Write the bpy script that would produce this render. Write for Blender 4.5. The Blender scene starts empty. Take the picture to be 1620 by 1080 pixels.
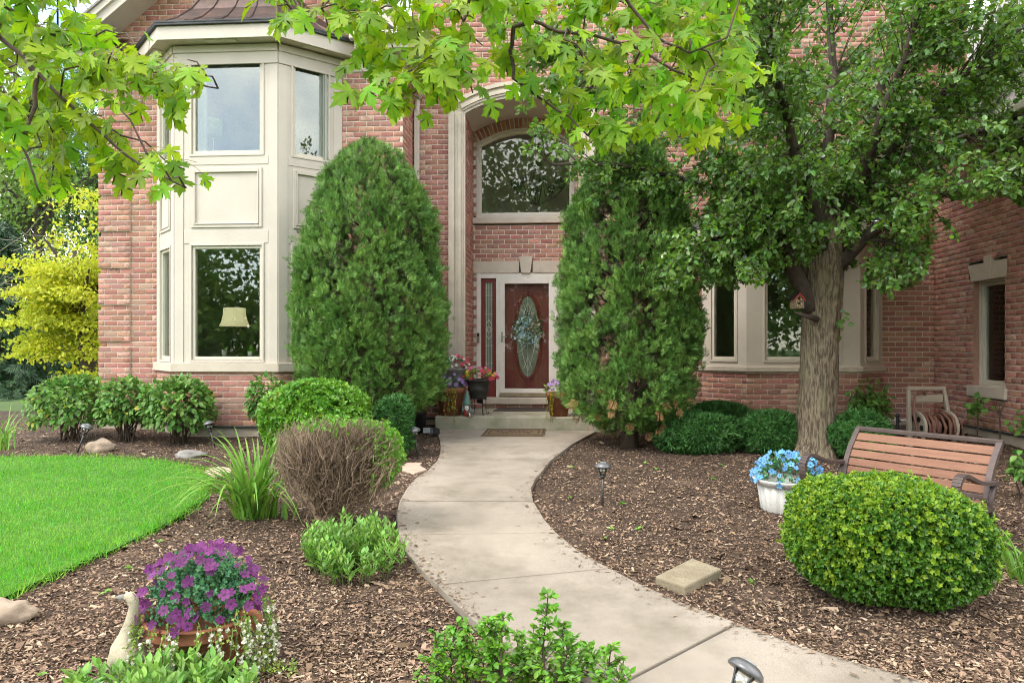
import bpy, math, random
import numpy as np
from mathutils import Vector, Matrix, noise as mnoise

random.seed(11)
rng = np.random.default_rng(11)
R = math.radians
PI = math.pi

# ------------------------------------------------------------------ camera
F, CX, CY, CAMZ, YAW = 1130.0, 810.0, 548.0, 1.6, R(4.05)
SLOPE = 0.03
sc = bpy.context.scene
col = sc.collection
cam = bpy.data.cameras.new('camera')
cam.sensor_width = 36.0
cam.lens = F / 1620.0 * 36.0
cam.shift_y = (CY - 540.0) / 1620.0
cam.clip_start = 0.05
cam.clip_end = 2000.0
cam_o = bpy.data.objects.new('camera', cam)
cam_o.location = (0, 0, CAMZ)
cam_o.rotation_euler = (R(90), 0, YAW)
col.objects.link(cam_o)
sc.camera = cam_o

# ------------------------------------------------------------------ sky, sun, exposure
SUN_DIR = Vector((-0.62, -0.55, 1.05)).normalized()      # towards the sun: high, behind the camera's left shoulder
SUN_EL = math.asin(SUN_DIR.z)
world = bpy.data.worlds.new('World')
sc.world = world
world.use_nodes = True
wn = world.node_tree
wn.nodes.clear()
w_out = wn.nodes.new('ShaderNodeOutputWorld')
w_bg = wn.nodes.new('ShaderNodeBackground')
w_bg.inputs['Strength'].default_value = 0.15
w_sky = wn.nodes.new('ShaderNodeTexSky')
w_sky.sky_type = 'NISHITA'
w_sky.sun_disc = False
w_sky.sun_elevation = SUN_EL
w_sky.sun_rotation = math.atan2(SUN_DIR.x, SUN_DIR.y)
w_sky.air_density = 1.0
w_sky.dust_density = 0.6
w_sky.ozone_density = 1.2
w_tc = wn.nodes.new('ShaderNodeTexCoord')
w_nz = wn.nodes.new('ShaderNodeTexNoise')
w_nz.inputs['Scale'].default_value = 2.3
w_nz.inputs['Detail'].default_value = 7
w_nz.inputs['Roughness'].default_value = 0.58
w_rp = wn.nodes.new('ShaderNodeValToRGB')
w_rp.color_ramp.elements[0].position = 0.37
w_rp.color_ramp.elements[1].position = 0.60
w_mx = wn.nodes.new('ShaderNodeMix')
w_mx.data_type = 'RGBA'
w_mx.inputs[7].default_value = (10.8, 10.45, 9.8, 1)          # sunlit cloud
w_mp = wn.nodes.new('ShaderNodeMapping')
w_mp.inputs['Location'].default_value = (0.4, 0.4, 3.0)
wn.links.new(w_tc.outputs['Generated'], w_mp.inputs['Vector'])
wn.links.new(w_mp.outputs['Vector'], w_nz.inputs['Vector'])
wn.links.new(w_nz.outputs['Fac'], w_rp.inputs['Fac'])
wn.links.new(w_rp.outputs['Color'], w_mx.inputs[0])
wn.links.new(w_sky.outputs['Color'], w_mx.inputs[6])
wn.links.new(w_mx.outputs[2], w_bg.inputs['Color'])
wn.links.new(w_bg.outputs[0], w_out.inputs['Surface'])

sun = bpy.data.lights.new('sun', 'SUN')
sun.energy = 0.85
sun.angle = R(24)
sun.color = (1.0, 0.94, 0.84)
sun_o = bpy.data.objects.new('sun', sun)
sun_o.rotation_euler = SUN_DIR.to_track_quat('Z', 'Y').to_euler()
sun_o.location = (-8, -8, 20)
col.objects.link(sun_o)

sc.view_settings.view_transform = 'Standard'
sc.view_settings.look = 'None'
sc.view_settings.exposure = 1.70
sc.view_settings.gamma = 1.0
sc.view_settings.use_curve_mapping = False
sc.render.engine = 'CYCLES'
sc.cycles.use_denoising = True
sc.cycles.denoising_prefilter = 'FAST'
sc.cycles.filter_width = 1.0
sc.cycles.max_bounces = 7
sc.cycles.transparent_max_bounces = 12
sc.cycles.sample_clamp_indirect = 6.0

# ------------------------------------------------------------------ pixels to places
CA, SA = math.cos(YAW), math.sin(YAW)
def ray(px, py):
    x = (px - CX) / F
    return (-SA + x * CA, CA + x * SA, (CY - py) / F)
def P(px, py, Y):                       # on the upright plane at distance Y from the camera
    d = ray(px, py); t = Y / d[1]
    return Vector((d[0] * t, Y, CAMZ + d[2] * t))
def PX(px, Y): return P(px, CY, Y).x
def PZ(px, py, Y): return P(px, py, Y).z
def PD(px, py, D):
    d = ray(px, py)
    return Vector((d[0] * D, d[1] * D, CAMZ + d[2] * D))
def G(px, py, off=0.0):                 # on the ground
    d = ray(px, py); t = (CAMZ - off) / (SLOPE * d[1] - d[2])
    return Vector((d[0] * t, d[1] * t, CAMZ + d[2] * t))
def gz(x, y): return SLOPE * min(max(y, -4.0), 12.0)
def proj(p):                            # (N,3) -> px, py, depth
    p = np.asarray(p, float)
    dep = -p[..., 0] * SA + p[..., 1] * CA
    r = p[..., 0] * CA + p[..., 1] * SA
    dd = np.maximum(dep, 1e-3)
    return CX + F * r / dd, CY - F * (p[..., 2] - CAMZ) / dd, dep
def inpoly(px, py, poly):
    px = np.asarray(px); py = np.asarray(py)
    ins = np.zeros(px.shape, bool)
    n = len(poly)
    for i in range(n):
        x0, y0 = poly[i]; x1, y1 = poly[(i + 1) % n]
        c = ((y0 > py) != (y1 > py)) & (px < (x1 - x0) * (py - y0) / ((y1 - y0) or 1e-9) + x0)
        ins ^= c
    return ins

# ------------------------------------------------------------------ materials
MATS = {}
def nd(nt, t, **kw):
    n = nt.nodes.new(t)
    for k, v in kw.items(): n.inputs[k].default_value = v
    return n
def c4(c): return (c[0], c[1], c[2], 1.0)
def mat(name, c1, c2=None, scale=6.0, rough=0.7, bump=0.0, bscale=40.0, rand=0.0, hue=0.0, transl=0.0, tcol=None,
        spec=0.35, metal=0.0, ramp=None, detail=5.0, mixpos=(0.35, 0.65), stretch=None, c3=None, c3scale=2.0, c3pos=(0.55, 0.7)):
    m = bpy.data.materials.new(name); m.use_nodes = True
    nt = m.node_tree; nt.nodes.clear(); L = nt.links.new
    out = nt.nodes.new('ShaderNodeOutputMaterial')
    b = nd(nt, 'ShaderNodeBsdfPrincipled', Roughness=rough, Metallic=metal)
    b.inputs['Specular IOR Level'].default_value = spec
    tc = nt.nodes.new('ShaderNodeTexCoord')
    vec = tc.outputs['Object']
    if stretch:
        mp = nt.nodes.new('ShaderNodeMapping'); mp.inputs['Scale'].default_value = stretch
        L(vec, mp.inputs['Vector']); vec = mp.outputs['Vector']
    # one number per piece, whether it is an object or an island of a joined mesh
    oi = nt.nodes.new('ShaderNodeObjectInfo'); ge = nt.nodes.new('ShaderNodeNewGeometry')
    ad = nt.nodes.new('ShaderNodeMath'); ad.operation = 'ADD'
    fr = nt.nodes.new('ShaderNodeMath'); fr.operation = 'FRACT'
    L(oi.outputs['Random'], ad.inputs[0]); L(ge.outputs['Random Per Island'], ad.inputs[1]); L(ad.outputs[0], fr.inputs[0])
    rnd = fr.outputs[0]
    if ramp:
        rp = nt.nodes.new('ShaderNodeValToRGB')
        rp.color_ramp.interpolation = 'LINEAR'
        while len(rp.color_ramp.elements) < len(ramp): rp.color_ramp.elements.new(0.5)
        for e, (p, c) in zip(rp.color_ramp.elements, ramp): e.position = p; e.color = c4(c)
        L(rnd, rp.inputs['Fac']); colr = rp.outputs['Color']
    else:
        rg = nt.nodes.new('ShaderNodeRGB'); rg.outputs[0].default_value = c4(c1); colr = rg.outputs[0]
    nz = nd(nt, 'ShaderNodeTexNoise', Scale=scale, Detail=detail, Roughness=0.6); L(vec, nz.inputs['Vector'])
    if c2 is not None:
        mr = nd(nt, 'ShaderNodeMapRange'); mr.inputs[1].default_value, mr.inputs[2].default_value = mixpos
        L(nz.outputs['Fac'], mr.inputs[0])
        mx = nt.nodes.new('ShaderNodeMix'); mx.data_type = 'RGBA'
        L(mr.outputs[0], mx.inputs[0]); L(colr, mx.inputs[6]); mx.inputs[7].default_value = c4(c2); colr = mx.outputs[2]
    if c3 is not None:
        n3 = nd(nt, 'ShaderNodeTexNoise', Scale=c3scale, Detail=9.0, Roughness=0.66); L(vec, n3.inputs['Vector'])
        mr = nd(nt, 'ShaderNodeMapRange'); mr.inputs[1].default_value, mr.inputs[2].default_value = c3pos
        L(n3.outputs['Fac'], mr.inputs[0])
        mx = nt.nodes.new('ShaderNodeMix'); mx.data_type = 'RGBA'
        L(mr.outputs[0], mx.inputs[0]); L(colr, mx.inputs[6]); mx.inputs[7].default_value = c4(c3); colr = mx.outputs[2]
    if rand or hue:
        hs = nt.nodes.new('ShaderNodeHueSaturation')
        v = nd(nt, 'ShaderNodeMapRange'); v.inputs[3].default_value = 1 - rand; v.inputs[4].default_value = 1 + rand
        L(rnd, v.inputs[0]); L(v.outputs[0], hs.inputs['Value'])
        mu = nt.nodes.new('ShaderNodeMath'); mu.operation = 'MULTIPLY'; mu.inputs[1].default_value = 7.31; L(rnd, mu.inputs[0])
        f2 = nt.nodes.new('ShaderNodeMath'); f2.operation = 'FRACT'; L(mu.outputs[0], f2.inputs[0])
        h = nd(nt, 'ShaderNodeMapRange'); h.inputs[3].default_value = 0.5 - hue; h.inputs[4].default_value = 0.5 + hue
        L(f2.outputs[0], h.inputs[0]); L(h.outputs[0], hs.inputs['Hue'])
        L(colr, hs.inputs['Color']); colr = hs.outputs['Color']
    L(colr, b.inputs['Base Color'])
    if bump:
        bn = nd(nt, 'ShaderNodeTexNoise', Scale=bscale, Detail=6.0, Roughness=0.62); L(vec, bn.inputs['Vector'])
        bp = nd(nt, 'ShaderNodeBump', Strength=bump, Distance=0.02); L(bn.outputs['Fac'], bp.inputs['Height'])
        L(bp.outputs[0], b.inputs['Normal'])
    surf = b.outputs[0]
    if transl:
        t = nt.nodes.new('ShaderNodeBsdfTranslucent')
        if tcol: 
            mm = nt.nodes.new('ShaderNodeMix'); mm.data_type = 'RGBA'; mm.blend_type = 'MULTIPLY'; mm.inputs[0].default_value = 1.0
            L(colr, mm.inputs[6]); mm.inputs[7].default_value = c4(tcol); L(mm.outputs[2], t.inputs['Color'])
        else: L(colr, t.inputs['Color'])
        ms = nd(nt, 'ShaderNodeMixShader', Fac=transl); L(surf, ms.inputs[1]); L(t.outputs[0], ms.inputs[2]); surf = ms.outputs[0]
    L(surf, out.inputs['Surface'])
    MATS[name] = m
    return m
def glass_mat(name, tint=(0.86, 0.92, 0.88), base=0.05, boost=1.0, wob=0.0):
    m = bpy.data.materials.new(name); m.use_nodes = True
    nt = m.node_tree; nt.nodes.clear(); L = nt.links.new
    out = nt.nodes.new('ShaderNodeOutputMaterial')
    tr = nd(nt, 'ShaderNodeBsdfTransparent', Color=c4(tint))
    gl = nd(nt, 'ShaderNodeBsdfGlossy', Roughness=0.012, Color=(0.95, 1, 0.97, 1))
    fr = nd(nt, 'ShaderNodeFresnel', IOR=1.5)
    mu = nt.nodes.new('ShaderNodeMath'); mu.operation = 'MULTIPLY_ADD'; mu.use_clamp = True
    mu.inputs[1].default_value = boost; mu.inputs[2].default_value = base
    L(fr.outputs[0], mu.inputs[0])
    if wob:
        tc = nt.nodes.new('ShaderNodeTexCoord')
        n = nd(nt, 'ShaderNodeTexNoise', Scale=1.3, Detail=1.0); L(tc.outputs['Object'], n.inputs['Vector'])
        bp = nd(nt, 'ShaderNodeBump', Strength=wob, Distance=0.02); L(n.outputs['Fac'], bp.inputs['Height'])
        L(bp.outputs[0], gl.inputs['Normal'])
    mx = nt.nodes.new('ShaderNodeMixShader'); L(mu.outputs[0], mx.inputs[0]); L(tr.outputs[0], mx.inputs[1]); L(gl.outputs[0], mx.inputs[2])
    L(mx.outputs[0], out.inputs['Surface'])
    MATS[name] = m
    return m

mat('brick', (0.4, 0.2, 0.15), c2=(0.36, 0.175, 0.135), scale=26, rough=0.85, bump=0.5, bscale=70, rand=0.22, hue=0.014,
    ramp=[(0.0, (0.51, 0.24, 0.165)), (0.30, (0.46, 0.20, 0.14)), (0.55, (0.56, 0.30, 0.21)), (0.70, (0.43, 0.185, 0.14)),
          (0.76, (0.52, 0.38, 0.28)), (0.84, (0.27, 0.165, 0.135)), (0.92, (0.17, 0.105, 0.09)), (0.96, (0.38, 0.20, 0.15)), (1.0, (0.58, 0.30, 0.20))], c3=(0.50, 0.36, 0.28), c3scale=11, c3pos=(0.58, 0.8))
mat('mortar', (0.68, 0.59, 0.47), c2=(0.58, 0.50, 0.40), scale=9, rough=0.95, bump=0.4, bscale=90)
mat('trim', (0.555, 0.495, 0.415), c2=(0.51, 0.455, 0.38), scale=2.2, rough=0.55, bump=0.04, bscale=60, c3=(0.50, 0.44, 0.36), c3scale=5, c3pos=(0.66, 0.8))
mat('white_trim', (0.74, 0.70, 0.62), c2=(0.68, 0.64, 0.56), scale=5, rough=0.45)
mat('sash', (0.60, 0.55, 0.44), c2=(0.55, 0.50, 0.40), scale=5, rough=0.5)
mat('limestone', (0.56, 0.485, 0.385), c2=(0.49, 0.425, 0.335), scale=4, rough=0.85, bump=0.12, bscale=120, c3=(0.42, 0.36, 0.28), c3scale=1.7)
mat('foundation', (0.46, 0.40, 0.31), c2=(0.36, 0.31, 0.24), scale=4, rough=0.95, bump=0.2, bscale=60)
mat('concrete', (0.345, 0.295, 0.233), c2=(0.268, 0.228, 0.178), scale=1.7, rough=0.92, bump=0.35, bscale=260, c3=(0.20, 0.17, 0.125), c3scale=1.5, c3pos=(0.47, 0.68), detail=10)
mat('porch_concrete', (0.44, 0.39, 0.30), c2=(0.32, 0.30, 0.20), scale=3, rough=0.9, bump=0.25, bscale=160, c3=(0.17, 0.19, 0.09), c3scale=2.2, c3pos=(0.5, 0.75))
mat('copper', (0.20, 0.145, 0.13), c2=(0.13, 0.105, 0.10), scale=5, rough=0.38, metal=0.75, bump=0.05, bscale=8, c3=(0.26, 0.17, 0.14), c3scale=3)
mat('dark_metal', (0.05, 0.055, 0.055), c2=(0.035, 0.037, 0.037), scale=12, rough=0.5, metal=0.3)
mat('slate_roof', (0.11, 0.11, 0.12), c2=(0.07, 0.07, 0.08), scale=8, rough=0.6, bump=0.15, bscale=40)
mat('shingle', (0.30, 0.27, 0.25), c2=(0.24, 0.215, 0.20), scale=14, rough=0.95, bump=0.4, bscale=120, rand=0.18)
mat('soffit', (0.55, 0.485, 0.40), c2=(0.50, 0.44, 0.36), scale=3, rough=0.6)
mat('vent', (0.60, 0.55, 0.46), rough=0.6)
mat('room', (0.34, 0.33, 0.27), c2=(0.29, 0.28, 0.23), scale=1.0, rough=0.9)
mat('room_floor', (0.10, 0.06, 0.035), rough=0.6)
mat('curtain', (0.52, 0.54, 0.46), c2=(0.42, 0.44, 0.38), scale=14, rough=0.9, stretch=(6, 6, 0.3))
mat('maroon', (0.19, 0.034, 0.030), c2=(0.15, 0.026, 0.024), scale=5, rough=0.38, stretch=(6, 6, 0.7), bump=0.06, bscale=18)
mat('lead', (0.60, 0.58, 0.50), rough=0.45, metal=0.2)
mat('leaded_glass', (0.13, 0.155, 0.115), c2=(0.22, 0.245, 0.19), scale=10, rough=0.15, spec=0.6, bump=0.12, bscale=20)
mat('nickel', (0.33, 0.31, 0.28), rough=0.3, metal=1.0)
mat('mulch', (0.085, 0.054, 0.034), c2=(0.038, 0.025, 0.017), scale=24, rough=1.0, bump=0.9, bscale=70, c3=(0.17, 0.115, 0.08), c3scale=3)
mat('chips', (0.2, 0.13, 0.09), rough=0.95, rand=0.25, hue=0.01,
    ramp=[(0.0, (0.070, 0.042, 0.026)), (0.28, (0.145, 0.090, 0.054)), (0.55, (0.225, 0.146, 0.090)), (0.84, (0.29, 0.20, 0.13)), (0.965, (0.40, 0.30, 0.21)), (1.0, (0.06, 0.037, 0.024))])
mat('turf', (0.065, 0.19, 0.02), c2=(0.045, 0.12, 0.014), scale=14, rough=1.0)
mat('blades', (0.115, 0.39, 0.017), c2=(0.21, 0.43, 0.055), scale=2.6, rough=0.65, rand=0.45, hue=0.03, transl=0.35, c3=(0.08, 0.33, 0.013), c3scale=0.9, spec=0.25)
mat('soil_ground', (0.07, 0.11, 0.03), c2=(0.05, 0.09, 0.02), scale=0.6, rough=1.0)
mat('maple_leaf', (0.185, 0.38, 0.014), c2=(0.30, 0.45, 0.018), scale=1.3, rough=0.42, rand=0.34, hue=0.026, transl=0.55, tcol=(1.25, 1.15, 0.7), spec=0.4)
mat('maple_bark', (0.055, 0.035, 0.028), c2=(0.10, 0.065, 0.05), scale=30, rough=0.8)
mat('petiole', (0.30, 0.26, 0.06), rough=0.6)
mat('pear_leaf', (0.088, 0.190, 0.040), c2=(0.13, 0.25, 0.048), scale=2.0, rough=0.28, rand=0.40, hue=0.02, transl=0.38, tcol=(1.5, 1.45, 0.6), spec=0.6)
mat('pear_leaf_new', (0.16, 0.30, 0.03), rough=0.33, rand=0.25, hue=0.02, transl=0.4, spec=0.5)
mat('pear_bark', (0.23, 0.185, 0.12), c2=(0.085, 0.064, 0.044), scale=14, rough=0.95, bump=1.0, bscale=13, mixpos=(0.42, 0.58), stretch=(3.4, 3.4, 0.6), c3=(0.20, 0.18, 0.10), c3scale=2.5)
mat('pear_limb', (0.085, 0.064, 0.048), c2=(0.05, 0.038, 0.03), scale=14, rough=0.95, bump=0.5, bscale=25)
mat('arbor', (0.080, 0.190, 0.034), c2=(0.17, 0.31, 0.055), scale=3.2, rough=0.55, rand=0.42, hue=0.018, transl=0.22, spec=0.3)
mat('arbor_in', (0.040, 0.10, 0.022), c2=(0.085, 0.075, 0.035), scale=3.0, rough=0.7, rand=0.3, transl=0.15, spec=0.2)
mat('arbor_dead', (0.32, 0.17, 0.07), rough=0.8, rand=0.25)
mat('twig', (0.10, 0.07, 0.045), c2=(0.06, 0.042, 0.03), scale=20, rough=0.9)
mat('dead_twig', (0.27, 0.20, 0.135), c2=(0.16, 0.11, 0.075), scale=5, rough=0.95, rand=0.5)
mat('box_leaf', (0.065, 0.175, 0.018), c2=(0.10, 0.24, 0.022), scale=4, rough=0.34, rand=0.35, hue=0.015, transl=0.25, spec=0.5)
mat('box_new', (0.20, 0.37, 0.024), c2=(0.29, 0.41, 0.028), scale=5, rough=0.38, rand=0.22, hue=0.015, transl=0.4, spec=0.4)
mat('privet_leaf', (0.11, 0.30, 0.022), c2=(0.17, 0.36, 0.03), scale=4, rough=0.34, rand=0.3, hue=0.015, transl=0.35, spec=0.5)
mat('viburnum_leaf', (0.10, 0.235, 0.040), c2=(0.15, 0.29, 0.05), scale=3, rough=0.45, rand=0.3, hue=0.018, transl=0.35, spec=0.4)
mat('yellow_leaf', (0.48, 0.46, 0.05), rough=0.5, rand=0.2, hue=0.02, transl=0.4)
mat('yew', (0.045, 0.145, 0.030), c2=(0.07, 0.19, 0.04), scale=5, rough=0.5, rand=0.35, hue=0.012, transl=0.15, spec=0.3)
mat('yew_tip', (0.12, 0.27, 0.045), rough=0.5, rand=0.25, hue=0.015, transl=0.25)
mat('sedum', (0.21, 0.40, 0.055), c2=(0.15, 0.31, 0.06), scale=5, rough=0.45, rand=0.25, hue=0.015, transl=0.3, spec=0.4)
mat('lily', (0.14, 0.30, 0.035), c2=(0.22, 0.40, 0.06), scale=3, rough=0.42, rand=0.28, hue=0.015, transl=0.35, spec=0.45)
mat('stem', (0.12, 0.18, 0.045), rough=0.6)
mat('teal_leaf', (0.09, 0.255, 0.125), c2=(0.07, 0.20, 0.06), scale=9, rough=0.5, rand=0.3, hue=0.025, transl=0.2)
mat('trail_leaf', (0.15, 0.29, 0.06), c2=(0.33, 0.42, 0.06), scale=14, rough=0.5, rand=0.3, hue=0.02, transl=0.25)
mat('purple', (0.135, 0.018, 0.12), c2=(0.20, 0.042, 0.185), scale=9, rough=0.6, rand=0.32, hue=0.015, transl=0.3)
mat('purple_eye', (0.05, 0.008, 0.05), rough=0.6)
mat('white_petal', (0.78, 0.77, 0.66), c2=(0.72, 0.72, 0.58), scale=9, rough=0.6, rand=0.1, transl=0.25)
mat('blue_petal', (0.07, 0.26, 0.52), c2=(0.19, 0.42, 0.66), scale=14, rough=0.6, rand=0.3, hue=0.015, transl=0.25)
mat('blue_eye', (0.02, 0.05, 0.18), rough=0.6)
mat('red_petal', (0.52, 0.03, 0.07), c2=(0.62, 0.08, 0.14), scale=9, rough=0.6, rand=0.25, hue=0.01, transl=0.2)
mat('pink_petal', (0.62, 0.16, 0.26), rough=0.6, rand=0.25, hue=0.02, transl=0.2)
mat('yellow_petal', (0.72, 0.50, 0.03), rough=0.6, rand=0.15, transl=0.2)
mat('lilac_petal', (0.30, 0.16, 0.42), c2=(0.42, 0.26, 0.52), scale=9, rough=0.6, rand=0.3, transl=0.2)
mat('terracotta', (0.27, 0.10, 0.045), c2=(0.17, 0.062, 0.03), scale=6, rough=0.85, bump=0.2, bscale=30, c3=(0.30, 0.14, 0.07), c3scale=5)
mat('dark_pot', (0.028, 0.027, 0.025), c2=(0.045, 0.043, 0.038), scale=8, rough=0.6, bump=0.2, bscale=30)
mat('urn', (0.20, 0.19, 0.17), c2=(0.12, 0.115, 0.105), scale=40, rough=0.95, bump=0.4, bscale=60)
mat('white_pot', (0.50, 0.49, 0.45), c2=(0.43, 0.42, 0.38), scale=6, rough=0.55, c3=(0.45, 0.43, 0.38), c3scale=4, c3pos=(0.6, 0.8))
mat('stone_statue', (0.45, 0.40, 0.28), c2=(0.33, 0.29, 0.20), scale=14, rough=0.95, bump=0.3, bscale=60, c3=(0.26, 0.26, 0.15), c3scale=9)
mat('bench_wood', (0.225, 0.112, 0.068), c2=(0.175, 0.085, 0.052), scale=6, rough=0.75, rand=0.07, bump=0.12, bscale=60, stretch=(1, 12, 12), c3=(0.25, 0.13, 0.08), c3scale=2.0, c3pos=(0.55, 0.75))
mat('bench_frame', (0.105, 0.078, 0.068), c2=(0.075, 0.056, 0.05), scale=12, rough=0.5, metal=0.35)
mat('light_metal', (0.085, 0.085, 0.082), c2=(0.06, 0.06, 0.058), scale=14, rough=0.42, metal=0.5)
mat('light_cap', (0.17, 0.17, 0.168), c2=(0.13, 0.13, 0.13), scale=14, rough=0.36, metal=0.5)
glass_mat('clear_lens', (0.9, 0.92, 0.9), 0.10, 1.0)
mat('solar', (0.32, 0.34, 0.33), c2=(0.10, 0.12, 0.14), scale=60, rough=0.2, spec=0.7)
mat('rock', (0.36, 0.28, 0.20), c2=(0.26, 0.20, 0.145), scale=6, rough=0.95, bump=0.4, bscale=20)
mat('gray_rock', (0.25, 0.235, 0.21), c2=(0.17, 0.16, 0.145), scale=7, rough=0.95, bump=0.4, bscale=20)
mat('flagstone', (0.50, 0.37, 0.27), c2=(0.40, 0.30, 0.23), scale=5, rough=0.9, bump=0.3, bscale=30)
mat('paver', (0.30, 0.25, 0.165), c2=(0.22, 0.18, 0.115), scale=7, rough=0.95, bump=0.4, bscale=70)
mat('mat_coir', (0.20, 0.135, 0.07), c2=(0.15, 0.10, 0.055), scale=30, rough=1.0, bump=0.4, bscale=160)
mat('mat_dark', (0.045, 0.035, 0.03), c2=(0.075, 0.058, 0.045), scale=40, rough=1.0, bump=0.4, bscale=160)
mat('black', (0.012, 0.012, 0.012), rough=0.5)
mat('hose', (0.20, 0.095, 0.062), c2=(0.15, 0.07, 0.048), scale=8, rough=0.5)
mat('reel_tan', (0.40, 0.345, 0.26), c2=(0.33, 0.285, 0.215), scale=6, rough=0.55)
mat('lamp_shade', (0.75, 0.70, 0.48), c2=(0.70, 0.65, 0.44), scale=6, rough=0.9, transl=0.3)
mat('green_shade', (0.30, 0.48, 0.10), c2=(0.48, 0.60, 0.22), scale=8, rough=0.9, transl=0.3)
mat('iron', (0.025, 0.027, 0.025), rough=0.5, metal=0.4)
mat('wreath_blue', (0.34, 0.56, 0.62), c2=(0.45, 0.62, 0.64), scale=18, rough=0.6, rand=0.3, hue=0.03)
mat('wreath_green', (0.10, 0.17, 0.07), c2=(0.20, 0.25, 0.13), scale=18, rough=0.6, rand=0.3, hue=0.03)
mat('wreath_cream', (0.52, 0.46, 0.34), rough=0.7, rand=0.2)
mat('gnome_red', (0.40, 0.05, 0.04), rough=0.5)
mat('gnome_green', (0.09, 0.20, 0.16), c2=(0.14, 0.25, 0.2), scale=30, rough=0.5)
mat('gnome_white', (0.70, 0.68, 0.62), rough=0.6)
mat('gnome_skin', (0.55, 0.33, 0.24), rough=0.6)
mat('house_gray', (0.17, 0.16, 0.145), rough=0.8)
mat('nest_wood', (0.42, 0.30, 0.15), c2=(0.12, 0.07, 0.035), scale=45, rough=0.9, mixpos=(0.45, 0.55))
mat('spruce', (0.020, 0.055, 0.022), c2=(0.035, 0.085, 0.028), scale=1.2, rough=0.6, rand=0.35, hue=0.015, transl=0.12)
mat('golden_leaf', (0.58, 0.60, 0.04), c2=(0.46, 0.54, 0.045), scale=1.2, rough=0.5, rand=0.25, hue=0.02, transl=0.45)
mat('far_leaf', (0.105, 0.195, 0.030), c2=(0.17, 0.28, 0.045), scale=0.7, rough=0.5, rand=0.35, hue=0.02, transl=0.3)
mat('far_leaf_dark', (0.045, 0.11, 0.028), c2=(0.07, 0.15, 0.035), scale=0.7, rough=0.5, rand=0.35, hue=0.02, transl=0.25)
mat('far_bark', (0.07, 0.055, 0.045), rough=0.95)
mat('pale_bark', (0.26, 0.23, 0.19), rough=0.95)
glass_mat('window_glass', (0.93, 0.965, 0.94), 0.03, 1.25, 0.05)
glass_mat('storm_glass', (0.97, 0.98, 0.97), 0.0, 0.35, 0.0)

# added glow: soft emission brightens the table lamp's shade, standing in for daylight
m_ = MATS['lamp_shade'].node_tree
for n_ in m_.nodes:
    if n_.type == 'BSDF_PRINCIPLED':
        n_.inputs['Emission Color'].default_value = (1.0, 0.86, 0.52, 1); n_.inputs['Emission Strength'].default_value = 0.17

# ------------------------------------------------------------------ mesh helpers
def new_mesh_tris(name, V, T, smooth=False):
    me = bpy.data.meshes.new(name)
    V = np.ascontiguousarray(V, np.float32); T = np.ascontiguousarray(T, np.int32)
    me.vertices.add(len(V)); me.vertices.foreach_set('co', V.ravel())
    me.loops.add(T.size); me.loops.foreach_set('vertex_index', T.ravel())
    me.polygons.add(len(T)); me.polygons.foreach_set('loop_start', np.arange(0, T.size, 3, dtype=np.int32))
    if smooth: me.polygons.foreach_set('use_smooth', np.ones(len(T), bool))
    me.update(calc_edges=True)
    return me
def link(name, me, m=None, parent=None):
    o = bpy.data.objects.new(name, me); col.objects.link(o)
    if m is not None and me is not None and not me.materials: me.materials.append(MATS[m])
    if parent is not None:
        o.parent = parent
        o.matrix_parent_inverse = parent.matrix_basis.inverted()
    return o
class Face:                              # an upright plane: u along it, d outwards, z up
    def __init__(s, p0, p1=None, u=None):
        s.p = Vector((p0[0], p0[1]))
        s.u = (Vector((p1[0], p1[1])) - s.p).normalized() if u is None else Vector(u)
        s.len = (Vector((p1[0], p1[1])) - s.p).length if p1 is not None else 0
        s.n = Vector((s.u.y, -s.u.x))
    def pt(s, u, d, z):
        q = s.p + s.u * u + s.n * d
        return (q.x, q.y, z)
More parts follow.
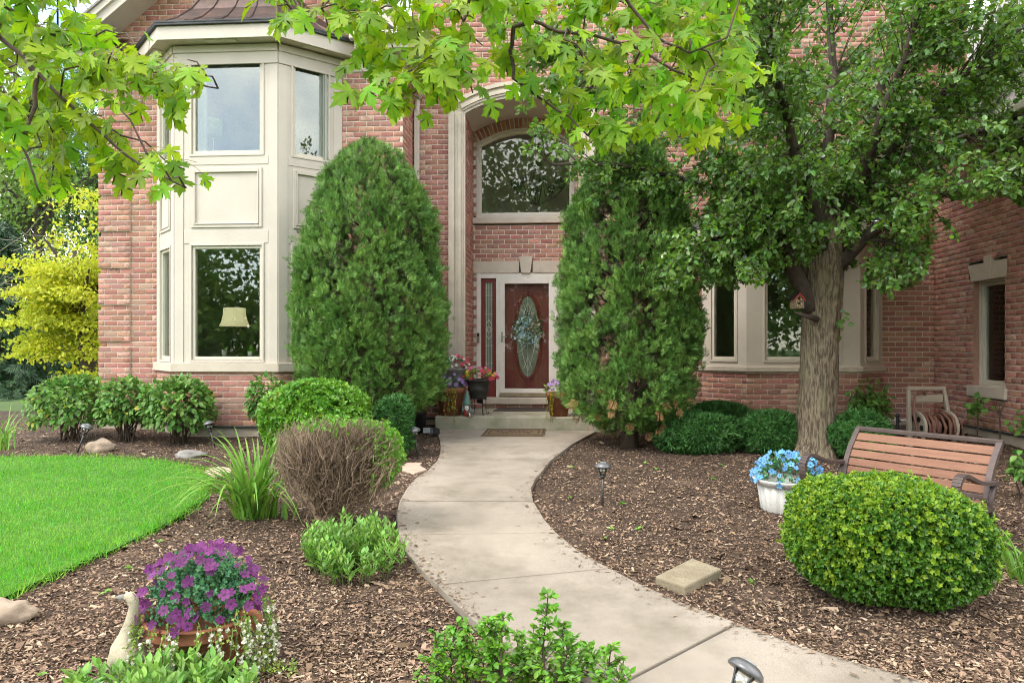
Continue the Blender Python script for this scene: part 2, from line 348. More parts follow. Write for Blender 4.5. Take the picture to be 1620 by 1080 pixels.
class MB:
    def __init__(s): s.v = []; s.f = []
    def add(s, vs, fs):
        k = len(s.v); s.v += [tuple(v) for v in vs]; s.f += [tuple(i + k for i in f) for f in fs]; return s
    def hexa(s, a):                      # 8 corners: bottom 4, top 4
        return s.add(a, [(0, 3, 2, 1), (4, 5, 6, 7), (0, 1, 5, 4), (1, 2, 6, 5), (2, 3, 7, 6), (3, 0, 4, 7)])
    def box(s, x0, x1, y0, y1, z0, z1, M=None):
        a = [(x0, y0, z0), (x1, y0, z0), (x1, y1, z0), (x0, y1, z0), (x0, y0, z1), (x1, y0, z1), (x1, y1, z1), (x0, y1, z1)]
        if M is not None: a = [M @ Vector(q) for q in a]
        return s.hexa(a)
    def fbox(s, fc, u0, u1, d0, d1, z0, z1):
        return s.hexa([fc.pt(u0, d1, z0), fc.pt(u1, d1, z0), fc.pt(u1, d0, z0), fc.pt(u0, d0, z0),
                       fc.pt(u0, d1, z1), fc.pt(u1, d1, z1), fc.pt(u1, d0, z1), fc.pt(u0, d0, z1)])
    def fring(s, fc, u0, u1, z0, z1, w, d0, d1, wb=None):
        wb = w if wb is None else wb
        s.fbox(fc, u0, u0 + w, d0, d1, z0, z1); s.fbox(fc, u1 - w, u1, d0, d1, z0, z1)
        s.fbox(fc, u0 + w, u1 - w, d0, d1, z1 - w, z1); s.fbox(fc, u0 + w, u1 - w, d0, d1, z0, z0 + wb)
        return s
    def fquad(s, fc, u0, u1, d, z0, z1):
        return s.add([fc.pt(u0, d, z0), fc.pt(u1, d, z0), fc.pt(u1, d, z1), fc.pt(u0, d, z1)], [(0, 1, 2, 3)])
    def prism(s, poly, z0, z1):
        n = len(poly)
        z0 = z0 if callable(z0) else (lambda x, y, c=z0: c); z1 = z1 if callable(z1) else (lambda x, y, c=z1: c)
        vs = [(x, y, z0(x, y)) for x, y in poly] + [(x, y, z1(x, y)) for x, y in poly]
        return s.add(vs, [tuple(range(n))[::-1], tuple(range(n, 2 * n))] + [(i, (i + 1) % n, n + (i + 1) % n, n + i) for i in range(n)])
    def tube(s, pts, r, n=8, cap=True):
        pts = [Vector(p) for p in pts]
        rs = r if isinstance(r, (list, tuple)) else [r] * len(pts)
        up = None; base = len(s.v); vs = []
        for i, p in enumerate(pts):
            t = (pts[min(i + 1, len(pts) - 1)] - pts[max(i - 1, 0)])
            t = t.normalized() if t.length > 1e-9 else Vector((0, 0, 1))
            if up is None: up = t.orthogonal().normalized()
            up = (up - t * up.dot(t)); up = up.normalized() if up.length > 1e-6 else t.orthogonal().normalized()
            b = t.cross(up)
            for k in range(n):
                a = 2 * PI * k / n
                vs.append(p + (up * math.cos(a) + b * math.sin(a)) * rs[i])
        fs = [(i * n + k, i * n + (k + 1) % n, (i + 1) * n + (k + 1) % n, (i + 1) * n + k) for i in range(len(pts) - 1) for k in range(n)]
        if cap: fs += [tuple(range(n))[::-1], tuple((len(pts) - 1) * n + k for k in range(n))]
        return s.add(vs, fs)
    def lathe(s, prof, n=24, c=(0, 0, 0), M=None, flute=None):
        vs = []
        for j, (r, z) in enumerate(prof):
            for k in range(n):
                a = 2 * PI * k / n
                rr = r * (flute(a, j) if flute else 1)
                q = Vector((rr * math.cos(a), rr * math.sin(a), z))
                q = M @ q if M is not None else q
                vs.append((q.x + c[0], q.y + c[1], q.z + c[2]))
        fs = [(j * n + k, j * n + (k + 1) % n, (j + 1) * n + (k + 1) % n, (j + 1) * n + k) for j in range(len(prof) - 1) for k in range(n)]
        fs += [tuple(range(n))[::-1], tuple((len(prof) - 1) * n + k for k in range(n))]
        return s.add(vs, fs)
    def blob(s, c, r, n=10, m=7, jit=0.0, flat=None, seed=0):
        rr = random.Random(seed); vs = []
        off = Vector((seed * 3.7, seed * 1.3, 0))
        for j in range(m + 1):
            th = PI * j / m
            for k in range(n):
                a = 2 * PI * k / n
                d = Vector((math.sin(th) * math.cos(a), math.sin(th) * math.sin(a), math.cos(th)))
                q = 1 + jit * mnoise.noise(d * 1.7 + off)
                vs.append((c[0] + d.x * r[0] * q, c[1] + d.y * r[1] * q, c[2] + d.z * r[2] * q))
        fs = [(j * n + k, (j + 1) * n + k, (j + 1) * n + (k + 1) % n, j * n + (k + 1) % n) for j in range(m) for k in range(n)]
        return s.add(vs, fs)
    def build(s, name, m, parent=None, smooth=False, bevel=0.0, seg=2):
        me = bpy.data.meshes.new(name)
        me.from_pydata(s.v, [], s.f); me.validate(); me.update()
        if smooth: me.polygons.foreach_set('use_smooth', np.ones(len(me.polygons), bool))
        o = link(name, me, m, parent)
        if bevel:
            md = o.modifiers.new('bevel', 'BEVEL'); md.width = bevel; md.segments = seg; md.limit_method = 'ANGLE'; md.angle_limit = R(40)
        return o
def holed(mb, fc, u0, u1, z0, z1, holes, d0, d1):
    zs = sorted({z0, z1, *[min(max(h[2], z0), z1) for h in holes], *[min(max(h[3], z0), z1) for h in holes]})
    for a, b in zip(zs, zs[1:]):
        if b - a < 1e-6: continue
        zc = (a + b) / 2
        for p, q in gaps(u0, u1, [(h[0], h[1]) for h in holes if h[2] < zc < h[3]]):
            mb.fbox(fc, p, q, d0, d1, a, b)
def gaps(u0, u1, cuts):
    iv = [(u0, u1)]
    for c0, c1 in cuts:
        nv = []
        for a, b in iv:
            if c1 <= a or c0 >= b: nv.append((a, b)); continue
            if c0 > a: nv.append((a, c0))
            if c1 < b: nv.append((c1, b))
        iv = nv
    return iv
def tag(o, label=None, cat=None, group=None, kind=None):
    if label: o['label'] = label
    if cat: o['category'] = cat
    if group: o['group'] = group
    if kind: o['kind'] = kind
    return o
def thing(name, label, cat, loc=(0, 0, 0), group=None, rotz=0.0, M=None):
    o = bpy.data.objects.new(name, None); col.objects.link(o)
    o.empty_display_size = 0.1
    if M is not None: o.matrix_basis = M
    else: o.location = loc; o.rotation_euler = (0, 0, rotz)
    return tag(o, label, cat, group)

# ---- scattering: many small pieces, some as objects of their own, the rest joined
def unit(a): return a / np.maximum(np.linalg.norm(a, axis=-1, keepdims=True), 1e-9)
def basis(ydir, zdir):                   # columns x,y,z
    y = unit(np.asarray(ydir, float)); z = np.asarray(zdir, float)
    z = unit(z - y * np.sum(y * z, -1, keepdims=True)); x = np.cross(y, z)
    return np.stack([x, y, z], -1)
def rdirs(n):
    v = rng.normal(size=(n, 3)); return unit(v)
def joined(protos, pos, B, scale, idx=None):
    pos = np.asarray(pos, float); n = len(pos)
    if idx is None: idx = rng.integers(0, len(protos), n)
    scale = np.broadcast_to(np.asarray(scale, float), (n,)) if np.ndim(scale) < 2 else np.asarray(scale, float)
    Vs, Ts, k = [], [], 0
    for i, (pv, pt) in enumerate(protos):
        s = np.where(idx == i)[0]
        if not len(s): continue
        loc = pv[None] * (scale[s][:, None, None] if scale.ndim == 1 else scale[s][:, None, :])
        w = np.einsum('nij,nvj->nvi', B[s], loc) + pos[s][:, None, :]
        Vs.append(w.reshape(-1, 3))
        Ts.append((pt[None] + (np.arange(len(s)) * len(pv))[:, None, None] + k).reshape(-1, 3)); k += len(s) * len(pv)
    if not Vs: return np.zeros((0, 3)), np.zeros((0, 3), int)
    return np.concatenate(Vs), np.concatenate(Ts)
def scatter(name, protos, pos, B, scale, m, parent=None, kind='stuff', smooth=False, idx=None):
    if len(pos) == 0: return None
    V, T = joined(protos, pos, B, scale, idx)
    o = link(name, new_mesh_tris(name, V, T, smooth), m, parent)
    if kind: o['kind'] = kind
    return o
PM = {}
def pieces(name, protos, pos, B, scale, m, parent, idx=None, key=None):
    n = len(pos)
    if idx is None: idx = rng.integers(0, len(protos), n)
    ms = []
    for i, (pv, pt) in enumerate(protos):
        me = new_mesh_tris(name, pv, pt); me.materials.append(MATS[m]); ms.append(me)
    inv = parent.matrix_basis.inverted()
    for i in range(n):
        o = bpy.data.objects.new(name, ms[idx[i]]); col.objects.link(o)
        s = scale[i] if np.ndim(scale) else scale
        s = np.broadcast_to(s, 3)
        Mx = Matrix.Identity(4)
        for a in range(3):
            for b in range(3): Mx[a][b] = B[i][a][b] * s[b]
            Mx[a][3] = pos[i][a]
        o.parent = parent; o.matrix_parent_inverse = inv; o.matrix_basis = Mx
def split_scatter(name, rest, protos, pos, B, scale, m, parent, n_ind=300, score=None):
    """the n_ind that show largest as objects, the rest as one joined part"""
    n = len(pos); idx = rng.integers(0, len(protos), n)
    scale = np.broadcast_to(np.asarray(scale, float), (n,)).copy()
    px, py, dep = proj(pos)
    inside = (px > 5) & (px < 1615) & (py > 5) & (py < 1075) & (dep > 0.2)
    s = np.where(inside, scale / np.maximum(dep, 0.2), -1) if score is None else score
    o = np.argsort(-s); a, b = o[:n_ind], o[n_ind:]
    pieces(name, protos, pos[a], B[a], scale[a], m, parent, idx=idx[a])
    if len(b): scatter(rest, protos, pos[b], B[b], scale[b], m, parent, idx=idx[b])

# ---- leaf shapes (length 1 along +y, face +z)
def fan(outline, ctr, zf):
    pts = [ctr] + outline
    V = np.array([(x, y, zf(x, y)) for x, y in pts], float)
    n = len(outline)
    T = np.array([(0, 1 + i, 1 + (i + 1) % n) for i in range(n)], int)
    return V, T
def maple_proto(seed):
    r = random.Random(seed)
    half = [(0.03, -0.02), (0.17, -0.05), (0.41, -0.03), (0.33, 0.06), (0.37, 0.12), (0.15, 0.19), (0.34, 0.25), (0.47, 0.32), (0.48, 0.42), (0.66, 0.52),
            (0.50, 0.56), (0.47, 0.68), (0.32, 0.56), (0.085, 0.40), (0.15, 0.60), (0.31, 0.70), (0.21, 0.75), (0.22, 0.87), (0.10, 0.86)]
    j = lambda p, s: (s * p[0] * (1 + r.uniform(-.1, .1)), p[1] + r.uniform(-.02, .02))
    out = [j(p, 1) for p in half] + [(0.0, 1.08)] + [j(p, -1) for p in reversed(half)]
    b1, b2, b3 = r.uniform(-.75, .15), r.uniform(-.1, .7), r.uniform(-.45, .45)
    return fan(out, (0, 0.25), lambda x, y: b1 * (y - .2) ** 2 + b2 * abs(x) * 0.6 - 0.3 * x * x + b3 * x * y)
MAPLE = [maple_proto(i) for i in range(14)]
def leaf_proto(w, wp=0.45, fold=0.18, bend=-0.2, tipw=0.0):
    ys = [0, 0.22, 0.5, 0.78, 1.0]
    ws = [0.04, w * 0.8, w, w * 0.62, 0.01]
    V = []; T = []
    for y, ww in zip(ys, ws):
        z = bend * y * y
        V += [(-ww, y, z + fold * ww), (0, y, z), (ww, y, z + fold * ww)]
    for i in range(4):
        a = i * 3
        T += [(a, a + 1, a + 4), (a, a + 4, a + 3), (a + 1, a + 2, a + 5), (a + 1, a + 5, a + 4)]
    return np.array(V, float), np.array(T, int)
def small_leaf(w, fold=0.15, bend=-0.1):
    V = np.array([(0, 0, 0), (-w, .52, fold * w * 1.6), (w, .52, fold * w * 1.6), (0, 1, bend)], float)
    return V, np.array([(0, 3, 1), (0, 2, 3)])
def lean_leaf(w, fold, bend):
    V = np.array([(0, 0, 0), (-w * .92, .32, fold * w + bend * .1), (-w * .72, .68, fold * w * .8 + bend * .46), (0, 1, bend), (w * .72, .68, fold * w * .8 + bend * .46), (w * .92, .32, fold * w + bend * .1)], float)
    return V, np.array([(0, 2, 1), (0, 3, 2), (0, 5, 4), (0, 4, 3)])
PEAR = [lean_leaf(.38, .3, -.2), lean_leaf(.42, .15, -.35), lean_leaf(.35, .45, -.1), lean_leaf(.40, -.1, -.3)]
OVATE = [leaf_proto(.30, fold=.25, bend=-.3), leaf_proto(.34, fold=.1, bend=-.45), leaf_proto(.27, fold=.4, bend=-.15)]
SED = [leaf_proto(.21, fold=.35, bend=.05), leaf_proto(.25, fold=.2, bend=-.12), leaf_proto(.19, fold=.3, bend=.15)]
SMALL = [small_leaf(.27), small_leaf(.33, .3), small_leaf(.24, .1, -.25)]
def rosette(k, w, ang, seed, leaf=None):
    r = random.Random(seed); Vs, Ts, n = [], [], 0
    lv, lt = leaf or small_leaf(w)
    for i in range(k):
        a = 2 * PI * i / k + r.uniform(-.4, .4); e = ang * r.uniform(.6, 1.25)
        M = Matrix.Rotation(a, 3, 'Y') @ Matrix.Rotation(-e, 3, 'X')
        M = np.array(M); s = r.uniform(.75, 1.1)
        off = np.array([0, r.uniform(-.25, .25), 0])
        Vs.append((lv * s) @ M.T + off); Ts.append(lt + n); n += len(lv)
    return np.concatenate(Vs), np.concatenate(Ts)
BOX = [rosette(5, .30, 0.85, 1), rosette(6, .28, 1.0, 2), rosette(5, .33, .7, 3)]
PRIV = [rosette(4, .24, 0.8, 5), rosette(5, .26, 0.95, 6)]
def spray_proto(seed, k=4, w=.034, droop=-.2):
    r = random.Random(seed); V, T = [], []
    def strip(a, b, w):
        a = np.array(a); b = np.array(b); d = b - a; pz = np.array([-d[1], d[0]]) / (np.hypot(*d) + 1e-9) * w
        n = len(V); m = a + d * .6
        for q in (a, m + pz, m - pz, b): V.append((q[0], q[1], droop * q[1] ** 2 + r.uniform(-.03, .03)))
        T.extend([(n, n + 2, n + 1), (n + 1, n + 2, n + 3)])
    strip((0, 0), (r.uniform(-.06, .06), 1), w)
    for i in range(k):
        y = .12 + .7 * i / k
        for s in (-1, 1):
            l = .55 * (1 - .6 * y) * r.uniform(.7, 1.2)
            strip((0, y), (s * l * .75, y + l * .85), w * 1.25)
    return np.array(V, float), np.array(T, int)
SPRAY = [spray_proto(i) for i in range(5)]
YEW = [rosette(9, .08, .9, 21, small_leaf(.10, .1, -.1)), rosette(9, .08, 1.1, 22, small_leaf(.09, .1, -.2))]
def flower_proto(seed, k=5, cup=.25, w=.42):
    r = random.Random(seed); V, T = [(0, 0, 0)], []
    for i in range(k):
        a = 2 * PI * i / k; n = len(V)
        for da, rr in ((-.52, .55), (-.38, .92), (0, 1.0), (.38, .92), (.52, .55)):
            q = rr * r.uniform(.93, 1.05)
            V.append((q * math.cos(a + da * 1.15), q * math.sin(a + da * 1.15), cup * q * q + r.uniform(-.06, .06)))
        T += [(0, n, n + 1), (0, n + 1, n + 2), (0, n + 2, n + 3), (0, n + 3, n + 4)]
    return np.array(V, float), np.array(T, int)
FLOWER = [flower_proto(i, cup=c) for i, c in enumerate((.15, .3, .45))]
BALL = [rosette(9, .4, 1.3, 31, small_leaf(.5, .1, .1))]
def flake_proto(c):
    return np.array([(-.5, -.5, 0), (.5, -.42, c), (.4, .5, 0), (-.42, .46, c)], float), np.array([(0, 1, 2), (0, 2, 3)])
def box_proto():
    a = np.array([(-.5, -.5, 0), (.5, -.5, 0), (.5, .5, 0), (-.5, .5, 0), (-.42, -.4, 1), (.42, -.4, 1), (.42, .4, 1), (-.42, .4, 1)], float)
    q = [(4, 5, 6, 7), (0, 1, 5, 4), (1, 2, 6, 5), (2, 3, 7, 6), (3, 0, 4, 7)]
    return a, np.array([t for f in q for t in ((f[0], f[1], f[2]), (f[0], f[2], f[3]))])
CHIP = [flake_proto(.8), flake_proto(-.6), flake_proto(.2)]
# ================================================================== the setting: ground, bed, lawn, walk
def grid_sheet(name, x0, x1, y0, y1, nx, ny, zf, m, mask=None):
    xs = np.linspace(x0, x1, nx + 1); ys = np.linspace(y0, y1, ny + 1)
    Xg, Yg = np.meshgrid(xs, ys, indexing='ij')
    Z = np.vectorize(zf)(Xg, Yg)
    V = np.stack([Xg, Yg, Z], -1).reshape(-1, 3)
    i = np.arange(nx)[:, None]; j = np.arange(ny)[None]
    a = (i * (ny + 1) + j).ravel(); b = a + ny + 1
    T = np.concatenate([np.stack([a, b, b + 1], -1), np.stack([a, b + 1, a + 1], -1)])
    if mask is not None:
        c = V[T].mean(1); T = T[mask(c[:, 0], c[:, 1])]
    o = link(name, new_mesh_tris(name, V, T, True), m)
    return tag(o, kind='structure')
grid_sheet('ground', -400, 400, -300, 500, 40, 400, lambda x, y: gz(x, y) - 0.06, 'soil_ground')

lawn_px = [(-700, 1010), (-300, 1010), (0, 958), (60, 929), (150, 888), (232, 850), (288, 820), (322, 792), (333, 768), (312, 747), (262, 734), (180, 728), (90, 727), (0, 728), (-260, 733), (-900, 760)]
lawn_xy = [tuple(G(*p)[:2]) for p in lawn_px]
walk_L = [(688, 678.5), (694, 689), (697, 700), (697, 714), (692, 728), (676, 744), (660, 755), (645, 770), (633, 790), (627, 812), (631, 843), (641, 870), (660, 893), (690, 922), (717, 950), (747, 978), (830, 1036), (905, 1084), (1000, 1150), (1130, 1240)]
walk_R = [(944, 681), (924, 692), (903, 703), (886, 716), (871, 728), (855, 748), (846, 760), (840, 772), (843, 790), (863, 823), (880, 842), (913, 869), (962, 897), (1007, 920), (1073, 950), (1120, 967), (1168, 984), (1233, 1008), (1300, 1030), (1400, 1058), (1500, 1086), (1800, 1165), (2100, 1240)]
WZ = 0.045
def wxy(p): q = G(p[0], p[1], WZ); return (q.x, q.y)
wL = [wxy(p) for p in walk_L]; wR = [wxy(p) for p in walk_R]
walk_xy = wL + wR[::-1]
def in_xy(x, y, poly): return inpoly(x, y, poly)
def bumps(x, y): return 0.016 * mnoise.noise(Vector((x * 1.3, y * 1.3, 0))) + 0.008 * mnoise.noise(Vector((x * 5, y * 5, 3)))
def mulch_z(x, y): return gz(x, y) + 0.004 + bumps(x, y)
grid_sheet('mulch_bed', -11, 9.5, 1.2, 12.9, 140, 90, mulch_z, 'mulch')

# lawn sheet with its rim, slightly crowned
lx = np.array(lawn_xy)
grid_sheet('lawn', -14, -1.5, 2.6, 9.5, 160, 100, lambda x, y: gz(x, y) + 0.035, 'turf', mask=lambda x, y: in_xy(x, y, lawn_xy))

# grass blades
def blade_proto(seed):
    r = random.Random(seed); b = r.uniform(.15, .6)
    return np.array([(-.045, 0, 0), (.045, 0, 0), (-.03, b * .25, .55), (.03, b * .25, .55), (0, b, 1)], float), np.array([(0, 1, 3), (0, 3, 2), (2, 3, 4)])
BLADE = [blade_proto(i) for i in range(4)]
n = 520000
x = rng.uniform(-13, -1.5, n); y = rng.uniform(2.8, 9.2, n)
ok = in_xy(x, y, lawn_xy); keep = rng.random(n) < np.clip(7.5 / np.maximum(y, 1) ** 1.35, .12, 1)
px, py, dp = proj(np.stack([x, y, np.zeros(n)], -1)); ok &= ((px > -60) | (rng.random(n) < .6)) & keep
x, y = x[ok], y[ok]; n = len(x)
pos = np.stack([x, y, SLOPE * y + 0.03], -1)
a = rng.uniform(0, 2 * PI, n); zdir = np.stack([rng.normal(0, .22, n), rng.normal(0, .22, n), np.ones(n)], -1)
Bz = unit(zdir); yv = np.stack([np.cos(a), np.sin(a), np.zeros(n)], -1); yv = unit(yv - Bz * np.sum(yv * Bz, -1, keepdims=True))
B = np.stack([np.cross(yv, Bz), yv, Bz], -1)
hgt_ = rng.uniform(.026, .05, n)
# ragged rim: longer blades leaning out over the bed
ea = np.array(lawn_xy); eb = np.roll(ea, -1, 0); el = np.hypot(*(eb - ea).T); ne = 5200
ei = rng.choice(len(ea), ne, p=el * (ea[:, 1] < 9) / (el * (ea[:, 1] < 9)).sum()); et = rng.random((ne, 1))
ep = ea[ei] * (1 - et) + eb[ei] * et + rng.normal(0, .025, (ne, 2))
pos = np.concatenate([pos, np.concatenate([ep, (SLOPE * ep[:, 1] + .012)[:, None]], 1)])
ez = unit(np.stack([rng.normal(.15, .5, ne), rng.normal(-.2, .5, ne), np.ones(ne)], -1)); ey = np.cross(ez, rdirs(ne)); ey = unit(ey)
B = np.concatenate([B, np.stack([np.cross(ey, ez), ey, ez], -1)]); hgt_ = np.concatenate([hgt_, rng.uniform(.03, .10, ne)])
g = scatter('lawn_grass', BLADE, pos, B, hgt_, 'blades')
tag(g, 'bright green mown grass of the front lawn', 'grass', kind='stuff')

# wood chips over the bed
XCH = 9.3
n = 420000
t = rng.random(n); dep = 2.6 + 9.2 * t ** 1.9
pxr = np.where(rng.random(n) < .75, rng.uniform(-60, 1700, n), np.where(rng.random(n) < .5, rng.uniform(-800, -60, n), rng.uniform(1700, 2500, n)))
x = (-SA + (pxr - CX) / F * CA) * dep; y = (CA + (pxr - CX) / F * SA) * dep
ok = ~in_xy(x, y, lawn_xy) & ~in_xy(x, y, walk_xy) & (y < 11.6) & (y > 1.3) & (x > -10.8) & (x < XCH)
edge = rng.random(n) < 0.02
x, y = x[ok], y[ok]; n = len(x)
z = np.array([mulch_z(u, v) for u, v in zip(x, y)]) + rng.uniform(-.006, .012, n)
nrm = np.stack([rng.normal(0, .38, n), rng.normal(0, .38, n), np.ones(n)], -1)
B = basis(np.stack([np.cos(a := rng.uniform(0, 2 * PI, n)), np.sin(a), rng.normal(0, .25, n)], -1), nrm)
L = np.where(rng.random(n) < .05, rng.gamma(3.0, .011, n), rng.gamma(3.0, .0043, n)) + .007
S = np.stack([L * rng.uniform(.18, .5, n), L, rng.uniform(.002, .008, n)], -1)
# crumbs washed onto the rims of the walk
cr = 1500; wl_ = np.array(wL); wr_ = np.array(wR); pick = rng.random(cr) < .5
def along(e, k):
    i = rng.integers(2, len(e) - 2, k); t_ = rng.random((k, 1)); return e[i] * (1 - t_) + e[i + 1] * t_
cp = np.concatenate([along(wl_, cr // 2), along(wr_, cr // 2)]); inw = np.where(np.arange(cr) < cr // 2, 1, -1)
cp[:, 0] += inw * rng.exponential(.055, cr); cz_ = SLOPE * cp[:, 1] + WZ + .007
x = np.r_[x, cp[:, 0]]; y = np.r_[y, cp[:, 1]]; z = np.r_[z, cz_]
B = np.concatenate([B, basis(np.stack([np.cos(a := rng.uniform(0, 2 * PI, cr)), np.sin(a), np.zeros(cr)], -1), np.tile((0, 0, 1.0), (cr, 1)) + rng.normal(0, .1, (cr, 3)))])
Lc = rng.gamma(2.0, .006, cr) + .005; S = np.concatenate([S, np.stack([Lc * .4, Lc, np.full(cr, .002)], -1)])
g = scatter('mulch_chips', CHIP, np.stack([x, y, z], -1), B, S, 'chips')
tag(g, 'brown shredded bark chips covering the planting beds', 'mulch', kind='stuff')

# the walk: slabs between joints
wk = thing('walkway', None, None); wk['kind'] = 'structure'
def walk_piece(pl, pr, m='concrete'):
    q = [wxy(p) for p in pl] + [wxy(p) for p in reversed(pr)]
    c = Vector((sum(a[0] for a in q) / len(q), sum(a[1] for a in q) / len(q)))
    # joints: pull the two cut ends in by a few millimetres
    nl_ = len(pl); q = [Vector(v) for v in q]
    a0, a1, b0, b1 = q[0], q[nl_ - 1], q[nl_], q[-1]
    ax_ = ((a1 + b0) / 2 - (a0 + b1) / 2).normalized() * .008
    q[0] = a0 + ax_; q[-1] = b1 + ax_; q[nl_ - 1] = a1 - ax_; q[nl_] = b0 - ax_
    q = [(v.x, v.y) for v in q]
    dz = random.uniform(-.004, .004)
    mb = MB().prism(q[::-1], lambda x, y: gz(x, y) - .10, lambda x, y: SLOPE * y + WZ + dz)
    return mb.build('slab', m, wk, bevel=0.007)
JL, JR = [(697, 702), (659, 755), (632, 792), (631, 845), (692, 924), (935, 1104)], [(905, 702), (848, 755), (843.5, 792), (880, 841.5), (964, 898), (1166, 984)]
def between(edge, y0, y1): return [p for p in edge if y0 + 1.2 < p[1] < y1 - 1.2]
prevL, prevR = walk_L[0], walk_R[0]
for jl, jr in list(zip(JL, JR)) + [(walk_L[-1], walk_R[-1])]:
    pl = [prevL] + between(walk_L, prevL[1], jl[1]) + [jl]
    pr = [prevR] + between(walk_R, prevR[1], jr[1]) + [jr]
    walk_piece(pl, pr)
    prevL, prevR = jl, jr

# ================================================================== the house
D1, D2, D3, D4, YB, YR = 10.6, 11.35, 11.77, 12.35, 9.95, 11.2     # left wall, entry wall, right wall, recess, left bay front, right bay front
CH, BLN, BZ0 = 0.081, 0.207, 0.46
house = thing('brick_house', 'two-storey red brick house with cream bay windows and arched entry', 'house', (-1, 11.5, gz(0, 11.5)))
BR = []                                    # bricks: (u-centre pos, u, n, length, full)
mortar = {}
def lay(fc, u0, u1, z0, z1, cuts=(), off=0.0, phase=0.0, wall='wall'):
    """running-bond bricks on a face; cuts: (u0,u1,z0,z1) or callables z->(u0,u1)|None"""
    mb = mortar.setdefault(wall, MB())
    k0 = int(math.floor((z0 - BZ0) / CH + 1e-6))
    k = k0
    while BZ0 + k * CH < z1 - 0.01:
        za = max(BZ0 + k * CH, z0); zb = min(BZ0 + (k + 1) * CH, z1); zc = (za + zb) / 2
        hz = zb - za - 0.0145
        cc = []
        for c in cuts:
            if callable(c):
                r = c(zc)
                if r: cc.append(r)
            elif c[2] < zc < c[3]: cc.append((c[0], c[1]))
        for a, b in gaps(u0, u1, cc):
            if b - a < .004: continue
            mb.fquad(fc, a, b, off, za, zb)
            st = phase + (k % 2) * BLN / 2
            j = math.floor((a - st) / BLN)
            while st + j * BLN < b:
                p, q = st + j * BLN + .0065, st + (j + 1) * BLN - .0065
                full = p >= a and q <= b
                p, q = max(p, a + .001), min(q, b - .001)
                if q - p > .03 and hz > .02:
                    # now and then a stretcher is two headers
                    u = (p + q) / 2; w = fc.p + fc.u * u
                    BR.append((w.x + fc.n.x * off, w.y + fc.n.y * off, zc, fc.u.x, fc.u.y, fc.n.x, fc.n.y, q - p, hz, full))
                j += 1
        k += 1
def window(fc, u0, u1, z0, z1, d=0.0, mull=None, trim='trim', sash=.038):
    w = MB().fring(fc, u0, u1, z0, z1, .032, d - .10, d + .018).build('window', trim, house, bevel=.004)
    MB().fring(fc, u0 + .035, u1 - .035, z0 + .035, z1 - .035, sash, d - .09, d - .012, sash * 1.25).build('sash', 'sash', w, bevel=.004)
    i = .035 + sash
    MB().fbox(fc, u0 + i - .006, u1 - i + .006, d - .055, d - .049, z0 + i * 1.1 - .006, z1 - i + .006).build('pane', 'window_glass', w)
    return w
# --- key positions
XL = PX(160, D1); XE = PX(637, D1)                    # left wing ends
bx = [PX(249, D1), PX(276, YB), PX(440, YB), PX(541, D1)]
by = [D1, YB, YB, D1]
bayF = [Face((bx[i], by[i]), (bx[i + 1], by[i + 1])) for i in range(3)]
fL, fF, fR = bayF
wallL = Face((0, D1), u=(1, 0)); wallE = Face((0, D2), u=(1, 0)); wallD = Face((0, D3), u=(1, 0)); wallR = Face((0, D4), u=(1, 0))
zsill_b = PZ(358, 588, YB); zsill_t = PZ(358, 574, YB)
zfr = PZ(358, 60, YB - .26)                            # fascia bottom
zfas = zfr + .19
PEAKX = (XL + XE) / 2
GS = 0.79
def gable_z(x): return zfr + .32 + GS * min(x - XL + .12, XE - x + .12)
# left wing walls
zq = zfr - .17
lay(wallL, XL, bx[0], BZ0, 7.6, [(bx[0], bx[3], BZ0, zfas + .6), lambda z: None], wall='wall')
lay(wallL, bx[3], XE, BZ0, zq, phase=.05)
lay(wallL, bx[0], XE, zq + .001, 7.6, [(bx[0], bx[3], 0, zfas + .0), lambda z: (XE - max(0, (z - zfr - .25)) / GS, XE + 1), ], phase=.02)
side1 = Face((XE, D1), u=(0, 1)); lay(side1, 0, D2 - D1, BZ0, zq)
sideL = Face((XL, D1 + 3), u=(0, -1)); lay(sideL, 0, 3, BZ0, zq)
# brick quoins at the far left corner: blocks of five courses standing proud
k = 1
qw = PX(207, D1) - XL
while BZ0 + k * CH < 5.6:
    lay(wallL, XL - .022, XL + qw, BZ0 + k * CH, BZ0 + (k + 6) * CH, off=.03, phase=XL - .022 + .1, wall='quoin')
    mortar['quoin'].fbox(wallL, XL - .022, XL + qw, -.02, .0295, BZ0 + k * CH, BZ0 + (k + 6) * CH)
    k += 7
# base of the left bay and of the right bay
for f in bayF: lay(f, 0, f.len, BZ0, zsill_b)
# entry block
RX0, RX1 = PX(736, D2), PX(914, D2) + .0
RX1 = 2 * PX(825.5, D2) - RX0
RC = (RX0 + RX1) / 2; RW = (RX1 - RX0) / 2
PW = RX0 - PX(711, D2)                                # pilaster width
zspr = PZ(736, 181, D2); rise = PZ(825, 155, D2) - zspr
RAD = (RW ** 2 + rise ** 2) / (2 * rise)
def arch_cut(z, pad=0.0):
    if z < zspr: return (RX0 - pad, RX1 + pad)
    h = z - zspr; rr = RAD + pad; cz = rise - RAD
    s = rr * rr - (h - cz) ** 2
    if s <= 0: return None
    w = min(math.sqrt(s), RW + pad); return (RC - w, RC + w) if h <= rise + pad else None
EX1 = 2 * RC - XE
lay(wallE, XE, EX1, BZ0, 8.2, [lambda z: arch_cut(z, PW * .92)], phase=.07)
